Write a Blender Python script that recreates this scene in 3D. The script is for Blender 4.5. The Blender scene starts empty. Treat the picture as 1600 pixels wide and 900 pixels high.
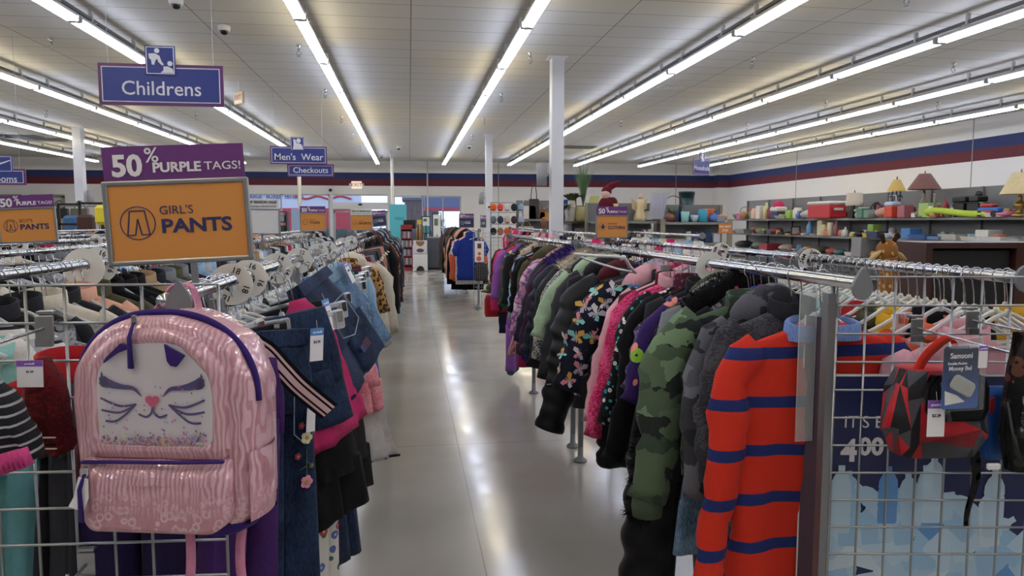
import bpy, bmesh, math, random, re
from mathutils import Vector, Matrix, noise, Euler
PI = math.pi
C = bpy.context.scene.collection
scn = bpy.context.scene

# ------------------------------------------------------------------ camera, world, exposure
FPX = 1150.0
VX, VY = 639.0, 347.0                       # where the aisle's direction meets the picture
PIT = math.atan((450 - VY) / FPX)
YAW = math.atan((800 - VX) / FPX * math.cos(PIT))
EYE = Vector((0, 0, 1.6))
cam_d = bpy.data.cameras.new('camera'); cam_d.sensor_fit = 'HORIZONTAL'; cam_d.sensor_width = 36
cam_d.lens = 36 * FPX / 1600; cam_d.clip_start = .05; cam_d.clip_end = 500
cam = bpy.data.objects.new('camera', cam_d); C.objects.link(cam)
cam.location = EYE; cam.rotation_euler = (PI / 2 - PIT, 0, -YAW)
scn.camera = cam
w = bpy.data.worlds.new('overcast_sky'); scn.world = w; w.use_nodes = True
wn = w.node_tree.nodes; wl = w.node_tree.links
bgn = wn['Background']; bgn.inputs[1].default_value = 1.5
tc = wn.new('ShaderNodeTexCoord'); sp = wn.new('ShaderNodeSeparateXYZ'); rp = wn.new('ShaderNodeValToRGB')
wl.new(tc.outputs['Generated'], sp.inputs[0]); wl.new(sp.outputs[2], rp.inputs[0]); wl.new(rp.outputs[0], bgn.inputs[0])
rp.color_ramp.elements[0].color = (.62, .74, 1.0, 1); rp.color_ramp.elements[1].color = (.40, .52, .85, 1)
TUBE_STRENGTH = 17.0
vs = scn.view_settings
vs.view_transform = 'Standard'; vs.look = 'None'; vs.gamma = 1.0; vs.use_curve_mapping = False
vs.exposure = 0.25
scn.cycles.max_bounces = 8; scn.cycles.transparent_max_bounces = 24
scn.cycles.diffuse_bounces = 4; scn.cycles.glossy_bounces = 3; scn.cycles.transmission_bounces = 4
scn.cycles.sample_clamp_indirect = 4.0; scn.cycles.use_denoising = True
scn.cycles.caustics_reflective = False; scn.cycles.caustics_refractive = False

_F = Vector((math.sin(YAW) * math.cos(PIT), math.cos(YAW) * math.cos(PIT), -math.sin(PIT)))
_R = Vector((math.cos(YAW), -math.sin(YAW), 0)); _U = _R.cross(_F)
def ray(px, py): return _F + _R * ((px - 800) / FPX) - _U * ((py - 450) / FPX)
def aY(px, py, Y): d = ray(px, py); return EYE + d * (Y / d.y)      # where a line of sight meets the plane y = Y
def aX(px, py, X): d = ray(px, py); return EYE + d * (X / d.x)
def aZ(px, py, Z): d = ray(px, py); return EYE + d * ((Z - 1.6) / d.z)

# ------------------------------------------------------------------ colours and materials
def lin(c):
    if isinstance(c, str):
        c = c.lstrip('#'); c = [int(c[i:i + 2], 16) / 255 for i in (0, 2, 4)]
    return tuple((v / 12.92 if v <= .04045 else ((v + .055) / 1.055) ** 2.4) for v in c) + (1,)
_mc = {}
def _new(name):
    m = bpy.data.materials.new(name); m.use_nodes = True
    return m, m.node_tree.nodes, m.node_tree.links, m.node_tree.nodes['Principled BSDF']
def mat(name, col, rough=.6, metal=0.0, spec=.5, alpha=1.0):
    if name in _mc: return _mc[name]
    m, n, l, b = _new(name)
    b.inputs['Base Color'].default_value = lin(col); b.inputs['Roughness'].default_value = rough
    b.inputs['Metallic'].default_value = metal; b.inputs['Specular IOR Level'].default_value = spec
    b.inputs['Alpha'].default_value = alpha
    _mc[name] = m; return m
def emit(name, col, s):
    if name in _mc: return _mc[name]
    m, n, l, b = _new(name)
    b.inputs['Base Color'].default_value = (.9, .9, .9, 1)
    b.inputs['Emission Color'].default_value = lin(col); b.inputs['Emission Strength'].default_value = s
    _mc[name] = m; return m
def clear(name, col, a=.35, rough=.15):
    if name in _mc: return _mc[name]
    m, n, l, b = _new(name); out = n['Material Output']
    b.inputs['Base Color'].default_value = lin(col); b.inputs['Roughness'].default_value = rough
    tr = n.new('ShaderNodeBsdfTransparent'); mx = n.new('ShaderNodeMixShader')
    lw = n.new('ShaderNodeLayerWeight'); lw.inputs[0].default_value = .35 if a > .1 else .12
    ad = n.new('ShaderNodeMath'); ad.operation = 'ADD'; ad.use_clamp = True; ad.inputs[1].default_value = a
    l.new(lw.outputs['Facing'], ad.inputs[0]); l.new(ad.outputs[0], mx.inputs[0])
    l.new(tr.outputs[0], mx.inputs[1]); l.new(b.outputs[0], mx.inputs[2]); l.new(mx.outputs[0], out.inputs[0])
    _mc[name] = m; return m
def ramp(n, stops, interp='LINEAR'):
    r = n.new('ShaderNodeValToRGB'); e = r.color_ramp; e.interpolation = interp
    while len(e.elements) < len(stops): e.elements.new(.5)
    for i, (p, c) in enumerate(stops): e.elements[i].position = p; e.elements[i].color = lin(c)
    return r
def objco(n, l, scale=(1, 1, 1)):
    t = n.new('ShaderNodeTexCoord'); mp = n.new('ShaderNodeMapping'); mp.inputs['Scale'].default_value = scale
    l.new(t.outputs['Object'], mp.inputs[0]); return mp.outputs[0]
def bump(n, l, b, co, scale, strength, dist=.002):
    nz = n.new('ShaderNodeTexNoise'); nz.inputs['Scale'].default_value = scale; nz.inputs['Detail'].default_value = 3
    l.new(co, nz.inputs[0]); bp = n.new('ShaderNodeBump'); bp.inputs['Strength'].default_value = strength
    bp.inputs['Distance'].default_value = dist
    l.new(nz.outputs[0], bp.inputs['Height']); l.new(bp.outputs[0], b.inputs['Normal']); return nz
def fabric(name, col, kind='plain', cols=(), scale=1.0, rough=.85):
    """woven or printed cloth"""
    key = 'cloth_' + name
    if key in _mc: return _mc[key]
    m, n, l, b = _new(key); co = objco(n, l)
    b.inputs['Roughness'].default_value = rough; b.inputs['Specular IOR Level'].default_value = .2
    b.inputs['Sheen Weight'].default_value = .03
    bump(n, l, b, co, 140, .35, .004)
    src = None
    if kind == 'plain':
        nz = n.new('ShaderNodeTexNoise'); nz.inputs['Scale'].default_value = 45; l.new(co, nz.inputs[0])
        c = lin(col); mx = n.new('ShaderNodeMix'); mx.data_type = 'RGBA'
        mx.inputs[6].default_value = tuple(v * .82 for v in c[:3]) + (1,)
        mx.inputs[7].default_value = tuple(min(1, v * 1.14) for v in c[:3]) + (1,)
        l.new(nz.outputs[0], mx.inputs[0]); src = mx.outputs[2]
    elif kind in ('hstripe', 'vstripe', 'xstripe'):
        s = n.new('ShaderNodeSeparateXYZ'); l.new(co, s.inputs[0])
        k = n.new('ShaderNodeMath'); k.operation = 'MULTIPLY_ADD'; k.inputs[1].default_value = scale; k.inputs[2].default_value = 50.0 + (.0 if kind != 'hstripe' else .425)
        l.new(s.outputs[2 if kind == 'hstripe' else 0], k.inputs[0])
        f = n.new('ShaderNodeMath'); f.operation = 'FRACT'; l.new(k.outputs[0], f.inputs[0])
        st = [(0, col)]; w_ = .24 if len(cols) == 1 else .18; p = 1 - w_ * len(cols)
        for c in cols: st.append((p, c)); p += w_
        r = ramp(n, st, 'CONSTANT'); l.new(f.outputs[0], r.inputs[0]); src = r.outputs[0]
    elif kind == 'plaid':
        s = n.new('ShaderNodeSeparateXYZ'); l.new(co, s.inputs[0]); prev = None
        for ax in (0, 2):
            k = n.new('ShaderNodeMath'); k.operation = 'MULTIPLY_ADD'; k.inputs[1].default_value = scale; k.inputs[2].default_value = 50
            l.new(s.outputs[ax], k.inputs[0]); f = n.new('ShaderNodeMath'); f.operation = 'FRACT'; l.new(k.outputs[0], f.inputs[0])
            r = ramp(n, [(0, col), (.45, cols[0]), (.8, cols[1]), (.88, cols[0])], 'CONSTANT'); l.new(f.outputs[0], r.inputs[0])
            if prev is None: prev = r.outputs[0]
            else:
                mx = n.new('ShaderNodeMix'); mx.data_type = 'RGBA'; mx.inputs[0].default_value = .5
                l.new(prev, mx.inputs[6]); l.new(r.outputs[0], mx.inputs[7]); src = mx.outputs[2]
    elif kind == 'camo':
        nz = n.new('ShaderNodeTexNoise'); nz.inputs['Scale'].default_value = scale * 1.6; nz.inputs['Detail'].default_value = 3; l.new(co, nz.inputs[0])
        vm = n.new('ShaderNodeVectorMath'); vm.operation = 'MULTIPLY_ADD'; vm.inputs[1].default_value = (.16, .16, .07); l.new(nz.outputs['Color'], vm.inputs[0]); l.new(co, vm.inputs[2])
        mp2 = n.new('ShaderNodeMapping'); mp2.inputs['Scale'].default_value = (1, 1, 2.2); l.new(vm.outputs[0], mp2.inputs[0])
        v = n.new('ShaderNodeTexVoronoi'); v.inputs['Scale'].default_value = scale; l.new(mp2.outputs[0], v.inputs[0])
        h = n.new('ShaderNodeSeparateColor'); l.new(v.outputs['Color'], h.inputs[0]); al = [col] + list(cols)
        r = ramp(n, [(i / len(al), c) for i, c in enumerate(al)], 'CONSTANT'); l.new(h.outputs[0], r.inputs[0]); src = r.outputs[0]
    elif kind == 'marble':
        mp = n.new('ShaderNodeTexNoise'); mp.inputs['Scale'].default_value = scale; mp.inputs['Detail'].default_value = 2.5
        sc2 = objco(n, l, (1, 1, 2.0)); l.new(sc2, mp.inputs[0])
        st = [(0, col)] + [(.40 + .18 * i / max(1, len(cols) - 1), c) for i, c in enumerate(cols)]
        r = ramp(n, st, 'CONSTANT' if kind == 'camo' else 'EASE'); l.new(mp.outputs[0], r.inputs[0]); src = r.outputs[0]
    elif kind in ('spots', 'leopard', 'floral'):
        v = n.new('ShaderNodeTexVoronoi'); v.inputs['Scale'].default_value = scale; l.new(co, v.inputs[0])
        if kind == 'floral':
            h = n.new('ShaderNodeSeparateColor'); l.new(v.outputs['Color'], h.inputs[0])
            cr = ramp(n, [(i / len(cols), c) for i, c in enumerate(cols)], 'CONSTANT'); l.new(h.outputs[0], cr.inputs[0])
            g = ramp(n, [(0, '#000000'), (.10, '#ffffff'), (.36, '#000000')], 'CONSTANT'); l.new(v.outputs['Distance'], g.inputs[0])
            mx = n.new('ShaderNodeMix'); mx.data_type = 'RGBA'; mx.inputs[6].default_value = lin(col)
            l.new(cr.outputs[0], mx.inputs[7]); l.new(g.outputs[0], mx.inputs[0]); src = mx.outputs[2]
        else:
            st = [(0, cols[0]), (.3, col)] if kind == 'spots' else [(0, cols[1]), (.25, cols[0]), (.5, col)]
            r = ramp(n, st, 'CONSTANT'); l.new(v.outputs['Distance'], r.inputs[0]); src = r.outputs[0]
    elif kind in ('knit', 'denim', 'heather'):
        wv = n.new('ShaderNodeTexNoise'); wv.inputs['Scale'].default_value = {'knit': 120, 'denim': 260, 'heather': 200}[kind]
        wv.inputs['Detail'].default_value = 4
        l.new(objco(n, l, (1, 1, .25) if kind == 'denim' else (.5, .5, 1)), wv.inputs[0])
        big = n.new('ShaderNodeTexNoise'); big.inputs['Scale'].default_value = 9; l.new(co, big.inputs[0])
        ad = n.new('ShaderNodeMath'); ad.operation = 'MULTIPLY_ADD'; ad.inputs[1].default_value = .5; l.new(big.outputs[0], ad.inputs[0])
        k2 = n.new('ShaderNodeMath'); k2.operation = 'MULTIPLY'; k2.inputs[1].default_value = .55; l.new(wv.outputs[0], k2.inputs[0]); l.new(k2.outputs[0], ad.inputs[2])
        r = ramp(n, [(.40 if kind != 'heather' else .47, col), (.66 if kind != 'heather' else .56, cols[0])]); l.new(ad.outputs[0], r.inputs[0]); src = r.outputs[0]
    l.new(src, b.inputs['Base Color']); _mc[key] = m; return m

chrome = mat('chrome', '#c9ccd0', .16, 1.0)
steel = mat('brushed_steel', '#a3a5a7', .34, 1.0)
dull_steel = mat('dull_zinc', '#8c8f92', .5, .8)
grey_pl = mat('grey_plastic', '#77797c', .5)
black_pl = mat('black_plastic', '#121214', .35)
white_pl = mat('white_plastic', '#e4e4e2', .4)
clear_pl = clear('clear_plastic', '#e6ebee', .34, .12)
milky_pl = clear('milky_plastic', '#e4e2d6', .72, .25)
glass = clear('window_glass', '#dfe8ff', .04, .03)
ivory = mat('ivory_card', '#e9e8e4', .6)
orange_c = mat('orange_card', '#d89145', .55)
purple_c = mat('purple_card', '#6a3278', .5)
navy_c = mat('navy_card', '#262c54', .5)
navy_ink = mat('navy_ink', '#2b2b5c', .6)
brown_ink = mat('brown_ink', '#6d4a2c', .6)
white_ink = mat('white_ink', '#f0eef0', .6)
black_ink = mat('black_ink', '#17171a', .6)

# ------------------------------------------------------------------ mesh building
class MB:
    def __init__(s): s.v = []; s.f = []; s.m = []; s.sm = []
    def add(s, vs_, fs, mi=0, smooth=True):
        o = len(s.v); s.v.extend(Vector(p) for p in vs_)
        for f in fs: s.f.append(tuple(i + o for i in f)); s.m.append(mi); s.sm.append(smooth)
        return s
    def box(s, c, d, mi=0, rz=0, bev=0):
        x, y, z = d[0] / 2, d[1] / 2, d[2] / 2; r = Matrix.Rotation(rz, 3, 'Z'); c = Vector(c)
        if bev <= 0:
            p = [c + r @ Vector((i, j, k)) for k in (-z, z) for i, j in ((-x, -y), (x, -y), (x, y), (-x, y))]
            return s.add(p, [(3, 2, 1, 0), (4, 5, 6, 7), (0, 1, 5, 4), (1, 2, 6, 5), (2, 3, 7, 6), (3, 0, 4, 7)], mi, False)
        b = min(bev, x * .9, y * .9, z * .9); rings = []
        for zz, q in ((-z, b), (-z + b, 0), (z - b, 0), (z, b)):
            X, Y = x - q, y - q; k = b * .6 if q == 0 else 0
            rings.append([c + r @ Vector(t + (zz,)) for t in ((-X + k, -Y), (X - k, -Y), (X, -Y + k), (X, Y - k), (X - k, Y), (-X + k, Y), (-X, Y - k), (-X, -Y + k))])
        return s.loft(rings, mi, smooth=False)
    def loft(s, rings, mi=0, caps=(True, True), smooth=True, closed=True):
        n = len(rings[0]); vs_ = [p for r in rings for p in r]; fs = []
        for a in range(len(rings) - 1):
            for i in range(n if closed else n - 1):
                j = (i + 1) % n; fs.append((a * n + i, a * n + j, (a + 1) * n + j, (a + 1) * n + i))
        if caps[0]: fs.append(tuple(range(n - 1, -1, -1)))
        if caps[1]: fs.append(tuple(range((len(rings) - 1) * n, len(rings) * n)))
        return s.add(vs_, fs, mi, smooth)
    def tube(s, pts, r, n=8, mi=0, caps=True, closed=False, flat=1.0):
        pts = [Vector(p) for p in pts]; rings = []; N = len(pts); up = None
        for i, p in enumerate(pts):
            a = pts[i - 1] if (i or closed) else p; b = pts[(i + 1) % N] if (i < N - 1 or closed) else p
            t = (b - a).normalized()
            if up is None: up = Vector((0, 0, 1)) if abs(t.z) < .95 else Vector((0, 1, 0))
            u = t.cross(up)
            if u.length < 1e-4: u = t.cross(Vector((1, 0, 0)))
            u.normalize(); v = u.cross(t).normalized(); up = v
            rr = r[i] if isinstance(r, (list, tuple)) else r
            rings.append([p + (u * math.cos(2 * PI * k / n) + v * math.sin(2 * PI * k / n) * flat) * rr for k in range(n)])
        if closed: rings.append(rings[0])
        return s.loft(rings, mi, (caps and not closed,) * 2, n > 4)
    def lathe(s, prof, c=(0, 0, 0), n=20, mi=0, caps=(True, True), sx=1, sy=1):
        c = Vector(c)
        return s.loft([[c + Vector((r * math.cos(2 * PI * k / n) * sx, r * math.sin(2 * PI * k / n) * sy, z)) for k in range(n)] for r, z in prof], mi, caps)
    def ell(s, c, r, mi=0, n=14, m=8):
        return s.lathe([(max(1e-4, math.sin(PI * i / m)) * r[0], -math.cos(PI * i / m) * r[2]) for i in range(m + 1)], c, n, mi, (True, True), 1, r[1] / r[0])
    def prism(s, poly, y0, y1, mi=0, smooth=False):
        """outline in the x-z plane given a thickness along y"""
        return s.loft([[Vector((p[0], y, p[1])) for p in poly] for y in (y0, y1)], mi, (True, True), smooth)
    def disc(s, c, r, y0, y1, n=32, mi=0, hole=0):
        c = Vector(c); out = [(c.x + r * math.cos(2 * PI * k / n), c.z + r * math.sin(2 * PI * k / n)) for k in range(n)]
        if not hole: return s.prism(out, c.y + y0, c.y + y1, mi)
        inn = [(c.x + hole * math.cos(2 * PI * k / n), c.z + hole * math.sin(2 * PI * k / n)) for k in range(n)]
        R = [[Vector((p[0], y, p[1])) for p in q] for q, y in ((inn, c.y + y0), (out, c.y + y0), (out, c.y + y1), (inn, c.y + y1), (inn, c.y + y0))]
        return s.loft(R, mi, (False, False), False)
    def merge(s, o, M=None, moff=0, mset=None):
        M = M or Matrix(); k = len(s.v); s.v.extend(M @ p for p in o.v)
        for f, m_, q in zip(o.f, o.m, o.sm): s.f.append(tuple(i + k for i in f)); s.m.append(mset if mset is not None else m_ + moff); s.sm.append(q)
        return s
    def xf(s, fn): s.v = [Vector(fn(p)) for p in s.v]; return s
    def orient(s):
        bm = bmesh.new(); vv = [bm.verts.new(p) for p in s.v]; ff = []
        for i, f in enumerate(s.f):
            try: ff.append((i, bm.faces.new([vv[k] for k in f])))
            except ValueError: pass
        bm.verts.index_update(); bmesh.ops.recalc_face_normals(bm, faces=bm.faces[:])
        for i, f in ff: s.f[i] = tuple(v.index for v in f.verts)
        bm.free(); return s
    def mesh(s, name, mats):
        me = bpy.data.meshes.new(name); me.from_pydata([tuple(p) for p in s.v], [], s.f)
        for m_ in (mats if isinstance(mats, (list, tuple)) else [mats]): me.materials.append(m_)
        me.polygons.foreach_set('material_index', s.m); me.polygons.foreach_set('use_smooth', s.sm); me.update()
        return me
    def build(s, name, mats, parent=None, loc=None, rz=0):
        return link(name, s.mesh(name, mats), parent, loc, rz)
def link(name, me, parent=None, loc=None, rz=0):
    o = bpy.data.objects.new(name, me); C.objects.link(o)
    if loc is not None: o.location = loc
    if rz: o.rotation_euler = (0, 0, rz)
    if parent: o.parent = parent
    return o
def tag(o, label, cat, group=None):
    o['label'] = label; o['category'] = cat
    if group: o['group'] = group
    return o
def thing(name, label, cat, loc=(0, 0, 0), rz=0, group=None):
    return tag(link(name, None, None, loc, rz), label, cat, group)
def struct(o): o['kind'] = 'structure'; return o
def smooth_path(pts, k=6):
    pts = [Vector(p) for p in pts]; out = []
    for i in range(len(pts) - 1):
        p0, p1, p2, p3 = pts[max(0, i - 1)], pts[i], pts[i + 1], pts[min(len(pts) - 1, i + 2)]
        for j in range(k):
            t = j / k; out.append(.5 * ((2 * p1) + (p2 - p0) * t + (2 * p0 - 5 * p1 + 4 * p2 - p3) * t * t + (3 * p1 - p0 - 3 * p2 + p3) * t ** 3))
    return out + [pts[-1]]
_tx = {}
def text(t, size, bold=0.0, align='CENTER', depth=.0006):
    """lettering standing in the x-z plane, readable from -y"""
    key = (t, size, bold, align, depth)
    if key in _tx: return _tx[key]
    cu = bpy.data.curves.new('lettering', 'FONT'); cu.body = t; cu.size = size; cu.align_x = align; cu.align_y = 'CENTER'
    cu.offset = bold * size; cu.extrude = depth; cu.resolution_u = 3
    ob = bpy.data.objects.new('lettering', cu); C.objects.link(ob)
    bpy.context.view_layer.update()
    me = bpy.data.meshes.new_from_object(ob.evaluated_get(bpy.context.evaluated_depsgraph_get()))
    mb = MB(); mb.add([(v.co.x, -v.co.z, v.co.y) for v in me.vertices], [tuple(p.vertices) for p in me.polygons], 0, False)
    bpy.data.objects.remove(ob); bpy.data.meshes.remove(me); bpy.data.curves.remove(cu)
    _tx[key] = mb; return mb
T = lambda x, y, z: Matrix.Translation((x, y, z))
def ordinal(n):
    w_ = ['first', 'second', 'third', 'fourth', 'fifth', 'sixth', 'seventh', 'eighth', 'ninth', 'tenth']
    if n <= 10: return w_[n - 1]
    return f"{n}{'th' if 10 <= n % 100 <= 20 else {1: 'st', 2: 'nd', 3: 'rd'}.get(n % 10, 'th')}"

# ------------------------------------------------------------------ the building
CEIL, WY, WXR, WXL, WYB = 4.33, 33.9, 15.0, -18.0, -10.0
def floor_mat():
    m, n, l, b = _new('polished_vinyl_tile'); co = objco(n, l)
    big = n.new('ShaderNodeTexNoise'); big.inputs['Scale'].default_value = .55; big.inputs['Detail'].default_value = 6; l.new(co, big.inputs[0])
    r = ramp(n, [(.35, '#a9a59c'), (.65, '#c3bfb6')]); l.new(big.outputs[0], r.inputs[0])
    sp_ = n.new('ShaderNodeTexVoronoi'); sp_.inputs['Scale'].default_value = 5.5; sp_.inputs['Randomness'].default_value = 1; l.new(co, sp_.inputs[0])
    r2 = ramp(n, [(0, '#5b5750'), (.03, '#ffffff')], 'CONSTANT'); l.new(sp_.outputs['Distance'], r2.inputs[0])
    mx = n.new('ShaderNodeMix'); mx.data_type = 'RGBA'; mx.blend_type = 'MULTIPLY'; mx.inputs[0].default_value = .35
    l.new(r.outputs[0], mx.inputs[6]); l.new(r2.outputs[0], mx.inputs[7])
    br = n.new('ShaderNodeTexBrick'); br.offset = 0; br.inputs['Scale'].default_value = 1
    br.inputs['Brick Width'].default_value = 3.05; br.inputs['Row Height'].default_value = 3.05; br.inputs['Mortar Size'].default_value = .004
    br.inputs['Color1'].default_value = br.inputs['Color2'].default_value = (1, 1, 1, 1); br.inputs['Mortar'].default_value = (.5, .48, .45, 1)
    mpn = n.new('ShaderNodeMapping'); mpn.inputs['Location'].default_value = (-.33, .9, 0); l.new(co, mpn.inputs[0]); l.new(mpn.outputs[0], br.inputs[0])
    m2 = n.new('ShaderNodeMix'); m2.data_type = 'RGBA'; m2.blend_type = 'MULTIPLY'; m2.inputs[0].default_value = .7
    l.new(mx.outputs[2], m2.inputs[6]); l.new(br.outputs[0], m2.inputs[7]); l.new(m2.outputs[2], b.inputs['Base Color'])
    rr = ramp(n, [(.3, '#5a5a5a'), (.7, '#808080')]); fine = n.new('ShaderNodeTexNoise'); fine.inputs['Scale'].default_value = 2.2; l.new(co, fine.inputs[0])
    l.new(fine.outputs[0], rr.inputs[0]); l.new(rr.outputs[0], b.inputs['Roughness'])
    b.inputs['Specular IOR Level'].default_value = .55
    bump(n, l, b, co, 3.0, .03, .004)
    return m
def ceil_mat():
    m, n, l, b = _new('acoustic_ceiling_board'); co = objco(n, l)
    br = n.new('ShaderNodeTexBrick'); br.offset = 0; br.inputs['Scale'].default_value = 1
    br.inputs['Brick Width'].default_value = 2.82; br.inputs['Row Height'].default_value = .61; br.inputs['Mortar Size'].default_value = .009
    br.inputs['Color1'].default_value = lin('#c9c7c1'); br.inputs['Color2'].default_value = lin('#c4c2bc'); br.inputs['Mortar'].default_value = lin('#8b8985')
    mpn = n.new('ShaderNodeMapping'); mpn.inputs['Location'].default_value = (-.06, .1, 0); l.new(co, mpn.inputs[0]); l.new(mpn.outputs[0], br.inputs[0])
    l.new(br.outputs[0], b.inputs['Base Color']); b.inputs['Roughness'].default_value = .9; b.inputs['Specular IOR Level'].default_value = .15
    bp = n.new('ShaderNodeBump'); bp.inputs['Strength'].default_value = .5; bp.inputs['Distance'].default_value = .01; bp.invert = True
    l.new(br.outputs['Fac'], bp.inputs['Height']); l.new(bp.outputs[0], b.inputs['Normal'])
    return m
def wall_mat(name, base):
    m, n, l, b = _new(name); co = objco(n, l)
    s = n.new('ShaderNodeSeparateXYZ'); l.new(co, s.inputs[0])
    k = n.new('ShaderNodeMath'); k.operation = 'DIVIDE'; k.inputs[1].default_value = 5; l.new(s.outputs[2], k.inputs[0])
    r = ramp(n, [(0, base), (3.22 / 5, '#5e2730'), (3.50 / 5, '#2b3560'), (3.79 / 5, base)], 'CONSTANT'); l.new(k.outputs[0], r.inputs[0])
    l.new(r.outputs[0], b.inputs['Base Color']); b.inputs['Roughness'].default_value = .7; b.inputs['Specular IOR Level'].default_value = .3
    bump(n, l, b, co, 60, .15, .003); return m
wallp = wall_mat('white_wall_paint_with_stripes', '#dedcd8')
struct(MB().box(((WXL + WXR) / 2, (WYB + WY) / 2, -.05), (WXR - WXL + .4, WY - WYB + .4, .1)).build('floor', floor_mat()))
struct(MB().box(((WXL + WXR) / 2, (WYB + WY) / 2, CEIL + .05), (WXR - WXL + .4, WY - WYB + .4, .1)).build('ceiling', ceil_mat()))
struct(MB().box((WXR + .1, (WYB + WY) / 2, CEIL / 2), (.2, WY - WYB + .4, CEIL)).build('wall_right', wallp))
struct(MB().box((WXL - .1, (WYB + WY) / 2, CEIL / 2), (.2, WY - WYB + .4, CEIL)).build('wall_left', wallp))
struct(MB().box(((WXL + WXR) / 2, WYB - .1, CEIL / 2), (WXR - WXL, .2, CEIL)).build('wall_back', wallp))
OPEN = [(-7.45, -3.5, .6, 2.84), (-3.36, -.95, 0, 2.84), (-.68, 2.38, .08, 2.79)]
mb = MB(); x = WXL; yc = WY + .1
for a, b_, z0, z1 in OPEN:
    mb.box(((x + a) / 2, yc, CEIL / 2), (a - x, .2, CEIL)); mb.box(((a + b_) / 2, yc, (z1 + CEIL) / 2), (b_ - a, .2, CEIL - z1))
    if z0 > 0: mb.box(((a + b_) / 2, yc, z0 / 2), (b_ - a, .2, z0))
    x = b_
mb.box(((x + WXR) / 2, yc, CEIL / 2), (WXR - x, .2, CEIL))
struct(mb.build('wall_front', wallp))
seam = mat('wall_joint_grey', '#8d8b88', .8)
mb = MB()
for yy in (9.0, 18.1, 27.2): mb.box((WXR - .003, yy, CEIL / 2), (.008, .03, CEIL))
for xx in (-10.6, 4.1, 12.6): mb.box((xx, WY - .003, CEIL / 2 + .0), (.03, .008, CEIL))
struct(mb.build('trim_1', seam))
struct(MB().box((14.72, 33.62, CEIL / 2), (.56, .56, CEIL)).build('trim_2', wallp))      # boxed-out corner
bm_ = mat('grey_vinyl_base', '#4c4c50', .6)
struct(MB().box((WXR - .006, (WYB + WY) / 2, .05), (.012, WY - WYB, .1)).build('baseboard_right', bm_))
col_m = mat('white_column_paint', '#d9dbe0', .5)
for cx, cy, wd in ((2.48, 12.35, .21), (2.5, 23.2, .21), (-9.4, 23.0, .24)):
    q = MB(); q.box((0, 0, CEIL / 2), (wd, wd, CEIL), 0, 0, .012)
    q.box((0, 0, CEIL - .01), (wd + .1, wd + .1, .02)); struct(q.build('column', col_m, None, (cx, cy, 0)))
pipe_m = mat('cream_pipe_paint', '#d8d4c4', .5)
for px, yy, r_ in ((613, 29.0, .06), (468, 31.0, .075), (668, 33.6, .03)):
    p = aY(px, 300, yy); q = MB(); q.tube([(p.x, yy, 0), (p.x, yy, CEIL)], r_, 12)
    q.lathe([(r_ * 1.6, 0), (r_ * 1.6, .02), (r_, .03)], (p.x, yy, 0)); struct(q.build('column', pipe_m))
# windows and doors of the front
alu = mat('window_aluminium', '#a9abad', .4, .6)
def window(name, x0, x1, z0, z1, mull, trans=()):
    y = WY + .06; q = MB(); s = .06
    for xx in [x0 + s / 2, x1 - s / 2] + mull: q.box((xx, y, (z0 + z1) / 2), (s, .1, z1 - z0))
    for zz in [z0 + s / 2, z1 - s / 2] + list(trans): q.box(((x0 + x1) / 2, y, zz), (x1 - x0, .1, s))
    r = struct(link(name, None)); q.build('window_frame', alu, r)
    xs = [x0] + mull + [x1]
    for a, b2 in zip(xs, xs[1:]): MB().box(((a + b2) / 2, y, (z0 + z1) / 2), (b2 - a - s, .008, z1 - z0 - s)).build('pane', glass, r)
window('window_1', -7.45, -3.5, .6, 2.84, [-5.6])
window('window_2', -.68, 2.38, .08, 2.79, [.62, 1.55])
d = struct(link('door_1', None)); y = WY + .04; q = MB()
for xx in (-3.31, -2.4, -1.9, -1.0): q.box((xx, y, 1.05), (.09, .1, 2.1))
q.box((-2.15, y, .08), (2.4, .1, .16)); q.box((-2.15, y, 2.07), (2.4, .1, .08)); q.box((-2.15, y, 2.81), (2.4, .1, .06)); q.build('door_frame', alu, d)
q = MB(); q.box((-2.15, y - .1, 2.32), (2.5, .22, .30), 0, 0, .02); q.build('header_box', mat('door_header_white', '#d4d4d2', .4, .2), d)
q = MB(); q.ell((-2.15, y - .22, 2.38), (.1, .04, .05)); q.build('motion_sensor', black_pl, d)
for a, b2 in ((-3.26, -2.45), (-1.85, -1.05)): MB().box(((a + b2) / 2, y, 1.1), (b2 - a, .01, 1.9)).build('pane', glass, d)
MB().box((-2.15, y, 2.62), (2.4, .01, .34)).build('pane', glass, d)
fr = mat('office_window_frame', '#7f7b73', .5); blind = mat('office_blind', '#b3afa2', .8)
for i, (a, b2) in enumerate(((-18.0, -16.2), (-15.85, -14.5))):
    r = struct(link(f'window_{3 + i}', None)); q = MB(); z0, z1 = 1.0, 2.7
    for xx in (a + .06, b2 - .06): q.box((xx, WY - .03, (z0 + z1) / 2), (.12, .06, z1 - z0))
    for zz in (z0, z1): q.box(((a + b2) / 2, WY - .03, zz), (b2 - a, .06, .12))
    q.build('window_frame', fr, r); MB().box(((a + b2) / 2, WY - .012, (z0 + z1) / 2), (b2 - a - .2, .02, z1 - z0 - .1)).build('blind', blind, r)
q = MB(); q.box((-1.15, WY - .02, 1.5), (.12, .04, .2), 0, 0, .01); q.build('alarm_panel', white_pl)
tag(bpy.data.objects['alarm_panel'], 'small white box on the wall beside the sliding exit doors', 'control box')

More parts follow.
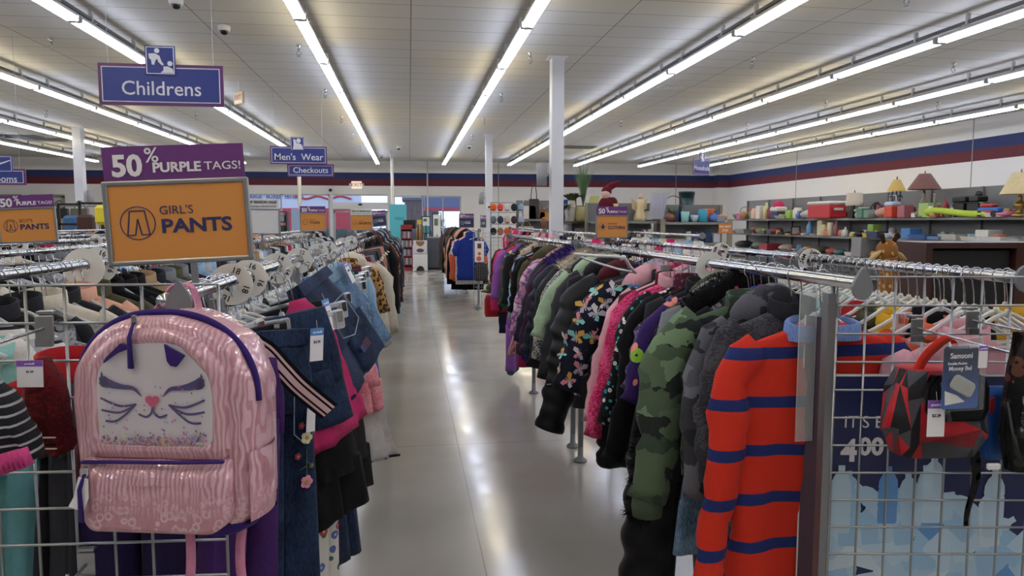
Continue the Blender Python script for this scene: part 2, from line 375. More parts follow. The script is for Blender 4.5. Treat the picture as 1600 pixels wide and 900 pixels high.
# ------------------------------------------------------------------ outside the windows
struct(MB().box((0, 130, -.15), (400, 191.5, .1)).build('ground', mat('asphalt', '#8e929c', .8)))
q = MB(); q.box((0, 60, -.095), (300, 9, .02)); q.build('lawn', mat('winter_grass', '#6f7352', .95)); struct(bpy.data.objects['lawn'])
Y0 = 62.0
A, B = aY(352, 304, Y0), aY(553, 325, Y0)
bl = thing('storage_building', 'white storage building with blue lettering and red roller doors across the street', 'building', ((A.x + B.x) / 2, Y0 + 5, 0))
Wd = B.x - A.x
MB().box((0, 0, 2.35), (Wd, 10, 4.7)).build('wall', mat('storage_white', '#d9dce6', .6), bl)
q = MB()
for k in range(9): q.box((-Wd / 2 + .7 + k * (Wd - 1.2) / 8.5 + .2, -5.02, 1.35), ((Wd / 9.6), .08, 2.75))
q.build('roller_door', mat('red_roller_door', '#c0323c', .5), bl)
q = MB(); t_ = text('STORAGE · BOXES · HITCHES', .50, .02, 'LEFT', .02); q.merge(t_, Matrix.LocRotScale(Vector((-Wd / 2 + 1.2, -5.06, 3.66)), None, Vector((4.9 / max(v.x for v in t_.v), 1, 1)))); q.build('lettering', mat('blue_letter', '#46609a', .5), bl)
q = MB(); q.tube(smooth_path([(Wd / 2 - 4.7 + k * .9, -5.05, 3.6 + .12 * (-1) ** k) for k in range(6)], 4), .09, 6); q.build('wavy_stripe', mat('red_roller_door', '#c0323c'), bl)
A, B = aY(640, 312, 80), aY(693, 350, 80)
bl = thing('brick_building', 'low brown brick building seen through the right hand front window', 'building', ((A.x + B.x) / 2 - .5, 85, 0))
MB().box((0, 0, 2.0), (B.x - A.x, 9, 4.0)).build('wall', mat('brown_brick', '#6f5a55', .85), bl)
MB().box((0, 0, 4.1), (B.x - A.x + .6, 9.6, .3)).build('roof', mat('grey_roof', '#5c6270', .7), bl)
A, B = aY(664, 308, 70), aY(735, 330, 70)
bl = thing('service_station', 'blue grey flat canopy with a red stripe beyond the right front window', 'building', ((A.x + B.x) / 2, 73, 0))
MB().box((0, 0, 3.55), (B.x - A.x, 6, 1.1)).build('canopy', mat('station_blue', '#5c6786', .6), bl)
MB().box((0, -.02, 2.85), (B.x - A.x + .05, 6.05, .3)).build('stripe', mat('station_red', '#b23348', .5), bl)
for xx in (-1.6, 1.6): MB().box((xx, 0, 1.3), (.3, .3, 2.8)).build('post', mat('station_post', '#8a8d96'), bl)
bark = mat('bare_bark', '#5d5148', .9); random.seed(4)
for i, (px, lab) in enumerate(((699, 'bare leafless tree outside the right front window'), (646, 'bare thin tree beside the brick building across the road'))):
    p = aY(px, 380, 52 + i * 24); q = MB()
    def br(a, d_, L, r_, k):
        b2 = a + d_ * L; q.tube([a, (a + b2) / 2 + Vector((random.uniform(-.05, .05),) * 3), b2], [r_, r_ * .8, r_ * .6], 5)
        if k:
            for _ in range(3): br(b2, (d_ + Vector((random.uniform(-.8, .8), random.uniform(-.5, .5), random.uniform(-.1, .5)))).normalized(), L * .72, r_ * .55, k - 1)
    br(Vector((0, 0, -.1)), Vector((0, 0, 1)), .8 + i * .8, .07, 3); tag(q.build('bare_tree', bark, None, (p.x, 52 + i * 24, 0)), lab, 'tree')
random.seed(9)
hedge = mat('dark_hedge', '#3c443c', .95); q = MB()
for k in range(40): q.ell((-12 + k * .65, 56 + random.uniform(-.4, .4), .45), (.6, .5, random.uniform(.5, .8)), 0, 8, 5)
o = tag(q.build('hedge', hedge), 'dark clipped hedge along the road outside the windows', 'hedge')

# ------------------------------------------------------------------ fluorescent rows
ROWS = [-12.5, -9.75, -6.75, -4.0, -1.27, 1.5, 4.3, 7.2, 10.1, 12.95]
cool = emit('cool_tube', '#dfe7ff', TUBE_STRENGTH); warm = emit('warm_tube', '#fff1d2', TUBE_STRENGTH)
house_m = mat('fixture_enamel', '#c4c6c8', .4)
def fix_meshes():
    h = MB(); h.box((0, 0, .035), (.125, 2.44, .05), 0, 0, .01)
    h.loft([[Vector((x_, y_, z_)) for x_, z_ in ((-.062, .02), (.062, .02), (.03, -.012), (-.03, -.012))] for y_ in (-1.2, 1.2)], 0, smooth=False)
    for s in (-1, 1): h.box((0, s * 1.205, 0), (.15, .03, .075))
    t = MB(); t.tube([(0, -1.185, 0), (0, 1.185, 0)], .019, 8)
    b_ = MB(); b_.box((0, 0, .11), (.05, .035, .2)); b_.box((0, 0, .055), (.13, .05, .012)); b_.tube([(0, 0, .2), (0, 0, .245)], .008, 6)
    return h.mesh('housing', house_m), t.mesh('tube', cool), t.mesh('tube', warm), b_.mesh('bracket', house_m)
hm, tcm, twm, brm = fix_meshes()
random.seed(21)
strut_m = mat('dark_strut', '#6a6c6f', .5, .5)
PAT = 'CCWCCWWCWCCWC'
for ri, X in enumerate(ROWS):
    y0 = 8.14 if X > -3 else 8.6
    ks = [k for k in range(-7, 10) if y0 + 2.49 * k < 31.6]
    last = y0 + 2.49 * ks[-1]
    for k in ks:
        Y = y0 + 2.49 * k
        if Y < .72 * abs(X - .5) - 8.5: continue
        n_ = ks[-1] - k + 1
        wc = PAT[(k + 7 + ri * 5) % len(PAT)] == 'W'
        f = tag(link('fluorescent_light', hm, None, (X, Y, 4.06)), f"{'warm' if wc else 'cool'} white strip light, {ordinal(n_)} from the front wall, {ordinal(ri + 1)} row from left", 'ceiling light', 'ceiling strip lights')
        for s in (-1, 1): link('tube', twm if wc else tcm, f, (s * .05, 0, -.022))
        for s in (-.75, .75): link('bracket', brm, f, (0, s, .02))
    q = MB(); q.box((X, (max(-2, last - 32) + last + 1.2) / 2, 4.18), (.04, last + 1.2 - max(-2, last - 32), .04))
    tag(q.build('strut_channel', strut_m), f'long metal channel carrying the {ordinal(ri + 1)} row of lights from the left', 'light channel', 'light channels')

# sprinklers, cameras, vents
sm_ = MB(); sm_.lathe([(.045, .0), (.045, -.012), (.018, -.02), (.016, -.07), (.026, -.075), (.026, -.095), (.012, -.1)], n=12)
pend = MB(); pend.tube([(-.03, 0, -.1), (-.036, 0, -.13), (0, 0, -.165), (.036, 0, -.13), (.03, 0, -.1)], .007, 6); pend.lathe([(.002, -.165), (.034, -.17), (.034, -.176), (.002, -.177)], n=12)
s1, s2 = sm_.mesh('escutcheon', chrome), pend.mesh('sprinkler_frame', steel)
SPR = [(-5.25, 12.1, 'between the second and third light rows left of the aisle'), (-1.66, 12.04, 'beside the light row over the aisle, closest to the camera dome'), (-1.68, 15.9, 'above the blue menswear sign'), (1.98, 12.04, 'just left of the white column'),
       (5.7, 11.9, 'between the light rows right of the near column'), (9.33, 11.8, 'above the right side shelves'), (5.9, 8.3, 'at the top edge of the view'), (1.99, 15.9, 'second along the row behind the column'), (2.0, 19.7, 'third along the row beside the column'),
       (-5.26, 19.7, 'behind the childrens sign'), (-8.8, 19.8, 'over the far left racks'), (4.5, 15.8, 'right of the near column, farther back'), (5.7, 19.6, 'over the far housewares shelves'), (9.3, 15.7, 'in front of the household sign'),
       (9.3, 19.6, 'close to the household sign'), (-1.7, 19.8, 'right of the menswear sign'), (-1.7, 23.6, 'third in line beyond the menswear sign'), (2.0, 23.4, 'by the second column top'), (-5.3, 15.9, 'left of the small hanging exit sign'), (12.0, 15.6, 'close to the right wall lights'), (12.0, 11.9, 'near the striped right wall'), (-1.7, 27.4, 'closest to the front exit')]
for x, y, lab in SPR:
    f = tag(link('fire_sprinkler', s1, None, (x, y, CEIL)), 'chrome pendant fire sprinkler ' + lab, 'sprinkler', 'ceiling sprinklers'); link('sprinkler_frame', s2, f)
dm = MB(); dm.lathe([(.085, 0), (.085, -.05), (.075, -.07)], n=18); db = MB(); db.ell((0, 0, -.072), (.058, .058, .055), 0, 14, 8)
d1, d2 = dm.mesh('base', white_pl), db.mesh('dome', mat('smoked_dome', '#101114', .08))
for (px, py), lab in (((275, 5), 'white dome camera at the top edge near the childrens sign'), ((350, 46), 'white dome camera above and right of the childrens sign'), ((733, 229), 'white dome camera beside the far end of the aisle lights'), ((623, 231), 'dark dome camera left of the cream pipe near the front'), ((596, 244), 'small dome camera close to the front wall above the exit')):
    p = aZ(px, py, 4.28); f = tag(link('dome_camera', d1, None, (p.x, p.y, CEIL)), lab, 'security camera', 'ceiling dome cameras'); link('dome', d2, f)
p = aZ(374, 153, 4.0); f = thing('exit_sign', 'small exit sign hung edge-on behind the childrens sign', 'exit sign', (p.x, p.y, 4.0), -.9)
MB().box((0, 0, 0), (.34, .06, .24), 0, 0, .01).build('case', mat('exit_case', '#d9c9a4', .5), f)
q = MB(); q.merge(text('EXIT', .13, .02), T(0, -.032, 0)); q.build('lettering', mat('exit_red', '#c4382e', .5), f)
MB().box((0, 0, .225), (.03, .03, .21)).build('stem', white_pl, f)
p = aY(557, 289, WY - .1); f = thing('exit_sign', 'lit EXIT sign on the front wall over the sliding doors', 'exit sign', (p.x, WY - .06, p.z))
MB().box((0, 0, 0), (.46, .1, .33), 0, 0, .02).build('case', emit('exit_face', '#e8d8b4', .55), f)
q = MB(); q.merge(text('EXIT', .23, .012), T(0, -.055, 0)); q.build('lettering', mat('exit_red', '#c4382e'), f)
for s in (-1, 1):
    q = MB(); q.lathe([(.05, -.05), (.07, .03), (.02, .05)], (s * .27, -.02, .02), 12); q.build('lamp_head', white_pl, f)
for (px, py, Y), lab in (((1048, 134, 13.2), 'round ceiling air vent right of the near column'),):
    p = aZ(px, py, CEIL); f = thing('air_vent', lab, 'air vent', (p.x, p.y, CEIL)); q = MB()
    for k in range(4): q.lathe([(.28 - k * .07, 0), (.28 - k * .07, -.02 - k * .01), (.25 - k * .07, -.02 - k * .01)], n=24)
    q.build('louver', mat('vent_grey', '#b6b5b0', .5), f)
for i, (px, py) in enumerate(((905, 229), (70, 217), (30, 212))):
    p = aZ(px, py, CEIL); q = MB(); q.box((0, 0, -.02), (1.2, .6, .04))
    for k in range(7): q.box((0, -.25 + k * .083, -.045), (1.1, .03, .02))
    tag(q.build('air_grille', mat('grille_dark', '#6f706f', .6), None, (p.x, p.y, CEIL)), ('rectangular ceiling air grille behind the near column', 'rectangular ceiling grille over the far left, right one of two', 'rectangular ceiling grille over the far left, left one of two')[i], 'air grille')
# fittings on the columns
def speaker(loc, rz, lab):
    f = thing('wall_speaker', lab, 'speaker', loc, rz)
    q = MB(); q.loft([[Vector((x_, y_, z_)) for x_, y_ in ((-.09, 0), (.09, 0), (.08, -.1), (.05, -.15), (-.05, -.15), (-.08, -.1))] for z_ in (-.19, .19)], 0); q.build('cabinet', mat('speaker_grey', '#8f8f91', .5), f)
    MB().box((0, .02, 0), (.04, .04, .06)).build('bracket', steel, f)
speaker((2.3, 12.35, 2.18 + .22), -PI / 2, 'grey loudspeaker on the near white column')
speaker((2.33, 23.2, 2.35), -PI / 2, 'grey loudspeaker on the far white column')
speaker((-9.2, 22.95, 2.32), PI / 2, 'grey loudspeaker on the white column at far left')
for (x, y, z), lab in (((2.5, 23.08, 2.2 - .13), 'white thermostat box on the far column'), ((-9.4, 22.86, 2.17), 'white control box on the left column')):
    f = thing('thermostat', lab, 'thermostat', (x, y, z)); MB().box((0, 0, 0), (.17, .04, .16), 0, 0, .01).build('case', white_pl, f); MB().box((0, -.022, .0), (.08, .006, .06)).build('screen', black_pl, f)
q = MB(); q.box((0, 0, 0), (.1, .02, .28)); tag(q.build('notice_strip', mat('notice_red', '#c98f8a', .6), None, (-9.22, 22.87, 1.9)), 'narrow red and white notice on the left column', 'notice')
f = thing('wall_camera', 'small bullet camera on the wall left of the exit sign', 'security camera', (aY(517, 296, WY).x, WY - .03, aY(517, 296, WY).z))
q = MB(); q.tube([(0, 0, 0), (0, -.12, -.02)], .03, 10); q.build('arm', white_pl, f); q = MB(); q.ell((0, -.17, -.04), (.08, .08, .07)); q.build('lens_dome', black_pl, f)

# ------------------------------------------------------------------ department signs hung from the ceiling
sign_blue = mat('sign_blue', '#2b3a86', .35); sign_edge = mat('sign_maroon_edge', '#66366a', .4); sign_white = mat('sign_white', '#e6e6ee', .5)
wire_m = mat('thin_wire', '#8d9094', .4, .7)
def frame_bars(q, w_, h, t, y, mi=0, cz=0):
    for s in (-1, 1):
        q.box((0, y, cz + s * (h / 2 - t / 2)), (w_, .002, t), mi); q.box((s * (w_ / 2 - t / 2), y, cz), (t, .002, h - 2 * t), mi)
def dept_sign(loc, W, H, word, lab, size, rz=0, picto=None, ps=.27, px=0, pz=None, wires=True, sp_=1.0, tx=0):
    r = thing('hanging_sign', lab, 'sign', loc, rz, 'blue department signs')
    MB().box((0, 0, 0), (W, .018, H)).build('panel', sign_edge, r)
    q = MB(); q.box((0, 0, 0), (W - .06, .024, H - .06)); fc = q.build('face', sign_blue, r)
    q = MB(); frame_bars(q, W - .06, H - .06, .008, -.0135); q.build('border', sign_white, fc)
    q = MB(); q.merge(text(word, size, .006), Matrix.LocRotScale(Vector((tx, -.014, 0 if picto is None else -.035 * W)), None, Vector((sp_, 1, 1)))); q.build('lettering', sign_white, fc)
    if picto is not None:
        z = H / 2 + .04 if pz is None else pz; P = T(px, -.012, z)
        pp = MB().merge(MB().box((0, 0, 0), (ps, .02, ps)), P).build('pictogram_panel', sign_blue, r)
        q = MB(); frame_bars(q, ps - .02, ps - .02, .007, -.012)
        for kind, d in picto:
            if kind == 'c': q.disc((d[0] * ps, 0, d[1] * ps), d[2] * ps, -.013, -.009, 20)
            else: q.prism([(a * ps, b * ps) for a, b in d], -.013, -.009)
        q2 = MB(); q2.merge(q, P); q2.build('pictogram', sign_white, pp)
    if wires:
        q = MB(); up = CEIL - loc[2]
        for s in (-1, 1): q.tube([(s * W * .42, 0, H / 2), (s * W * .42, 0, up)], .0025, 4)
        q.build('hanging_wire', wire_m, r)
PIC_CHILD = [('c', (-.10, .33, .085)), ('p', [(-.38, .22), (-.18, .24), (-.02, .16), (.04, -.02), (.12, -.14), (.06, -.17), (-.06, -.06), (-.1, .06), (-.16, -.02), (-.2, -.16), (-.28, -.14), (-.3, .02), (-.36, .06)]),
             ('c', (.32, -.1, .085)), ('p', [(.1, -.2), (.26, -.2), (.4, -.28), (.44, -.42), (0, -.42), (.1, -.34)])]
PIC_MAN = [('c', (.1, .22, .17)), ('p', [(-.3, .36), (-.12, .3), (-.06, .04), (.22, 0), (.36, -.12), (.4, -.42), (-.34, -.42), (-.28, -.1)])]
PIC_HOUSE = [('c', (.05, .2, .2)), ('p', [(-.3, .1), (-.1, .02), (.3, -.02), (.34, -.4), (-.1, -.4), (-.16, -.14), (-.3, -.06)])]
dept_sign((-2.30, 7.5, 2.89), 1.12, .385, 'Childrens', 'large blue Childrens sign with white lettering hung above the left racks', .185, 0, PIC_CHILD, .27, 0, .225)
dept_sign((-2.26, 16, 2.985), 1.15, .37, "Men's  Wear", "blue Men's Wear sign hung above the Checkouts sign", .19, 0, PIC_MAN, .27, -.02, .24)
dept_sign((-2.03, 16.05, 2.68), .95, .26, 'Checkouts', "blue Checkouts sign hung just under the Men's Wear sign", .165, 0, None, wires=False)
dept_sign((-6.15, 12, 2.27), .98, .24, 'Fitting Rooms', 'blue Fitting Rooms sign cut by the left edge of the picture', .14, 0, [('p', [(-.4, -.3), (-.2, -.05), (.05, .05), (.4, .2), (.4, .25), (0, .12), (-.25, .05), (-.42, -.2)])], .24, .2, .19, True, .95)
p = aY(1096, 261, 22)
dept_sign(p, 1.0, .5, 'Household', 'blue Household sign hung edge turned over the far shelves', .21, math.radians(38), PIC_HOUSE, .3, 0, .3)

# ------------------------------------------------------------------ card holders standing on the racks
def ring_icon(q, cx, cz, r, t=.05, n=36): q.disc((cx, 0, cz), r, -.0006, .0006, n, 0, r * (1 - t))
def seg(q, a, b, t):
    a, b = Vector((a[0], 0, a[1])), Vector((b[0], 0, b[1])); d = (b - a).normalized(); s = Vector((d.z, 0, -d.x)) * t / 2
    q.loft([[p + Vector((0, y, 0)) for p in (a + s, b + s, b - s, a - s)] for y in (-.0006, .0006)], 0, smooth=False)
def poly_icon(q, pts, t, cx, cz, k):
    for a, b in zip(pts, pts[1:]): seg(q, (cx + a[0] * k, cz + a[1] * k), (cx + b[0] * k, cz + b[1] * k), t)
PANTS_I = [(-.42, .72), (.42, .72), (.62, -.7), (.18, -.7), (0, .25), (-.18, -.7), (-.62, -.7), (-.42, .72)]
TOP_I = [(-.3, .7), (.3, .7), (.8, .2), (.6, -.05), (.42, .1), (.42, -.75), (-.42, -.75), (-.42, .1), (-.6, -.05), (-.8, .2), (-.3, .7)]
SHORT_I = [(-.5, .5), (.5, .5), (.65, -.5), (.1, -.5), (0, 0), (-.1, -.5), (-.65, -.5), (-.5, .5)]
def card_sign(loc, W, H, tH, lab, top=('purple',), small='', big='', icon=PANTS_I, sheet=orange_c, ink=navy_ink, small_ink=brown_ink, yaw=0, roll=0, post=.3, bold=.028, icon_ink=None):
    r = thing('card_sign', lab, 'sign', loc, 0, 'card signs on the racks'); r.rotation_euler = (0, roll, yaw)
    MB().box((0, 0, 0), (W - .008, .002, H - .008)).build('card', sheet, r); card = r.children[0]
    q = MB(); t = .011
    for s in (-1, 1):
        q.box((0, 0, s * (H / 2)), (W + t, .012, t), 0, 0, .003); q.box((s * W / 2, 0, 0), (t, .012, H), 0, 0, .003)
    q.build('frame', steel, r)
    if big:
        q = MB(); ic = MB(); R_ = W * .125
        ring_icon(ic, -W * .29, 0, R_)
        if icon == 'baby':
            ic.disc((-W * .29, 0, R_ * .5), R_ * .2, -.0006, .0006, 16); poly_icon(ic, [(-.6, -.1), (-.3, .15), (.3, .15), (.6, -.1)], R_ * .2, -W * .29, 0, R_); poly_icon(ic, [(-.2, .1), (-.2, -.6)], R_ * .3, -W * .29, 0, R_); poly_icon(ic, [(.2, .1), (.2, -.6)], R_ * .3, -W * .29, 0, R_)
        else: poly_icon(ic, icon, R_ * .07, -W * .29, 0, R_)
        ic.xf(lambda p: p + Vector((0, -.002, 0)))
        ic.build('icon', icon_ink or ink, card)
        L_ = text(big, W * .135, bold, 'LEFT'); wd = max(v.x for v in L_.v); k = min(1.25, W * .56 / wd)
        q.merge(L_, Matrix.LocRotScale(Vector((-W * .13, -.002, -W * .035)), None, Vector((k, 1, 1.05)))); q.build('lettering', ink, card)
        if small:
            q = MB(); q.merge(text(small, W * .09, -.004, 'LEFT'), T(-W * .135, -.002, W * .085)); q.build('small_lettering', small_ink, card)
    tc_ = H / 2 + tH / 2 + .003
    if top[0] == 'purple':
        MB().box((0, .001, tc_), (W, .002, tH)).build('topper', top[1] if len(top) > 1 else purple_c, r); tp = [c for c in r.children if c.name.startswith('topper')][0]
        q = MB(); k = W
        q.merge(text('50', k * .215, .035, 'LEFT'), Matrix.LocRotScale(Vector((-k * .44, -.002, tc_ - .02 * k)), None, Vector((1, 1, 1.0))))
        q.merge(text('%', k * .15, .01, 'LEFT'), T(-k * .205, -.002, tc_ + .055 * k))
        a = text('PURPLE', k * .098, .034, 'LEFT'); wa = max(v.x for v in a.v); q.merge(a, Matrix.LocRotScale(Vector((-k * .155, -.002, tc_ - .035 * k)), None, Vector((.345 * k / wa, 1, 1))))
        a = text('TAGS!', k * .085, .006, 'LEFT'); wa = max(v.x for v in a.v); q.merge(a, Matrix.LocRotScale(Vector((k * .212, -.002, tc_ - .033 * k)), None, Vector((.26 * k / wa, 1, 1))))
        q.build('topper_lettering', white_ink, tp)
    elif top[0] == 'season':
        MB().box((0, .001, tc_), (W, .002, tH)).build('topper', ivory, r); tp = [c for c in r.children if c.name.startswith('topper')][0]
        q = MB(); a = text('END OF SEASON SALE', W * .07, .03); wa = 2 * max(v.x for v in a.v); q.merge(a, Matrix.LocRotScale(Vector((0, -.002, tc_ + .01)), None, Vector((.88 * W / wa, 1, 1.25))))
        a = text('ON SEASONAL PRODUCTS', W * .055, 0); wa = 2 * max(v.x for v in a.v); q.merge(a, Matrix.LocRotScale(Vector((0, -.002, tc_ - .02)), None, Vector((.84 * W / wa, 1, 1)))); q.build('topper_lettering', black_ink, tp)
    q = MB(); q.box((0.02, .012, -H / 2 - post / 2 + .02), (.014, .006, post + .04)); q.build('post', steel, r)
    return r
p1 = aY(280, 346, 1.70)
card_sign(p1, .292, .172, .076, "framed orange GIRL'S PANTS sign standing above the pink backpack", ('purple',), "GIRL'S", 'PANTS', roll=math.radians(-2.6), post=.2, small_ink=navy_ink)
card_sign(aY(43, 352, 4.3), .285, .18, .068, "orange BOY'S PANTS sign at the left edge of the picture", ('purple',), "BOY'S", 'PANTS', roll=math.radians(-2.4), post=.1)
card_sign(aY(404, 346, 5.4), .285, .172, .072, "framed blank white sign under an END OF SEASON SALE header", ('season',), sheet=ivory, post=.12)
card_sign(aY(489, 347, 8.8), .285, .2, .08, 'orange TOPS sign under a purple header left of the aisle', ('purple',), "GIRL'S", 'TOPS', TOP_I, yaw=.05, ink=mat('dark_brown_ink', '#43261c', .6), icon_ink=brown_ink)
card_sign(aY(565, 348, 10.4), .29, .2, .09, 'orange SHORTS sign with a white header beside the aisle', ('season',), "GIRL'S", 'SHORTS', SHORT_I, ink=mat('dark_brown_ink', '#43261c', .6), icon_ink=brown_ink)
card_sign(aY(593, 345, 13.2), .25, .19, .08, 'small navy TOPS sign left of the aisle near the exit', ('purple',), "WOMEN'S", 'TOPS', TOP_I, navy_c, white_ink, white_ink, yaw=.35, roll=-.1)
card_sign(aY(729, 348, 14.6), .29, .19, .08, 'small navy TOPS sign on the first far rack right of the aisle', ('purple',), "WOMEN'S", 'TOPS', TOP_I, navy_c, white_ink, white_ink)
card_sign(aY(755, 349, 16.5), .28, .19, .08, 'narrow turned navy TOPS sign left of the far column', ('purple',), "WOMEN'S", 'TOPS', TOP_I, navy_c, white_ink, white_ink, yaw=1.0)
card_sign(aY(956, 354, 6.1), .27, .185, .075, 'orange INFANT CLOTHING sign standing over the right hand racks', ('purple',), 'INFANT', 'CLOTHING', 'baby', icon_ink=navy_ink)

# ------------------------------------------------------------------ racks
RZ = 1.445
def rack(x, y0, y1, lab, posts=None, name='clothes_rack', z=RZ, plate=True):
    yc = (y0 + y1) / 2; r = thing(name, lab, 'clothes rack', (x, yc, 0), 0, 'clothes racks')
    q = MB(); q.tube([(0, y0 - yc, z), (0, y1 - yc, z)], .0165, 14); q.build('rail', chrome, r)
    for py in posts or [y0 + .25, y1 - .1]:
        q = MB(); q.box((0, py - yc, z / 2 - .02), (.03, .03, z - .03)); q.lathe([(.028, 0), (.028, .012), (.02, .02)], (0, py - yc, 0), 12); q.box((0, py - yc, z - .08), (.036, .036, .04)); q.build('upright', dull_steel, r)
        q = MB(); q.lathe([(.045, 0), (.045, .012), (.02, .03), (.018, .1)], (0, py - yc, 0), 12); q.build('foot', dull_steel, r)
    q = MB(); q.box((0, 0, .35), (.02, y1 - y0 - .35, .02)); q.build('stretcher', dull_steel, r)
    for e in ((y0, y1) if plate else (y1,)):
        q = MB(); q.disc((0, e - yc, z), .038, -.005, .005, 22); q.build('end_plate', grey_pl, r)
    return r
def divider(x, y, num, lab, r_=.056, z=RZ):
    d = thing('size_divider', lab, 'size divider', (x, y, z - .012), random.uniform(-.12, .12), 'white size dividers')
    q = MB(); q.disc((0, 0, 0), r_, -.001, .001, 32, 0, .02); q.build('disc', mat('divider_white', '#f0efe8', .45), d)
    if num:
        t = text(num, r_ * .42, .012)
        for a in (20, 110, 200, 290): MB().merge(t, Matrix.Rotation(math.radians(a), 4, 'Y') @ T(0, -.0016, r_ * .68)).build('lettering', black_ink, d)
# ------------------------------------------------------------------ hangers
hook_pts = [(0, 0, -.105), (0, 0, -.06)] + [(-.0205 * math.cos(a) * 1.0, 0, .0205 * math.sin(a)) for a in [math.radians(v) for v in (-62, -35, 0, 35, 70, 105, 140, 175, 200)]]
hook_pts[1] = (-.004, 0, -.055)
hk = MB(); hk.tube(hook_pts, .0019, 6); HOOK = hk.mesh('hook', chrome)
def arm_path(w_, drop): return smooth_path([(-w_, 0, -.105 - drop), (-w_ * .55, 0, -.105 - drop * .55), (-.02, 0, -.108), (.02, 0, -.108), (w_ * .55, 0, -.105 - drop * .55), (w_, 0, -.105 - drop)], 3)
def top_hanger(w_=.165, drop=.082):
    q = MB(); q.tube(arm_path(w_, drop), .0062, 6); q.tube([(-w_, 0, -.105 - drop), (-w_ * .5, 0, -.12 - drop), (w_ * .5, 0, -.12 - drop), (w_, 0, -.105 - drop)], .0045, 5)
    q.lathe([(.009, -.112), (.01, -.1), (.006, -.09)], n=8); return q
def clip_hanger(w_=.18):
    q = MB(); q.box((0, 0, -.125), (2 * w_, .008, .016), 0, 0, .003); q.lathe([(.009, -.125), (.012, -.11), (.006, -.09)], n=8)
    for s in (-1, 1): q.box((s * w_ * .93, 0, -.145), (.03, .02, .055), 0, 0, .004)
    return q
HANG = {}
for nm, fn, ms in (('clear', top_hanger, clear_pl), ('milky', top_hanger, milky_pl), ('white', top_hanger, white_pl), ('black', top_hanger, black_pl)): HANG[nm] = fn().mesh('plastic_hanger', ms)
HANG['clip'] = clip_hanger().mesh('clip_hanger', clear_pl); HANG['blackclip'] = clip_hanger(.2).mesh('clip_hanger', black_pl)
CLIPS = MB().box((0, -.011, -.135), (.016, .006, .03)).mesh('clip', chrome)
HREQ = []           # every hanger asked for: (distance, kind, x, y, yaw, label)
def ask_hanger(kind, x, y, yaw, lab, z=RZ, roll=0): HREQ.append((math.hypot(x, y), kind, x, y, z, yaw, lab, roll))
def build_hangers(limit=300):
    HREQ.sort(key=lambda t: t[0])
    words = {'clear': 'clear', 'milky': 'milky', 'white': 'white', 'black': 'black', 'clip': 'clear clip', 'blackclip': 'black clip'}
    for d, kind, x, y, z, yaw, lab, roll in HREQ[:limit]:
        o = link('clip_hanger' if 'clip' in kind else 'plastic_hanger', HANG[kind], None, (x, y, z)); o.rotation_euler = (0, roll, yaw)
        tag(o, f"{words[kind]} hanger {lab}", 'hanger', 'plastic hangers'); link('hook', HOOK, o)
        for s in ((-1, 1) if 'clip' in kind else ()): link('clip', CLIPS, o, (s * .167, 0, 0))
    far = MB(); lo = MB(); lo.tube([hook_pts[i] for i in (0, 2, 4, 6, 8, 10)], .0024, 3, 1); lo.tube([(-.17, 0, -.17), (0, 0, -.108), (.17, 0, -.17)], .008, 4, 0)
    for d, kind, x, y, z, yaw, lab, roll in HREQ[limit:]: far.merge(lo, T(x, y, z) @ Matrix.Rotation(yaw, 4, 'Z'))
    if far.v:
        o = tag(far.build('distant_hangers', [milky_pl, chrome]), 'mass of pale plastic hangers on the distant rails', 'hangers'); o['kind'] = 'stuff'
# ------------------------------------------------------------------ garments
def rnd_ring(hw, t, z, n, seed, fold, ph, k, cx=0, cy=0):
    out = []
    for i in range(n):
        a = 2 * PI * i / n; c, s = math.cos(a), math.sin(a)
        x = hw * math.copysign(abs(c) ** .62, c); y = t * math.copysign(abs(s) ** .75, s)
        y += fold * math.sin(k * x + ph + z * 5) * (1 if s < .3 else .6) + fold * .5 * math.sin(2.3 * k * x + ph * 2 - z * 3)
        out.append(Vector((cx + x, cy + y, z)))
    return out
def body_mb(W, L, Tk=.03, seed=0, flare=.0, puffer=0, n=22, rows=11, fold=.009, mi=0):
    rg = random.Random(seed); ph = rg.uniform(0, 6); k = rg.uniform(1.6, 2.6) * PI / W; q = MB(); R = []
    prof = [(.002, .30, .5), (-.012, .38, .6), (-.03, .62, .7), (-.048, .84, .8), (-.07, .96, .9), (-.11, 1, 1)]
    for i in range(1, rows + 1): prof.append((-.11 - (L - .11) * i / rows, 1 + flare * (i / rows) + .02 * math.sin(i * 1.7 + ph), 1))
    for z, f, tf in prof:
        s = min(1, -z / L * 1.6); b = 1
        if puffer: b = 1 + puffer * (abs(math.sin(PI * z / .095)) - .4)
        R.append(rnd_ring(W * f * (1 + (b - 1) * .35), Tk * tf * b, z, n, seed, fold * s, ph, k))
    R = [[p + Vector((noise.noise(p * 13 + Vector((seed * 3.1, 0, 0))) * .4, noise.noise(p * 15 + Vector((0, seed * 1.7, 0))), 0)) * .016 * min(1, -p.z / .15 + .1) for p in r_] for r_ in R]
    R.append([p + Vector((-p.x * .1, -p.y * .5, .012)) for p in R[-1]])
    return q.loft(R, mi)
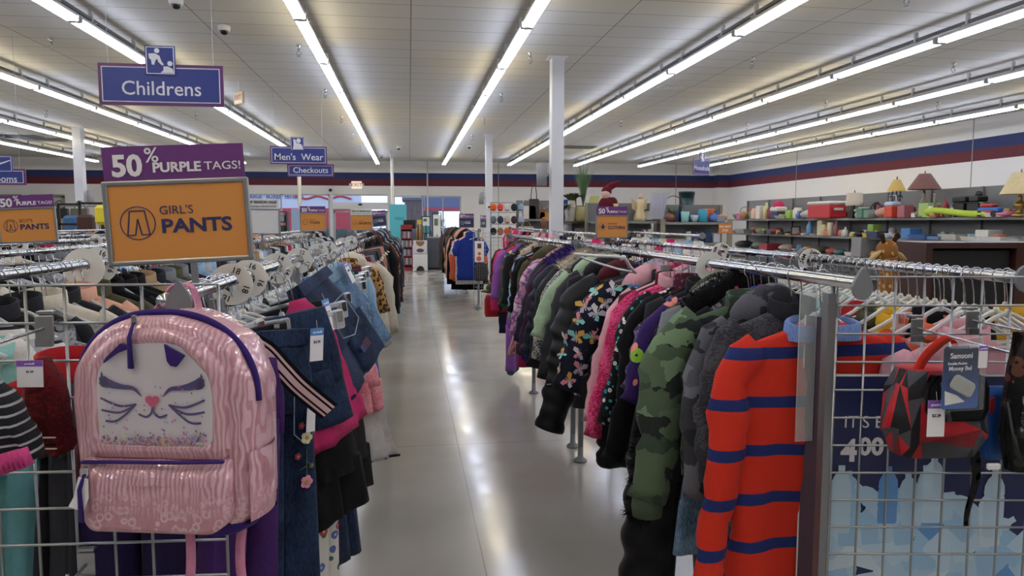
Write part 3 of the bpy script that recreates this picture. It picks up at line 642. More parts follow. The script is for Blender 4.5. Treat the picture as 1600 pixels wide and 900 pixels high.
def sleeve_mb(W, sl, side, r=.05, out=.05, fwd=-.02, seed=0, puffer=0, n=12, rows=9, cuff=0, mi=0, bend=.0):
    rg = random.Random(seed * 7 + side); q = MB()
    P = [Vector((side * W * .78, 0, -.065)), Vector((side * W * .95, 0, -.09)), Vector((side * (W + out * .3), 0, -.15))]
    for i in range(1, rows + 1):
        f = i / rows; P.append(Vector((side * (W + out * (.3 + .7 * f) + .008 * math.sin(f * 5 + seed)), fwd * f + bend * f * f + .006 * math.sin(f * 7 + seed), -.15 - (sl - .15) * f)))
    R = []; m = len(P)
    for i, p in enumerate(P):
        a, b = P[max(0, i - 1)], P[min(m - 1, i + 1)]; t = (b - a).normalized(); u = Vector((0, 1, 0)); v = t.cross(u).normalized()
        f = i / (m - 1); rr = r * (.8 + .3 * min(1, f * 4) - .38 * f)
        if puffer: rr *= 1 + puffer * (abs(math.sin(PI * (f * sl) / .09)) - .4)
        if cuff and f > .9: rr *= .8
        R.append([p + (v * math.cos(2 * PI * k / n) * (1 + .1 * math.sin(3 * f * 9 + k)) + u * math.sin(2 * PI * k / n) * .72) * rr for k in range(n)])
    if not puffer: R = [[p + Vector((noise.noise(p * 19 + Vector((seed, side, 0))), noise.noise(p * 17 + Vector((0, seed, side))), 0)) * .015 for p in r_] for r_ in R]
    R.append([p + (P[-1] - p) * .3 + Vector((0, 0, .01)) for p in R[-1]])
    return q.loft(R, mi)
def collar_mb(W, h=.03, mi=0, y=0):
    q = MB(); a, b = W * .34, .045; n = 20
    return q.loft([[Vector((a * s * math.cos(2 * PI * k / n), y + b * s * math.sin(2 * PI * k / n), z + .012 * math.sin(2 * PI * k / n))) for k in range(n)] for s, z in ((1.1, -.015), (1.05, h), (.93, h), (.9, -.005))], mi, (False, False))
def hood_mb(W, mi=0, seed=0):
    q = MB(); q.ell((-W * .12, .01, -.012), (W * .62, .065, .066), mi, 16, 9)
    return q.xf(lambda p: p + Vector((0, .012 * noise.noise(p * 22 + Vector((seed, 0, 0))), .02 * math.cos(p.x * 9) - abs(p.x) * .18)))
def fur(q, n, L, mi, seed=0, width=.002, fil=None):
    """tufts standing on the faces already built"""
    q.orient(); rg = random.Random(seed); fs = [f for f in q.f if fil is None or fil(sum((q.v[i] for i in f), Vector()) / len(f))]
    ar = []; tot = 0
    for f in fs:
        a, b, c = (q.v[i] for i in f[:3]); tot += max(1e-9, (b - a).cross(c - a).length); ar.append(tot)
    import bisect
    V, Fc = [], []
    for _ in range(n):
        f = fs[min(len(fs) - 1, bisect.bisect(ar, rg.uniform(0, tot)))]; P = [q.v[i] for i in f[:4]]
        nn = (P[1] - P[0]).cross(P[2] - P[0])
        if nn.length < 1e-10: continue
        nn.normalize(); ww = [rg.random() for _ in P]; sw = sum(ww); c = sum((p * (x / sw) for p, x in zip(P, ww)), Vector())
        d = (nn + Vector((rg.uniform(-.8, .8), rg.uniform(-.8, .8), rg.uniform(-1.1, .3)))).normalized(); s = d.cross(Vector((rg.random(), rg.random(), rg.random()))).normalized() * width
        k = len(V); V += [c - s, c + s, c + d * L * rg.uniform(.6, 1.2)]; Fc.append((k, k + 1, k + 2))
    return q.add(V, Fc, mi)
def scatter(q, shapes, n, seed, fil, size, off=.0025, mi0=1):
    """flat printed motifs lying on the cloth"""
    q.orient(); rg = random.Random(seed); done = []; fs = [f for f in q.f if len(f) == 4]; rg.shuffle(fs)
    for f in fs:
        if len(done) >= n: break
        P = [q.v[i] for i in f]; c = sum(P, Vector()) / 4; nn = (P[1] - P[0]).cross(P[2] - P[0])
        if nn.length < 1e-9: continue
        nn.normalize()
        if not fil(c, nn) or any((c - d).length < size * 1.5 for d in done): continue
        done.append(c); u = nn.cross(Vector((0, 0, 1))); u.normalize(); v = nn.cross(u) * -1; a = rg.uniform(-.9, .9); s = size * rg.uniform(.7, 1.2); u, v = u * math.cos(a) + v * math.sin(a), v * math.cos(a) - u * math.sin(a)
        for poly, mi in rg.choice(shapes):
            mi = mi if mi >= 0 else rg.randint(mi0, mi0 - mi - 1)
            q.add([c + nn * off + (u * x + v * y) * s for x, y in poly], [tuple(range(len(poly)))], mi, False)
    return q
def legs_mb(W, L, rise=.2, Tk=.024, leg=.5, gap=.02, seed=0, n=14, flare=1.0, mi=0, fold=.006, m=8):
    """trousers or shorts hung from the waist"""
    q = MB(); rg = random.Random(seed); ph = rg.uniform(0, 6); k = 2 * PI / W
    q.loft([rnd_ring(W * f, Tk * (.7 + .3 * min(1, i / 2)), -rise * i / 4, n + 8, seed, fold * i / 4, ph, k) for i, f in enumerate((.84, .9, .96, 1, 1.0))], mi)
    for s in (-1, 1):
        R = []
        for i in range(m):
            f = i / (m - 1); hw = W * leg * (1 + (flare - 1) * f) * .98; R.append(rnd_ring(hw, Tk * 1.02, -rise * .8 - (L - rise * .8) * f, n, seed, fold, ph + s, k, s * (W - hw + (W * gap) * f * 6)))
        q.loft(R, mi)
    return q
def quad_warp(q, TL, TR, BL, BR, W, L):
    """lay a garment of half width W and length L over the four given corners"""
    def fn(p):
        u, v = p.x / (2 * W) + .5, -p.z / L
        P = (TL * (1 - u) + TR * u) * (1 - v) + (BL * (1 - u) + BR * u) * v
        du = (TR - TL) * (1 - v) + (BR - BL) * v; dv = (BL - TL) * (1 - u) + (BR - TR) * u
        N = du.cross(dv).normalized()
        if N.dot(EYE - P) > 0: N = -N
        return P + N * p.y                     # negative y comes forward
    return q.xf(fn)
tag_white = mat('price_card', '#ece9ea', .6); tag_purple = mat('price_purple', '#8553b0', .5); tag_blue = mat('price_blue', '#3f86c8', .5)
def price_tag(parent, M, band, w_=.038, h=.075, price='', lab=None):
    q = MB(); q.box((0, 0, -h / 2), (w_, .0008, h)); q.box((0, -.0006, -h * .11), (w_, .0008, h * .22), 1)
    if price: q.merge(text(price, h * .11, .004), T(0, -.001, -h * .42), 2)
    q.merge(text('goodwill', h * .10, .02), T(0, -.0016, -h * .12), 3)
    q.tube([(0, 0, 0), (0, .004, .02)], .0006, 4, 0)
    o = q.build('price_tag', [tag_white, band, black_ink, white_ink], parent); o.matrix_local = M
    return o

# ------------------------------------------------------------------ cloths
F = fabric
CL = {}
def defc(key, word, *a, **k): CL[key] = (word, F(key, *a, **k))
for key, word, col in (('black', 'black', '#0a0a0d'), ('charcoal', 'charcoal', '#222328'), ('navy', 'navy', '#1b2138'), ('grey', 'grey', '#777a80'), ('lightgrey', 'light grey', '#a9abb0'), ('white', 'white', '#d9d7d2'), ('cream', 'cream', '#cfc6b4'),
    ('red', 'red', '#a52026'), ('maroon', 'maroon', '#4f1820'), ('crimson', 'crimson', '#a3234a'), ('hotpink', 'hot pink', '#d0306a'), ('pink', 'pale pink', '#d9a3ab'), ('rose', 'dusty rose', '#b5697a'), ('purple', 'purple', '#4d2a6b'), ('orchid', 'orchid purple', '#8f5aa8'),
    ('royal', 'royal blue', '#22368a'), ('blue', 'mid blue', '#4a6a9c'), ('skyblue', 'pale blue', '#8fb0cb'), ('teal', 'teal', '#2c6f75'), ('aqua', 'aqua', '#8fc5bd'), ('sage', 'sage green', '#a8bf9c'), ('green', 'dark green', '#22452f'), ('olive', 'olive', '#4c4b33'),
    ('mustard', 'mustard', '#c29427'), ('yellow', 'yellow', '#d9ae2f'), ('orange', 'orange', '#d4642c'), ('coral', 'coral', '#d9694f'), ('peach', 'peach', '#d8a58c'), ('tan', 'tan', '#a58a68'), ('brown', 'brown', '#513a2c'), ('plum', 'plum', '#3b2038')):
    defc(key, word, col)
defc('denim', 'dark denim', '#131b30', 'denim', ['#2a3c5a']); defc('lightdenim', 'washed denim', '#3c566f', 'denim', ['#7d97ad'])
defc('rugby', 'red and navy striped', '#c8301f', 'hstripe', ['#232f66'], 7.2); defc('camo', 'green camouflage', '#3b493b', 'camo', ['#4c5d48', '#6f8566', '#262c28', '#56684f'], 9)
defc('greycamo', 'grey camouflage', '#3a3a40', 'camo', ['#55555c', '#2b2b30', '#6c6c74'], 9); defc('plaidr', 'red plaid', '#5d1a22', 'plaid', ['#7b2128', '#cfc0b4'], 14); defc('plaidw', 'black and white checked', '#d6d4d0', 'plaid', ['#c9c7c4', '#1f1f28'], 20)
defc('plaidb', 'blue plaid', '#2b3c63', 'plaid', ['#8795b1', '#c9c9c9'], 16); defc('stripebw', 'monochrome striped', '#dcdad6', 'hstripe', ['#1c1c20', '#8a8a8e'], 22); defc('pinstr', 'navy pinstriped', '#232b44', 'hstripe', ['#c7c9d2'], 30)
defc('leopard', 'leopard print', '#b98d55', 'leopard', ['#3b2716', '#7a5126'], 42); defc('saltpep', 'salt and pepper knit', '#1b1b1d', 'heather', ['#c4c2bd']); defc('floralw', 'floral print white', '#d8d3cc', 'floral', ['#c0524e', '#49705a', '#d1a24a', '#5f6fa4'], 26)
defc('floraln', 'navy floral', '#1a1d33', 'floral', ['#b8435e', '#3c9aa3', '#e0d6cc', '#d48b3e'], 30); defc('rainbow', 'purple flower print', '#33205a', 'floral', ['#4a63c9', '#e88f7a', '#8fc13e', '#c05aa0'], 13); defc('turq', 'black and turquoise print', '#15171c', 'floral', ['#3aa0a6', '#e6e4de', '#3aa0a6', '#d9d9d4'], 40)
defc('santa', 'green holiday print', '#1f5138', 'floral', ['#c4322f', '#e8e2da', '#d8b89b'], 20); defc('marble', 'pink and purple marbled', '#b67396', 'marble', ['#c58fae', '#7a4a80', '#d7b6c6'], 9); defc('cable', 'hot pink cable knit', '#b81f55', 'heather', ['#ee5a8c']); defc('greyknit', 'grey heather', '#5c5d62', 'heather', ['#9c9da2'])
defc('tealprint', 'teal patterned', '#3f6f68', 'spots', ['#a8c4b4'], 30); defc('butter', 'navy butterfly print', '#191b2c'); defc('plush', 'salmon plush', '#c9707d', 'heather', ['#e59aa0']); defc('maroonfl', 'maroon fleece', '#4c1116', 'heather', ['#6c1a20'])
defc('bwknit', 'black and grey striped knit', '#1c1d21', 'hstripe', ['#a3a4a8'], 60); defc('geo', 'red black geometric', '#1c1b1e', 'camo', ['#3b3a3e', '#b3232b', '#222125'], 14)
puff_black = mat('black_nylon', '#0a0a0e', .5, 0, .3); puff_navy = mat('navy_nylon', '#10162a', .5, 0, .3); fur_white = F('furw', '#cfc3b0', rough=.95); fur_purple = F('furp', '#3f2f78', rough=.95); fur_black = F('furb', '#0c0c0e', rough=.95)
CL['puffb'] = ('black puffer', puff_black); CL['puffn'] = ('navy puffer', puff_navy)

GREQ = []                                    # generic garments waiting to be built, nearest first
TOPT, LEGT = [], []
for i, (W, L, sl, kw) in enumerate(((.17, .42, .40, {}), (.19, .48, .46, dict(flare=.08)), (.2, .55, .5, {}), (.18, .45, .17, {}), (.16, .36, .33, {}), (.21, .58, .52, dict(flare=.1)), (.19, .5, .2, {}), (.2, .62, .54, dict(puffer=.35)))):
    q = body_mb(W, L, .03, i, n=16, rows=8, **{k: v for k, v in kw.items()})
    for s in (-1, 1): q.merge(sleeve_mb(W, sl, s, .052, .045, -.03 if s < 0 else .02, i, kw.get('puffer', 0), n=9, rows=6))
    if i in (2, 5, 7): q.merge(hood_mb(W, 0, i))
    else: q.merge(collar_mb(W))
    TOPT.append((q, ('shirt', 'top', 'hoodie', 't-shirt', 'baby top', 'jacket', 'blouse', 'padded coat')[i]))
for i, (W, L, kw) in enumerate(((.14, .62, {}), (.15, .75, dict(flare=1.1)), (.17, .34, dict(rise=.22)), (.14, .58, dict(flare=.8)))):
    LEGT.append((legs_mb(W, L, seed=i, **kw), ('trousers', 'trousers', 'shorts', 'leggings')[i]))
_gm = {}
def gmesh(kind, i, key):
    if (kind, i) not in _gm: _gm[(kind, i)] = (TOPT if kind == 't' else LEGT)[i][0].mesh((TOPT if kind == 't' else LEGT)[i][1].replace(' ', '_').replace('-', '_'), CL['grey'][1])
    return _gm[(kind, i)]
def ask(kind, i, key, x, y, yaw, where, roll=0, z=RZ, drop=.100, hang=None, s=1.0):
    GREQ.append((math.hypot(x, y) * (.35 if 'aisle racks' in where or 'far right racks' in where else 1), kind, i, key, x, y, z, yaw, where, roll, drop, s))
    if hang: ask_hanger(hang, x, y, yaw, 'under the ' + CL[key][0] + ' ' + (TOPT if kind == 't' else LEGT)[i][1] + ', ' + where, z, roll)
def build_generic(limit):
    GREQ.sort(key=lambda t: t[0]); used = {}
    far = MB(); fm = []
    for n_, (d, kind, i, key, x, y, z, yaw, where, roll, drop, s) in enumerate(GREQ):
        word, m_ = CL[key]; kn = (TOPT if kind == 't' else LEGT)[i][1]
        if n_ < limit:
            o = link(kn.replace(' ', '_').replace('-', '_'), gmesh(kind, i, key), None, (x, y, z - drop)); o.rotation_euler = (0, roll, yaw); o.scale = s if isinstance(s, tuple) else (s, s, s)
            o.material_slots[0].link = 'OBJECT'; o.material_slots[0].material = m_
            tag(o, f"{word} {kn}, {where}", kn, 'garments hung on the racks')
        else:
            if m_ not in fm: fm.append(m_)
            far.merge((TOPT if kind == 't' else LEGT)[i][0], T(x, y, z - drop) @ Matrix.Rotation(yaw, 4, 'Z') @ Matrix.Diagonal((s if isinstance(s, tuple) else (s, s, s)) + (1,)), mset=fm.index(m_))
    if far.v: o = tag(far.build('distant_clothes', fm), 'mass of assorted clothes hanging on the farthest left racks', 'clothes'); o['kind'] = 'stuff'

# ------------------------------------------------------------------ right hand rack: the garments one by one, near to far
RX = 1.12
rack(RX, 1.70, 4.78, 'chrome clothes rack nearest on the right, carrying the striped rugby shirt', [1.83, 3.13, 4.71], plate=False)
rack(RX + .02, 4.98, 8.4, 'second chrome rack on the right of the aisle, behind the nearest one', [5.03, 6.7, 8.3])
q = MB(); pl = [(.024 * math.sin(a) * (1 if math.cos(a) < 0 else (1 - .55 * math.cos(a))), -.03 * math.cos(a) * -1 * (1.0 if math.cos(a) < 0 else 1.35)) for a in [2 * PI * k / 28 for k in range(28)]]
TEAR = pl
def teardrop(x, y, z, par, k=1.15):
    q = MB(); q.prism([(a * k, b * k) for a, b in pl], -.006, .004); o = q.build('end_plate', grey_pl, par); o.location = (x, y, z)
rk = bpy.data.objects['clothes_rack']; teardrop(0, 1.695 - 3.24, RZ - .005, rk)
def fur_trim(q0, n, L, m_, mi=1, seed=0): return fur(q0, n, L, mi, seed)
def garment(name, cat, lab, m_, x, y, yaw, W, L, sl, z=RZ, drop=.100, Tk=.03, r=.055, out=.05, fwd=-.02, puffer=0, flare=0, collar=None, hood=None, seed=0, cuff=None, fold=.009, hang='clear', hanglab=None, sleeve_m=None, bend=0, body_fn=None, roll=0):
    ms = m_ if isinstance(m_, (list, tuple)) else [m_]
    x += 0 if y < 2.3 else .07 if y < 6.4 else .17
    if 2.4 < y < 5.7: out = max(out, .10) + .055
    q = body_mb(W, L, Tk, seed, flare, puffer, fold=fold, n=26, rows=int(L / .016) if puffer else 13)
    if body_fn: body_fn(q)
    o = q.build(name, ms, None, (x, y, z - drop)); o.rotation_euler = (0, roll, yaw); tag(o, lab, cat, 'garments hung on the racks')
    if sl:
        for s in (-1, 1):
            e = sleeve_mb(W, sl, s, r, out, fwd if s < 0 else .02, seed, puffer, n=14, rows=int(sl / .016) if puffer else 12, bend=bend)
            if body_fn: body_fn(e)
            e.build('sleeve', sleeve_m or ms, o)
            if cuff:
                P = [v for v in e.v]; k = len(P) - 28; c = sum(P[k:k + 14], Vector()) / 14
                cq = MB(); cq.lathe([(r * .62, .035), (r * .66, .0), (r * .6, -.035)], (c.x, c.y, c.z - .02), 14, 0, (False, True), 1, .8); cq.build('cuff', cuff, o)
    if collar: collar_mb(W, .03).build('collar', collar, o)
    if hood:
        h = hood_mb(W, 0, seed); hm_ = hood if not isinstance(hood, tuple) else hood[0]
        if isinstance(hood, tuple): fur(h, hood[1], hood[2], 0, seed, .002)
        h.build('hood', hm_, o)
        if isinstance(hood, tuple):
            h = MB(); h.tube(smooth_path([(.1, -.02, .03), (0, -.06, .05), (-.1, -.06, .02), (-.21, -.05, -.05)], 4), .042, 9); fur(h, hood[1], hood[2], 0, seed + 1, .002); h.build('fur_trim', hm_, o)
    if hang: ask_hanger(hang, x, y, yaw, 'holding the ' + (hanglab or re.split(r',| on | with | hung| beside | whose | right | between | draped| hanging| next', lab)[0]), z, roll)
    return o
c_ = lambda k: CL[k][1]
hood_cam = None
wings = lambda: [[([(0, 0), (.3, .75), (.95, .85), (1.0, .35), (.3, 0)], -5), ([(0, 0), (-.3, .75), (-.95, .85), (-1.0, .35), (-.3, 0)], -5), ([(0, 0), (.5, -.1), (.75, -.6), (.3, -.75)], -5), ([(0, 0), (-.5, -.1), (-.75, -.6), (-.3, -.75)], -5), ([(.04, .7), (.04, -.6), (-.04, -.6), (-.04, .7)], 1)]]
def butterflies(q): scatter(q, wings(), 30, 5, lambda c, n: n.y < .3, .036)
bf_m = [c_('butter'), mat('wing_white', '#d5cfd0', .8), mat('wing_pink', '#d1848f', .8), mat('wing_mint', '#7cc0b6', .8), mat('wing_gold', '#c79a45', .8), mat('wing_lilac', '#a9a3b6', .8)]
# nearest: rugby shirt
o = garment('rugby_shirt', 'shirt', 'red and navy striped rugby shirt at the front of the right rack', c_('rugby'), RX + .045, 1.95, .06, .25, .80, .74, Tk=.035, r=.057, out=.10, fwd=-.05, flare=.10, seed=3, fold=.012, drop=.135, hanglab='red and navy striped rugby shirt')
q = collar_mb(.28, .03); q.xf(lambda p: Vector((p.x * 1.15, p.y * 1.2 - .01, p.z - .012 - abs(p.x) * .12))); q.build('collar', F('chambray', '#5a72a8', 'denim', ['#7d93c2']), o)
garment('denim_jacket', 'jacket', 'charcoal grey jacket with ribbed collar, right behind the rugby shirt', F('sherpa', '#2e2e33', 'heather', ['#47474d']), RX, 2.03, .05, .205, .50, .5, Tk=.04, r=.065, out=.05, seed=5, collar=c_('charcoal'))
garment('camouflage_hoodie', 'hoodie', 'grey camouflage hoodie hanging low behind the charcoal jacket', c_('greycamo'), RX - .01, 2.10, 0, .2, .58, .58, r=.058, out=.06, hood=c_('greycamo'), seed=6)
o = garment('camouflage_shirt', 'shirt', 'green camouflage long sleeved shirt with open collar', c_('camo'), RX - .05, 2.20, -.12, .21, .56, .62, r=.078, out=.12, fwd=-.06, seed=7, collar=c_('camo'), cuff=F('camocuff', '#4a5747'))
q = MB(); q.box((.02, -.055, .012), (.03, .003, .014)); q.box((.05, -.052, .006), (.022, .003, .012)); q.build('neck_label', ivory, o)
ask('l', 2, 'lightdenim', RX - .08, 2.27, .1, 'showing low under the green camouflage shirt', z=RZ - .5)
garment('sweatshirt', 'sweatshirt', 'royal blue sweatshirt with only its shoulder showing behind the camouflage shirt', c_('royal'), RX, 2.30, 0, .2, .5, .45, seed=8, collar=c_('royal'))
o = garment('long_sleeved_top', 'top', 'black long sleeved top beside the furry black coat', c_('black'), RX - .02, 2.37, .05, .2, .6, .62, r=.055, out=.05, seed=9, collar=c_('hotpink'))
o = garment('fur_coat', 'coat', 'long black furry coat with a white price tag at its collar', fur_black, RX - .02, 2.50, .05, .215, .62, .80, Tk=.045, r=.062, out=.065, fwd=-.03, seed=10, body_fn=lambda q: fur(q, 2600, .035, 0, 4), hood=(fur_black, 900, .03))
price_tag(o, T(-.115, -.085, .035) @ Matrix.Rotation(.1, 4, 'Y'), tag_blue, .045, .095, '$3.79')
q = legs_mb(.22, .8, .3, .075, .47, .02, 3, 18, m=44); q.xf(lambda p: Vector((p.x * (1 + .04 * math.sin(p.z * 42)), p.y * (1 + .11 * math.sin(p.z * 42)), p.z)))
o = tag(q.build('snow_trousers', puff_black, None, (RX - .09, 2.60, .96)), 'black quilted snow trousers hanging below the furry black coat', 'trousers', 'garments hung on the racks'); o.rotation_euler = (0, 0, -.15)
o = garment('fleece_jacket', 'jacket', 'purple fleece jacket printed with bright flowers and rainbows', c_('rainbow'), RX - .02, 2.64, -.05, .2, .5, .42, r=.06, out=.05, seed=12, collar=c_('plum'))
garment('printed_shirt', 'top', 'dark purple patterned top beside the flower fleece', F('purpat', '#3b2a4a', 'marble', ['#5c4670', '#231a2d', '#6f5c86'], 20), RX, 2.74, 0, .2, .45, .4, seed=13)
garment('velour_shirt', 'top', 'plain black velour top right of the turquoise print', c_('black'), RX - .03, 2.83, 0, .2, .88, .70, r=.06, seed=14)
garment('printed_fleece', 'jacket', 'black fleece with turquoise and white animal print', c_('turq'), RX - .03, 2.93, 0, .2, .62, .58, r=.055, seed=15, collar=F('redfl', '#571b33', 'floral', ['#b8435e', '#2b7c84'], 60))
garment('cable_sweater', 'sweater', 'hot pink cable knit sweater sleeve in the middle of the rack', c_('cable'), RX - .06, 3.03, 0, .2, .55, .66, r=.05, out=.05, seed=16, collar=c_('pink'))
garment('long_sleeved_top', 'top', 'pale pink long sleeved top beside the hot pink sweater', c_('pink'), RX - .05, 3.13, 0, .2, .55, .62, r=.05, seed=17)
o = garment('butterfly_jacket', 'jacket', 'navy jacket printed all over with colourful butterflies', bf_m, RX - .05, 3.30, -.15, .215, .52, .52, Tk=.045, r=.085, out=.16, fwd=-.05, seed=18, body_fn=butterflies, hood=c_('pink'))
price_tag(o, T(-.12, -.095, -.03) @ Matrix.Rotation(-.12, 4, 'Y'), tag_blue, .05, .10, '$3.29')
garment('puffer_vest', 'vest', 'matt black padded vest between butterfly jacket and puffer coat', puff_black, RX - .06, 3.45, 0, .22, .95, 0, Tk=.05, puffer=.3, seed=19)
o = garment('puffer_coat', 'coat', 'big black puffer coat whose sleeve reaches far into the aisle', puff_black, RX - .05, 3.62, -.10, .225, .6, .78, Tk=.055, r=.092, out=.17, fwd=-.12, puffer=.12, seed=20, collar=puff_black)
garment('sweatshirt', 'sweatshirt', 'light grey sweatshirt behind the big black puffer coat', c_('lightgrey'), RX, 3.74, 0, .2, .5, .45, seed=21)
garment('sweatshirt', 'sweatshirt', 'bright blue sweatshirt farther along the right rack', c_('royal'), RX - .02, 3.84, 0, .2, .5, .45, seed=22, collar=c_('royal'))
o = garment('rain_jacket', 'jacket', 'charcoal softshell jacket with a hood draped over its back', F('softsh', '#26272c', rough=.6), RX - .05, 4.02, -.1, .225, .8, .62, Tk=.045, r=.075, out=.08, fwd=-.05, seed=23, hood=c_('charcoal'))
o = garment('hooded_sweatshirt', 'hoodie', 'sage green hoodie with a purple price tag', c_('sage'), RX - .08, 4.22, -.12, .215, .5, .42, Tk=.045, seed=24, hood=c_('sage'))
price_tag(o, T(-.13, -.07, -.06) @ Matrix.Rotation(-.2, 4, 'Y'), tag_purple, .05, .1, '$2.29')
garment('knit_sweater', 'sweater', 'salt and pepper knit sweater beside the sage hoodie', c_('saltpep'), RX - .06, 4.36, -.1, .21, .55, .58, r=.065, out=.09, seed=25)
o = garment('winter_coat', 'coat', 'black winter coat with a fluffy white fur hood', puff_black, RX - .04, 4.52, -.1, .225, .9, .66, Tk=.05, r=.075, out=.1, seed=26, hood=(fur_white, 1800, .05))
price_tag(o, T(-.16, -.07, -.11) @ Matrix.Rotation(.3, 4, 'Y'), tag_white, .06, .1)
garment('parka', 'coat', 'navy parka between the white and purple fur hoods', puff_navy, RX - .04, 4.75, -.1, .22, .85, .62, Tk=.05, r=.075, out=.1, puffer=.15, seed=27, collar=puff_navy)
o = garment('winter_coat', 'coat', 'dark plum coat with a fluffy purple fur hood', c_('plum'), RX - .04, 4.95, -.1, .22, .8, .66, Tk=.05, r=.07, out=.1, seed=28, hood=(fur_purple, 1800, .05))
q = MB(); q.ell((-.33, -.03, -.64), (.07, .055, .06)); fur(q, 700, .03, 0, 5); q.build('fur_cuff', fur_purple, o)
o = garment('winter_coat', 'coat', 'navy coat with dark fur around its hood', puff_navy, RX - .02, 5.2, 0, .22, .6, .6, Tk=.05, r=.07, out=.08, seed=29, hood=(F('furgrey', '#3d3a44'), 900, .045))
garment('fleece_jacket', 'jacket', 'pink and purple marbled plush jacket', c_('marble'), RX - .04, 5.42, -.05, .21, .62, .6, Tk=.045, r=.07, out=.08, seed=30, hood=c_('pink'))
q_o = garment('dress', 'dress', 'pale pink dress with a ruffled hem reaching into the aisle', c_('pink'), RX - .06, 5.62, -.1, .2, .78, 0, flare=.9, seed=31, fold=.02)
garment('plaid_skirt', 'skirt', 'dark red plaid skirt hung low beside the pink dress', c_('plaidr'), RX - .16, 5.55, -.2, .17, .3, 0, z=RZ - .45, flare=.5, fold=.018, seed=32, hang=None)
garment('velvet_top', 'top', 'black velvet top in the second right hand rack', c_('black'), RX - .05, 5.85, -.05, .22, .5, .48, Tk=.05, r=.075, out=.09, seed=33)
garment('dress', 'dress', 'crimson dress hanging almost to the floor', c_('crimson'), RX - .08, 6.0, 0, .19, .95, 0, flare=.2, seed=34)
garment('cardigan', 'cardigan', 'grey cardigan beside the black velvet top', c_('grey'), RX - .06, 6.18, 0, .2, .74, .6, r=.05, seed=35)
garment('shirt', 'shirt', 'pale blue shirt beside the grey cardigan', c_('skyblue'), RX - .06, 6.32, 0, .19, .8, .55, seed=36)
garment('printed_dress', 'dress', 'cream dress with coloured flower print', c_('floralw'), RX - .08, 6.48, 0, .19, .85, 0, flare=.3, seed=37)
o = garment('lined_coat', 'coat', 'cream fur lined coat beside the green holiday pyjamas', F('cream2', '#c5baa5'), RX - .06, 6.68, 0, .21, .62, .62, Tk=.05, r=.065, out=.08, seed=38, hood=(fur_white, 700, .04))
garment('denim_jacket', 'jacket', 'washed denim jacket next to the holiday pyjamas', c_('lightdenim'), RX - .02, 6.88, 0, .2, .5, .5, seed=39, collar=c_('lightdenim'))
garment('pyjama_top', 'pyjama top', 'dark green pyjama top with red holiday print', c_('santa'), RX - .12, 7.05, -.1, .2, .62, .56, Tk=.045, r=.07, out=.07, seed=40, collar=c_('santa'))
garment('sweatshirt', 'sweatshirt', 'orchid purple sweatshirt at the end of the right racks', c_('orchid'), RX - .16, 7.35, -.1, .2, .62, .52, r=.065, out=.07, seed=41, collar=c_('orchid'))
q = legs_mb(.15, .62, .2, .05, .46, .02, 9); o = tag(q.build('jogging_trousers', c_('orchid'), None, (RX - .09, 7.3, .74), 1.2), 'orchid purple jogging trousers with teal cuffs', 'trousers', 'garments hung on the racks')
q = MB()
for s in (-1, 1): q.box((s * .085, 0, -.64), (.09, .075, .06), 0, 0, .02)
q.build('cuff', c_('teal'), o)
garment('long_sleeved_top', 'top', 'hot pink long sleeved top behind the purple sweatshirt', c_('hotpink'), RX - .18, 7.55, 0, .19, .6, .66, seed=42)
garment('costume_top', 'top', 'maroon and black patterned top at the far end of the right racks', F('marbd', '#26171c', 'marble', ['#531f22', '#17181c', '#6d3a2a'], 12), RX - .15, 7.85, 0, .2, .75, .6, seed=43)
garment('school_trousers', 'trousers', 'navy long garment, last on the right racks', c_('navy'), RX - .12, 8.1, 0, .19, .98, 0, seed=44)
q = MB(); q.ell((0, 0, 0), (.10, .08, .07)); q.ell((-.09, -.03, -.03), (.07, .07, .015)); tag(q.build('cap', c_('olive'), None, (RX - .22, 7.75, .9)), 'olive cap hung at the far end of the right racks', 'cap')
q = MB(); q.loft([rnd_ring(.09 * f, .05, z, 18, 0, .006, 1, 30) for f, z in ((.8, 0), (1, -.05), (1, -.2), (.9, -.24))]); q.tube(smooth_path([(-.05, 0, 0), (-.04, 0, .16), (.04, 0, .16), (.05, 0, 0)]), .006, 5)
tag(q.build('drawstring_bag', c_('red'), None, (RX - .2, 8.2, .78)), 'small red bag hanging by the end of the right racks', 'bag')
# fill the rail between them
random.seed(77)
DARK = ['black', 'charcoal', 'navy', 'plum', 'black', 'grey', 'black', 'olive', 'charcoal', 'greyknit', 'puffb', 'navy', 'floraln', 'maroon']
y = 2.45; k = 0
while y < 8.2:
    k += 1
    ask('t', random.choice((0, 1, 2, 5, 1)), random.choice(DARK), RX + random.uniform(-.02, .05), y, random.uniform(-.15, .15), f"{ordinal(k)} between the coats of the right rack", hang=random.choice(('clear', 'clear', 'milky', 'black')))
    y += .155 if y < 5 else .21
# bare hooks bunched on the right rail
k = 0
for a, b2, st in ((2.06, 3.4, .062), (3.5, 8.3, .14)):
    y = a
    while y < b2:
        k += 1; ask_hanger(random.choice(('clear', 'clear', 'milky')), RX + .05, y, random.uniform(-.3, .3), f"with bare hook, {ordinal(k)} spare one along the right rack"); y += st * random.uniform(.7, 1.3)
o = tag(link('plastic_hanger', HANG['white'], None, (RX - .2, 2.82, 1.49)), 'white plastic hanger lying loose across the jackets of the right rack', 'hanger', 'plastic hangers'); o.rotation_euler = (1.25, .25, .5); o.scale = (1.1, 1.1, 1.1)

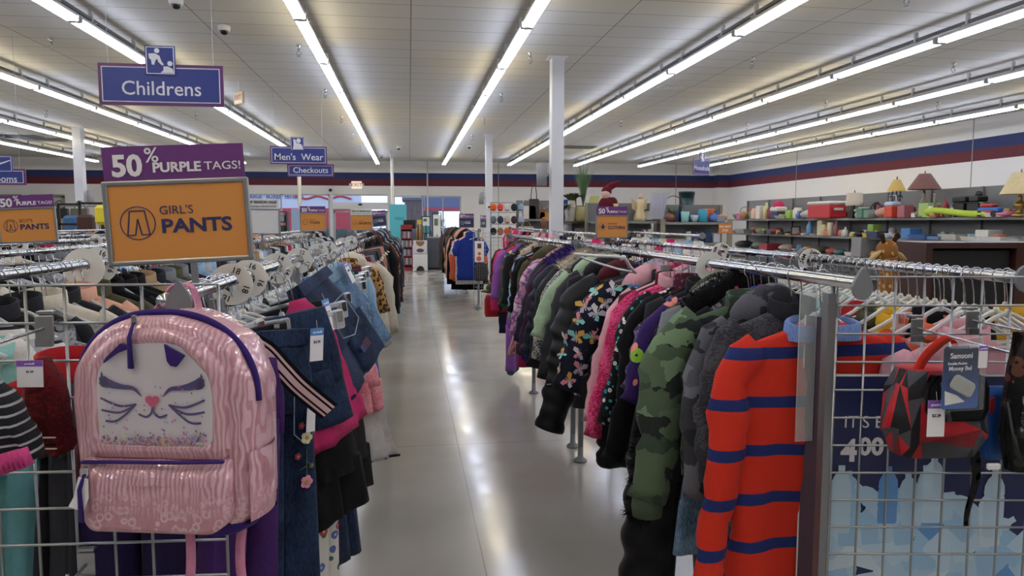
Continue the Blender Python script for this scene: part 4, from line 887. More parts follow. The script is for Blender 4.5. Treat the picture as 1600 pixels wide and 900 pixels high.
# second right rack behind it
BX = 1.68
rack(BX, 1.80, 2.95, 'short chrome rail close behind the wire panel on the right', [2.9], plate=True); rack(BX + .05, 3.05, 6.3, 'chrome infant clothing rack behind the right front rack', [3.3, 6.1])
for px, py, X, num, lab in ((1267, 410, BX, '24M', 'white 24M size divider on the right back rail'), (1127, 397, BX, '18M', 'white 18M size divider on the right back rail'), (1008, 384, BX + .1, '', 'plain white size divider near the infant clothing sign'), (905, 374, BX + .1, '12M', 'small far size divider on the right back rail'), (1110, 393, RX, '', 'plain size divider on the right front rail')):
    divider(X, aX(px, py, X).y, num, lab)
random.seed(5)
NEARB = [(1.90, 'pink', 't', 1, 'velour'), (2.0, 'coral', 't', 1, ''), (2.10, 'orange', 't', 0, ''), (2.2, 'yellow', 't', 0, ''), (2.3, 'olive', 't', 3, ''), (2.4, 'red', 't', 0, ''), (2.55, 'aqua', 't', 0, ''), (2.7, 'white', 't', 4, ''), (2.85, 'black', 't', 1, ''), (3.0, 'greyknit', 't', 1, '')]
for i, (yy, key, kd, ti, w_) in enumerate(NEARB):
    ask(kd, ti, key, BX - .10, yy, random.uniform(-.3, .1), f"{ordinal(i + 1)} from wire panel, right back rail", hang='clear', s=1.05, drop=.17)
k = len(NEARB); y = 3.15
while y < 6.2:
    k += 1; ask('t', random.choice((0, 3, 4, 4)), random.choice(['white', 'cream', 'pink', 'lightgrey', 'navy', 'red', 'skyblue', 'black', 'crimson', 'stripebw', 'aqua']), BX + .05, y, random.uniform(-.3, .3), f"{ordinal(k)} from wire panel, right back rail", hang='clear'); y += .15
for i in range(26): ask_hanger(random.choice(('milky', 'milky', 'white')), BX, 1.86 + i * .042, random.uniform(-.45, .3), f"left empty, {ordinal(i + 1)} of the bunch behind the right wire panel")
for i in range(14): ask_hanger('clear', BX + .05, 3.6 + i * .18, random.uniform(-.3, .3), f"left empty, {ordinal(i + 1)} along the infant rail")
# mustard trousers on a clear clip hanger
ask('l', 0, 'mustard', 1.93, 2.15, -.05, 'folded over a clear hanger behind the wire panel', z=1.43, hang='clip', s=1.0)
ask('l', 1, 'black', 1.66, 2.05, -.1, 'behind the peg hooks of the right wire panel', z=1.44, hang='clip')
# far rack on the right
FX = 1.28
rack(FX, 13.55, 16.9, 'far rack of tops right of the aisle, behind the white poster card', [13.7, 16.7]); rack(FX, 17.2, 20.6, 'last rack right of the aisle before the front doors', [17.4, 20.4])
fk = ['royal', 'plaidw', 'coral', 'black', 'plaidw', 'navy', 'coral', 'sage', 'charcoal', 'pinstr', 'peach', 'black', 'maroon', 'olive', 'grey', 'navy', 'tan', 'black', 'brown', 'plum', 'olive', 'black', 'maroon', 'charcoal', 'brown', 'black', 'navy', 'plum']
for i, key in enumerate(fk): ask('t', (3, 6, 1, 5, 3, 1, 2)[i % 7], key, FX - .1 - (.05 if i < 6 else 0), 13.75 + i * .24, random.uniform(-.25, .1), f"{ordinal(i + 1)} from near end, far right racks", hang='clear', s=(1.4, 1.4, 1.85))
for i in range(22): ask_hanger('clear', FX, 13.7 + i * .3, random.uniform(-.2, .2), f"{ordinal(i + 1)} spare one from the front of the far right racks")
rack(2.4, 9.2, 13, 'chrome rack in front of the near white column', [9.4, 12.8]); rack(3.3, 8, 12, 'chrome rack right of the near white column', [8.2, 11.8]); rack(2.6, 14, 19, 'chrome rack left of the far white column', [14.2, 18.8])
k = 0
for X, a, b2 in ((2.4, 9.3, 12.9), (3.3, 8.1, 11.9), (2.6, 14.1, 18.9)):
    y = a
    while y < b2:
        k += 1; ask('t', random.choice((0, 3, 4)), random.choice(['white', 'cream', 'pink', 'lightgrey', 'navy', 'skyblue', 'black', 'hotpink', 'stripebw']), X, y, random.uniform(-.3, .3), f"{ordinal(k)} along the racks by the columns", hang='clear'); y += .3
for i in range(40): ask_hanger('clear', RX + .05 + .9 * (i % 2), 8.6 + i * .11 if i % 2 else 5 + i * .08, random.uniform(-.3, .3), f"{ordinal(i + 1)} spare hook of the middle right rails")

# ------------------------------------------------------------------ left hand racks
LX = -.475
rack(LX, 1.51, 4.6, "chrome clothes rack of girls trousers nearest on the left", [1.9, 3.2, 4.5], plate=False)
rack(LX - .02, 4.8, 8.2, 'second chrome rack on the left of the aisle', [4.9, 8.1]); rack(-.62, 8.5, 12.4, 'third chrome rack on the left of the aisle', [9.4, 12.2]); rack(-.62, 12.8, 16.5, 'fourth chrome rack on the left, before the red magazine stand', [13, 16.3])
rk = [o for o in bpy.data.objects if o.get('label', '').startswith('chrome clothes rack of girls')][0]; teardrop(.03, 1.505 - 3.055, RZ - .002, rk, 1.05)
for px, py, num, lab in ((361, 430, '18', 'white divider numbered 18, first on the left front rail'), (388, 440, '16', 'white divider numbered 16 beside the framed pants sign'), (433, 410, '14', 'white divider numbered 14 on the left front rail'), (467, 396, '12', 'white divider numbered 12 on the left front rail'), (497, 388, '10', 'white divider numbered 10 on the left front rail'), (512, 383, '8', 'white divider numbered 8 on the left front rail'), (535, 379, '7', 'white divider numbered 7 far along the left front rail'), (548, 377, '6', 'white divider numbered 6 farthest on the left front rail')):
    divider(LX, aX(px, py, LX).y, num, lab, .056)
random.seed(12)
def at(px, py, Y): return aY(px, py, Y)
def sheet(name, cat, lab, m_, q, W, L, TL, TR, BL, BR, hang=None):
    TL, TR, BL, BR = at(*TL), at(*TR), at(*BL), at(*BR); c = (TL + TR) / 2
    quad_warp(q, TL - c, TR - c, BL - c, BR - c, W, L) if False else q.xf(lambda p: p)
    def fn(p):
        u, v = p.x / (2 * W) + .5, -p.z / L
        P = (TL * (1 - u) + TR * u) * (1 - v) + (BL * (1 - u) + BR * u) * v
        du = (TR - TL) * (1 - v) + (BR - BL) * v; dv = (BL - TL) * (1 - u) + (BR - TR) * u; N = du.cross(dv).normalized()
        if N.dot(EYE - P) > 0: N = -N
        return P + N * p.y - c
    fn0 = fn; q.xf(fn0)
    o = tag(q.build(name, m_, None, c), lab, cat, 'garments hung on the racks'); o['_'] = 0; del o['_']
    o_fn = lambda p: fn0(Vector(p)); return o, o_fn, (TL, TR, BL, BR)
def on_cloth(o, fn, u, v, W, L, off=.03):
    """frame standing on the cloth at a fraction of its width and length"""
    x, z = (u - .5) * 2 * W, -v * L; p = fn((x, -off, z)); a = fn((x + .01, -off, z)); b = fn((x, -off, z + .01)); X = (a - p).normalized(); Z = (b - p); Z = (Z - X * Z.dot(X)).normalized(); Y = Z.cross(X)
    M = Matrix((X, Y, Z)).transposed().to_4x4(); M.translation = p; return M
def pocket(o, fn, W, L, x0, x1, z0, z1, m_, star=False, off=.032):
    q = MB(); pts = [(x0, z0), (x1, z0), (x1, z1 * .8 + z0 * .2), ((x0 + x1) / 2, z1), (x0, z1 * .8 + z0 * .2), (x0, z0)]
    if star:
        pts = [((x0 + x1) / 2 + (x1 - x0) * .5 * (1 if k % 2 == 0 else .42) * math.sin(PI * k / 5), (z0 + z1) / 2 + (z0 - z1) * .5 * (1 if k % 2 == 0 else .42) * math.cos(PI * k / 5)) for k in range(11)]
    P = []
    for a, b in zip(pts, pts[1:]):
        for j in range(5): t = j / 5; P.append(fn((a[0] + (b[0] - a[0]) * t, -off, a[1] + (b[1] - a[1]) * t)))
    q.tube(P + [P[0]], .0016, 4); q.build('pocket_stitching', m_, o)
stitch = mat('denim_stitch', '#8aa0b8', .8)
def waistband(o, fn, W, h, m_, off=.03, f=.86):
    q = MB(); R = []
    for i in range(13):
        x = -W * f + 2 * W * f * i / 12; R.append([fn((x, -off, 0.004)), fn((x, -off - .004, -h)), fn((x, -off + .01, -h)), fn((x, -off + .01, .004))])
    q.loft(R, 0, smooth=False); q.build('waistband', m_, o)
# purple leggings beside the backpack
o, fn, _ = sheet('leggings', 'trousers', 'long purple trousers hanging behind the pink backpack', F('deeppurple', '#43245f'), legs_mb(.16, .8, .2, .05, .5, .0, 2, 18, 1.0, 0, .012), .16, .8, (335, 560, 1.74), (438, 556, 1.86), (300, 1010, 1.72), (425, 1010, 1.84)); ask_hanger('blackclip', LX, 1.80, .75, 'holding the long purple trousers', roll=-.1)
tl = MB(); tl.tube([(0, 0, 0), (0, 0, .12), (.0, 0, .2)], .004, 5)
o, fn, _ = sheet('leggings', 'trousers', 'dark purple trousers seen through the lower left wire panel', F('deeppurple2', '#2a2048'), legs_mb(.2, .8, .2, .05, .5, .0, 4, 18, 1.0, 0, .014), .2, .8, (118, 640, 1.85), (335, 640, 1.85), (110, 1010, 1.85), (330, 1010, 1.85))
o, fn, _ = sheet('trousers', 'trousers', 'grey corduroy trousers behind the lower left wire panel', F('cord', '#3d3d42'), legs_mb(.1, .8, .2, .04, .5, .0, 4, 18, 1.0, 0, .02), .1, .8, (55, 600, 1.8), (128, 600, 1.8), (50, 1010, 1.8), (118, 1010, 1.8))
# embroidered jeans
q = legs_mb(.15, .8, .2, .035, .5, 0, 6, 20, 1.0, 0, .01)
o, fn, _ = sheet('embroidered_jeans', 'jeans', 'dark blue jeans with embroidered flowers beside the purple trousers', c_('denim'), q, .15, .8, (392, 518, 1.86), (479, 514, 1.98), (375, 1020, 1.88), (500, 985, 2.0)); ask_hanger('clip', LX, 1.93, .7, 'holding the embroidered dark blue jeans', roll=-.08)
waistband(o, fn, .15, .035, c_('denim')); pocket(o, fn, .15, .8, .02, .12, -.14, -.28, stitch, off=.045)
price_tag(o, on_cloth(o, fn, .92, -.01, .15, .8, .06), tag_blue, .042, .085, '$3.29'); price_tag(o, on_cloth(o, fn, .80, .22, .15, .8, .06), tag_white, .026, .075)
fl = MB(); random.seed(3)
for (u, v, r_, mi) in ((.76, .33, .0105, 0), (.75, .47, .011, 1), (.62, .385, .006, 2), (.68, .29, .006, 2), (.83, .42, .005, 3)):
    M = on_cloth(o, fn, u, v, .15, .8, .047)
    for k in range(5): a = 2 * PI * k / 5; d_ = MB(); d_.disc((math.cos(a) * r_ * .9, 0, math.sin(a) * r_ * .9), r_ * .75, -.001, .001, 10, mi); fl.merge(d_, M)
    d_ = MB(); d_.disc((0, -.0015, 0), r_ * .5, -.001, .001, 10, 4); fl.merge(d_, M)
for a, b in (((.76, .36), (.75, .45)), ((.75, .4), (.82, .42)), ((.75, .42), (.66, .43))):
    fl.tube([on_cloth(o, fn, a[0] + (b[0] - a[0]) * t, a[1] + (b[1] - a[1]) * t, .15, .8, .046).translation for t in (0, .5, 1)], .0014, 4, 3)
fl.build('flower_embroidery', [mat('thread_cream', '#ddd6ad', .8), mat('thread_pink', '#d98fa6', .8), mat('thread_red', '#8c3340', .8), mat('thread_green', '#4d6150', .8), mat('thread_gold', '#b98f3a', .8)], o)
# black cardigan with striped trim, draped over the jeans
q = body_mb(.16, .3, .03, 4, fold=.012)
o, fn, _ = sheet('track_jacket', 'jacket', 'black jacket with a pink and white striped band over the jeans', c_('black'), q, .16, .3, (388, 538, 1.98), (440, 540, 2.03), (380, 640, 1.9), (440, 660, 1.95))
q = MB(); P = [at(*p) for p in ((383, 530, 1.84), (415, 548, 1.83), (443, 578, 1.82), (470, 606, 1.82), (515, 643, 1.84))]; c0 = o.location.copy()
for j, (w_, mi, dy) in enumerate(((.036, 0, 0), (.024, 1, -.002), (.016, 0, -.003), (.009, 1, -.004))):
    R = []
    for p in smooth_path(P, 5): R.append([p - c0 + Vector((w_ * .55, dy, w_ * .5)), p - c0 + Vector((-w_ * .55, dy, -w_ * .5))])
    for a, b in zip(R, R[1:]): q.add([a[0], a[1], b[1], b[0]], [(0, 1, 2, 3)], mi)
q.build('striped_band', [c_('black'), mat('band_pink', '#d7b4b8', .8)], o)
# hot pink shorts and black ones below
q = legs_mb(.15, .42, .3, .035, .5, 0, 3, 18, 1.0, 0, .008)
o, fn, _ = sheet('skort', 'skirt', 'plain hot pink skirt between the jeans and the denim shorts', F('hotpink2', '#b3295f'), body_mb(.15, .42, .035, 6, .1, fold=.012), .15, .42, (437, 478, 2.1), (490, 462, 2.3), (490, 712, 2.08), (562, 650, 2.36)); ask_hanger('blackclip', LX, 2.16, .75, 'holding the plain hot pink skirt', roll=-.16)
price_tag(o, on_cloth(o, fn, .72, .04, .15, .42, .06), tag_blue, .045, .095, '$2.29')
q = legs_mb(.15, .34, .22, .04, .5, 0, 5, 18, 1.1, 0, .008)
o, fn, _ = sheet('shorts', 'shorts', 'plain black shorts with turned hem below the pink skirt', c_('black'), q, .15, .34, (462, 640, 2.16), (540, 625, 2.36), (478, 835, 2.12), (566, 778, 2.36))
o, fn, _ = sheet('shorts', 'shorts', 'small black shorts hanging behind the white tulle skirt', c_('black'), legs_mb(.15, .34, .22, .03, .5, 0, 5, 18), .15, .34, (530, 640, 2.6), (560, 620, 2.8), (545, 775, 2.6), (574, 755, 2.8))
# denim shorts
q = legs_mb(.17, .34, .22, .04, .5, 0, 7, 22, 1.08, 0, .008)
o, fn, _ = sheet('denim_shorts', 'shorts', 'dark denim shorts with flag patch and back pocket', c_('denim'), q, .17, .34, (447, 458, 2.3), (502, 422, 2.62), (530, 640, 2.28), (592, 540, 2.66)); ask_hanger('blackclip', LX, 2.42, .75, 'holding the dark denim shorts with flag patch', roll=-.2)
waistband(o, fn, .17, .03, c_('denim'), .035); pocket(o, fn, .17, .34, -.06, .09, -.1, -.22, stitch, off=.05)
q = MB(); M = on_cloth(o, fn, .60, .80, .17, .34, .05); w2 = MB(); w2.box((-.02, 0, 0), (.03, .001, .025), 0)
for k in range(4): w2.box((.018, 0, -.01 + k * .0075), (.045, .001, .003), 1)
q.merge(w2, M); q.build('flag_patch', [mat('patch_blue', '#2b3560', .8), mat('patch_red', '#6d3a40', .8)], o)
fr_ = MB(); random.seed(8)
for k in range(70):
    u = k / 70; p = fn(((u - .5) * .34 * 1.03, -.03, -.335)); fr_.tube([p, p + Vector((random.uniform(-.004, .004), 0, -.014))], .0007, 3)
fr_.build('frayed_hem', mat('fray_thread', '#9fb0be', .9), o)
q = legs_mb(.16, .3, .2, .035, .5, 0, 9, 20, 1.08, 0, .008)
o, fn, _ = sheet('denim_shorts', 'shorts', 'washed denim shorts with a stitched star and frayed hem', F('middenim', '#33506e', 'denim', ['#6987a3']), q, .16, .3, (497, 438, 2.72), (533, 412, 2.98), (565, 572, 2.74), (603, 528, 3.1)); ask_hanger('clip', LX, 2.8, .75, 'holding the star stitched denim shorts', roll=-.2)
waistband(o, fn, .16, .03, c_('lightdenim'), .03); pocket(o, fn, .16, .3, -.03, .08, -.11, -.22, stitch, True, .044)
price_tag(o, on_cloth(o, fn, .58, -.03, .16, .3, .06), tag_purple, .04, .085, '$2.29')
fr_ = MB()
for k in range(80):
    u = k / 80; p = fn(((u - .5) * .32 * 1.03, -.025, -.295)); fr_.tube([p, p + Vector((random.uniform(-.004, .008), 0, -.018))], .0008, 3)
fr_.build('frayed_hem', mat('fray_thread', '#9fb0be'), o)
o, fn, _ = sheet('plush_robe', 'robe', 'salmon pink plush sleeve hanging below the denim shorts', c_('plush'), legs_mb(.1, .35, .2, .045, .5, 0, 4, 16), .1, .35, (545, 560, 2.85), (578, 550, 3.0), (556, 650, 2.85), (588, 638, 3.0))
o, fn, _ = sheet('tulle_skirt', 'skirt', 'white tulle skirt with a black hem by the aisle', F('tulle', '#b9b3ae'), body_mb(.12, .35, .05, 6, .15, fold=.014), .12, .35, (548, 612, 2.9), (585, 608, 3.05), (552, 722, 2.9), (606, 712, 3.05))
q = MB(); q.tube([fn((x, -.05 - .01 * math.sin(x * 60), -.345)) for x in [-.13 + .026 * k for k in range(11)]], .005, 6); q.build('black_hem', c_('black'), o)
o, fn, _ = sheet('jeans', 'jeans', 'dark denim jeans leg hanging below the black shorts', c_('denim'), legs_mb(.12, .5, .2, .04, .5, 0, 2, 16), .12, .5, (500, 690, 2.4), (535, 680, 2.6), (513, 885, 2.4), (552, 858, 2.6))
for i, (key, X0, lab) in enumerate((('lightdenim', 462, 'washed denim jeans leg near the floor behind the embroidered jeans'), ('tan', 484, 'tan trouser leg close to the floor on the left rack'), ('floralw', 500, 'pink patterned trouser leg close to the floor on the left rack'))):
    o, fn, _ = sheet('trousers', 'trousers', lab, c_(key), legs_mb(.1, .6, .2, .035, .5, 0, i, 14), .1, .6, (X0 - 18, 620, 2.2), (X0 + 18, 615, 2.3), (X0 - 16, 930, 2.2), (X0 + 16, 930, 2.3))
# along the rail towards the exit
spec = [('denim', 'l', 2, 2.05), ('black', 'l', 3, 2.28), ('charcoal', 'l', 1, 2.55), ('blue', 't', 1, 2.95), ('lightgrey', 'l', 0, 3.1), ('tealprint', 'l', 0, 3.3), ('tealprint', 'l', 1, 3.55), ('navy', 'l', 1, 3.75), ('skyblue', 't', 4, 3.95), ('maroon', 'l', 0, 4.15), ('leopard', 't', 4, 4.45), ('cream', 't', 5, 4.75), ('pink', 't', 1, 5.0), ('maroon', 'l', 0, 5.2), ('grey', 'l', 0, 5.45), ('charcoal', 'l', 1, 5.7), ('denim', 'l', 0, 5.95), ('black', 'l', 0, 6.2), ('olive', 'l', 0, 6.5), ('navy', 'l', 1, 6.8), ('rose', 'l', 0, 7.1), ('tan', 'l', 0, 7.4), ('black', 'l', 1, 7.7), ('navy', 'l', 0, 8.0)]
for i, (key, kd, ti, Y) in enumerate(spec): ask(kd, ti, key, LX + .12, Y, .7 + random.uniform(-.15, .15), f"{ordinal(i + 1)} behind the left rack's front garments", roll=-.12, hang='clip' if kd == 'l' else 'clear', s=1.0)
for i in range(64):
    Y = 1.72 + i * .042 if i < 34 else 3.2 + (i - 34) * .15
    ask_hanger(('clear', 'clip', 'milky', 'clear')[i % 4], LX + (-.02 if i % 2 else 0), Y, .75 + random.uniform(-.2, .2), f"with bare hook, {ordinal(i + 1)} along the left front rail", roll=random.uniform(-.25, .05))
for i, (key, ti) in enumerate((('black', 5), ('black', 1), ('maroon', 5), ('leopard', 1), ('charcoal', 5), ('grey', 1), ('plaidb', 5), ('charcoal', 2), ('black', 5), ('navy', 1), ('greyknit', 2), ('denim', 5), ('charcoal', 1), ('black', 2), ('grey', 5), ('navy', 5), ('plaidb', 1), ('black', 1))):
    ask('t', ti, key, -.60 + .12, 9.5 + i * .38, random.uniform(0, .4), f"{ordinal(i + 1)} from near end, far left aisle racks", hang='clear', s=(1.3, 1.3, 1.8))
# the racks farther left, seen over the wire panel
LEFT = [(-1.18, 1.9, 9.1, 'boys clothes'), (-1.95, 2.2, 8.4, 'second left'), (-2.75, 3.0, 9, 'third left'), (-3.6, 3.6, 10, 'fourth left'), (-4.5, 4.6, 11, 'fifth left'), (-5.5, 5.6, 12, 'sixth left'), (-6.6, 6.8, 13, 'seventh left'), (-7.8, 8, 14, 'eighth left'), (-1.8, 10.5, 16, 'ninth left'), (-3.0, 11.5, 17, 'tenth left'), (-4.4, 12.5, 18, 'eleventh left'), (-6.0, 13.5, 19, 'twelfth left')]
LC = ['lightgrey', 'black', 'white', 'charcoal', 'peach', 'cream', 'grey', 'navy', 'crimson', 'black', 'skyblue', 'charcoal', 'cream', 'stripebw', 'greyknit', 'tan', 'olive', 'white', 'lightgrey', 'grey']
for ri, (X, a, b2, nm) in enumerate(LEFT):
    rack(X, a, b2, f"chrome clothes rack, {ordinal(ri + 2)} counted leftward and back from the left wire panel" if ri else 'chrome rack with the blank and 16 dividers, left of the girls trousers', None)
    st = (.13, .15, .24, .3, .36, .4, .45, .5, .4, .42, .45, .5)[ri]; y = a + .1; k = 0
    while y < b2 - .1:
        k += 1; ask('t', random.choice((0, 1, 4, 6) if ri < 3 else (0, 1, 2, 4, 5)), random.choice(LC), X, y, random.uniform(-.1, .6), f"{ordinal(k)} from the front, {nm} rack", hang=random.choice(('clear', 'milky', 'clear', 'black', 'white')), s=1 if ri < 2 else 1.15); y += st * random.uniform(.85, 1.15)
    y = a + .05; k = 0
    while y < b2:
        k += 1; ask_hanger(random.choice(('clear', 'milky', 'clear')), X, y, random.uniform(-.2, .6), f"with bare hook, {ordinal(k)} along the {nm} rail"); y += st * .55
divider(-1.18, 2.88, '', 'blank white divider at left above the wire panel', .072); divider(-1.20, 3.06, '16', 'white divider numbered 16 at left above the wire panel', .07)
divider(-2.75, aX(30, 375, -2.75).y, '', 'pale divider under the boys pants sign'); divider(-2.75, aX(150, 374, -2.75).y, '', 'pale divider on the rail right of the boys pants sign')
for i, (px, py, Y, sz) in enumerate(((22, 520, 1.95, 1), )):
    pass
# teal and grey velour hanging behind the left panel (bottom)
o, fn, _ = sheet('velour_trousers', 'trousers', 'pale teal velour trousers at the lower left edge', F('velteal', '#5f9499'), legs_mb(.12, .8, .2, .045, .5, 0, 5, 18, 1.0, 0, .016), .12, .8, (-70, 640, 1.75), (62, 640, 1.75), (-70, 1010, 1.75), (56, 1010, 1.75))
# ------------------------------------------------------------------ wire panels at the rack ends
def panel(x0, y0, x1, y1, ztop, lab, sp_=.0762, z0=.02):
    L = math.hypot(x1 - x0, y1 - y0); rz = math.atan2(y1 - y0, x1 - x0); r = thing('gridwall_panel', lab, 'wire panel', (x0, y0, 0), rz, 'wire grid panels')
    n_ = round(L / sp_); q = MB(); f = MB()
    for i in range(n_ + 1):
        x = i * L / n_; (f if i in (0, n_) else q).tube([(x, 0, z0), (x, 0, ztop)], .0034, 6)
    k = 0; z = ztop
    while z > z0: (f if k == 0 else q).tube([(0, -.006, z), (L, -.006, z)], .003, 6); z -= sp_; k += 1
    f.build('outer_frame', steel, r); q.build('wire_grid', steel, r)
    for x in (.06, L - .06):
        w_ = MB(); w_.box((x, 0.0, .03), (.03, .4, .03)); w_.build('foot', dull_steel, r)
    return r
panel(-1.06, 1.60, -.385, 1.555, 1.475, 'wire grid panel with the pink backpack at left'); panel(1.13, 1.815, 1.89, 1.705, 1.455, 'wire grid panel with bags and poster at right')
panel(1.16, 13.4, 1.75, 13.4, 1.40, 'distant wire grid panel at the end of the far right rack')
q = MB(); q.tube([(1.124, 1.825, 0), (1.124, 1.825, 1.455)], .007, 8); tag(q.build('panel_post', steel), 'thin steel post along the right wire panel edge', 'post')
def peg_hook(P, L, lab, d=Vector((0, -1, 0)), tip=.02):
    h = thing('peg_hook', lab, 'hook', P); q = MB(); q.box((0, -.006, 0), (.034, .006, .05), 0, 0, .002); q.box((0, -.01, -.028), (.03, .012, .016)); q.box((0, .004, .03), (.03, .02, .006)); q.build('clip_plate', steel, h)
    d = d.normalized(); q = MB(); q.tube([(0, -.008, 0), Vector((0, -.008, 0)) + d * L * .9, Vector((0, -.008, 0)) + d * L, Vector((0, -.008, 0)) + d * L + Vector((0, 0, tip))], .0032, 8); q.build('prong', chrome, h); return h
# things on the left panel
hp = at(72, 512, 1.555); peg_hook(hp, .17, 'steel peg hook on the left wire panel above the dark red coat', Vector((-.9, -.8, -.3)))
hp2 = at(137, 880, 1.555); peg_hook(hp2, .08, 'steel peg hook low on the left wire panel')
o, fn, _ = sheet('knit_scarf', 'coat', 'dark red fleece garment hanging on the left wire panel', c_('maroonfl'), body_mb(.1, .25, .035, 3, .1, fold=.012), .1, .25, (38, 560, 1.5), (96, 560, 1.5), (28, 702, 1.5), (112, 702, 1.5))
q = MB()
for v, mi in ((.80, 0), (.88, 1), (.92, 0)): q.tube([fn((x, -.042, -.25 * v)) for x in [-.085 + .017 * k for k in range(11)]], .0018, 5, mi)
q.build('hem_stripes', [mat('stripe_cream', '#cfc3b4', .8), c_('black')], o)
price_tag(o, on_cloth(o, fn, .5, -.03, .1, .25, .05), tag_purple, .045, .05, '$1.19')
o, fn, _ = sheet('knit_hat', 'hat', 'black and grey striped knit with pink ribbed cuff at left edge', c_('bwknit'), body_mb(.1, .2, .05, 5, .05, fold=.006), .1, .2, (-95, 570, 1.36), (12, 585, 1.36), (-60, 748, 1.36), (62, 712, 1.36))
q = MB(); R = []
for z, yy in ((-.165, .052), (-.205, .056), (-.205, .03), (-.165, .03)): R.append([fn((x, -yy + .004 * math.sin(x * 500), z)) for x in [-.108 + .006 * k for k in range(37)]])
q.loft([list(t) for t in zip(*R)], 0); q.build('ribbed_cuff', F('pinkrib', '#d24b8a'), o)
# racks of shirts just behind the left panel
for i, (px, py, Y, key, ti, lab) in enumerate(((20, 600, 2.05, 'aqua', 1, 'pale aqua striped shirt close behind the left wire panel'), (60, 560, 2.15, 'lightgrey', 1, 'pale grey shirt second behind the left wire panel'), (110, 520, 2.3, 'greyknit', 1, 'grey heather shirt third behind the left wire panel'), (150, 600, 1.85, 'red', 1, 'red shirt half hidden by the pink backpack'))):
    p = at(px, py, Y); o = link(TOPT[ti][1].replace(' ', '_'), gmesh('t', ti, key), None, (p.x - .06, Y, 1.26)); o.rotation_euler = (0, 0, .3); o.material_slots[0].link = 'OBJECT'; o.material_slots[0].material = c_(key); tag(o, lab, 'shirt', 'garments hung on the racks')

# ------------------------------------------------------------------ the backpack
def iri():
    m, n, l, b = _new('iridescent_pink_print'); co = objco(n, l)
    nz = n.new('ShaderNodeTexNoise'); nz.inputs['Scale'].default_value = 16; nz.inputs['Distortion'].default_value = 1.2; l.new(co, nz.inputs[0])
    wv = n.new('ShaderNodeTexWave'); wv.wave_type = 'BANDS'; wv.bands_direction = 'X'; wv.inputs['Scale'].default_value = 36; wv.inputs['Distortion'].default_value = 9; wv.inputs['Detail'].default_value = 1; wv.inputs['Detail Scale'].default_value = 1.0
    l.new(objco(n, l, (1, 1, .45)), wv.inputs[0])
    vo = n.new('ShaderNodeTexVoronoi'); vo.inputs['Scale'].default_value = 58; l.new(co, vo.inputs[0])
    s = n.new('ShaderNodeSeparateXYZ'); l.new(co, s.inputs[0])
    zr = n.new('ShaderNodeMath'); zr.operation = 'MULTIPLY_ADD'; zr.inputs[1].default_value = -18; zr.inputs[2].default_value = -1.9; zr.use_clamp = True; l.new(s.outputs[2], zr.inputs[0])
    a = ramp(n, [(.42, '#000000'), (.5, '#ffffff')]); l.new(wv.outputs[1], a.inputs[0])
    b2 = ramp(n, [(0, '#000000'), (.24, '#000000'), (.28, '#ffffff'), (.44, '#ffffff'), (.48, '#202020')]); l.new(vo.outputs['Distance'], b2.inputs[0])
    mx = n.new('ShaderNodeMix'); mx.data_type = 'RGBA'; l.new(zr.outputs[0], mx.inputs[0]); l.new(a.outputs[0], mx.inputs[6]); l.new(b2.outputs[0], mx.inputs[7])
    c = ramp(n, [(0, '#b9858f'), (1, '#dcb4bd')]); l.new(mx.outputs[2], c.inputs[0]); l.new(c.outputs[0], b.inputs['Base Color'])
    rr = ramp(n, [(0, '#aaaaaa'), (1, '#555555')]); l.new(mx.outputs[2], rr.inputs[0]); l.new(rr.outputs[0], b.inputs['Roughness']); b.inputs['Metallic'].default_value = .12
    b.inputs['Coat Weight'].default_value = .25; b.inputs['Coat Roughness'].default_value = .25
    bump(n, l, b, co, 24, .35, .012); return m
pink_m = iri(); purp = F('pack_purple', '#35236a'); pink_web = F('pink_web', '#d58ba6')
bc = at(270, 655, 1.43); bp = thing('backpack', 'shiny pink cat face backpack hanging on the left wire panel', 'backpack', bc, math.radians(-13))
def dome(w_, h, r=.05, n=48, flat=0):
    """arched outline, flat-bottomed with round corners, centred on 0"""
    P = []; hw = w_ / 2
    for k in range(n + 1):
        a = PI * k / n; P.append((hw * math.copysign(abs(math.cos(a)) ** .88, math.cos(a)), h / 2 - hw * .92 + hw * .92 * math.sin(a) ** .9))
    for cx, a0 in ((-hw + r, PI), (hw - r, 1.5 * PI)):
        for k in range(9): a = a0 + PI / 2 * k / 8; P.append((cx + r * math.cos(a), -h / 2 + r + r * math.sin(a)))
    return P
def pack_loft(layers, mi=0, dz=0, dx=0, caps=(True, True), wrk=.0, seed=0):
    q = MB(); R = []
    for w_, h, y, r in layers: R.append([Vector((x + dx, y, z + dz)) for x, z in dome(w_, h, r)])
    q.loft(R, mi, caps)
    if wrk: q.xf(lambda p: p + Vector((noise.noise(p * 18 + Vector((seed, 0, 0))), noise.noise(p * 21 + Vector((0, seed, 0))), noise.noise(p * 17 + Vector((0, 0, seed))))) * wrk)
    return q
BW, BH = .345, .405
q = pack_loft([(BW * .9, BH * .95, .085, .06), (BW, BH, .065, .065), (BW * 1.02, BH * 1.005, .03, .065), (BW * 1.01, BH, -.012, .065), (BW * .965, BH * .975, -.035, .06), (BW * .90, BH * .93, -.045, .055)], wrk=.007); q.build('body', pink_m, bp)
q = pack_loft([(BW * .93, BH * .97, .075, .06), (BW * 1.02, BH * 1.02, .06, .065), (BW * 1.03, BH * 1.02, .01, .065), (BW * .98, BH * .99, -.03, .06), (BW * .93, BH * .96, -.042, .055)]); q.xf(lambda p: Vector((p.x * .985, p.y, min(p.z, -.172) - .008))); q.build('base_trim', purp, bp)
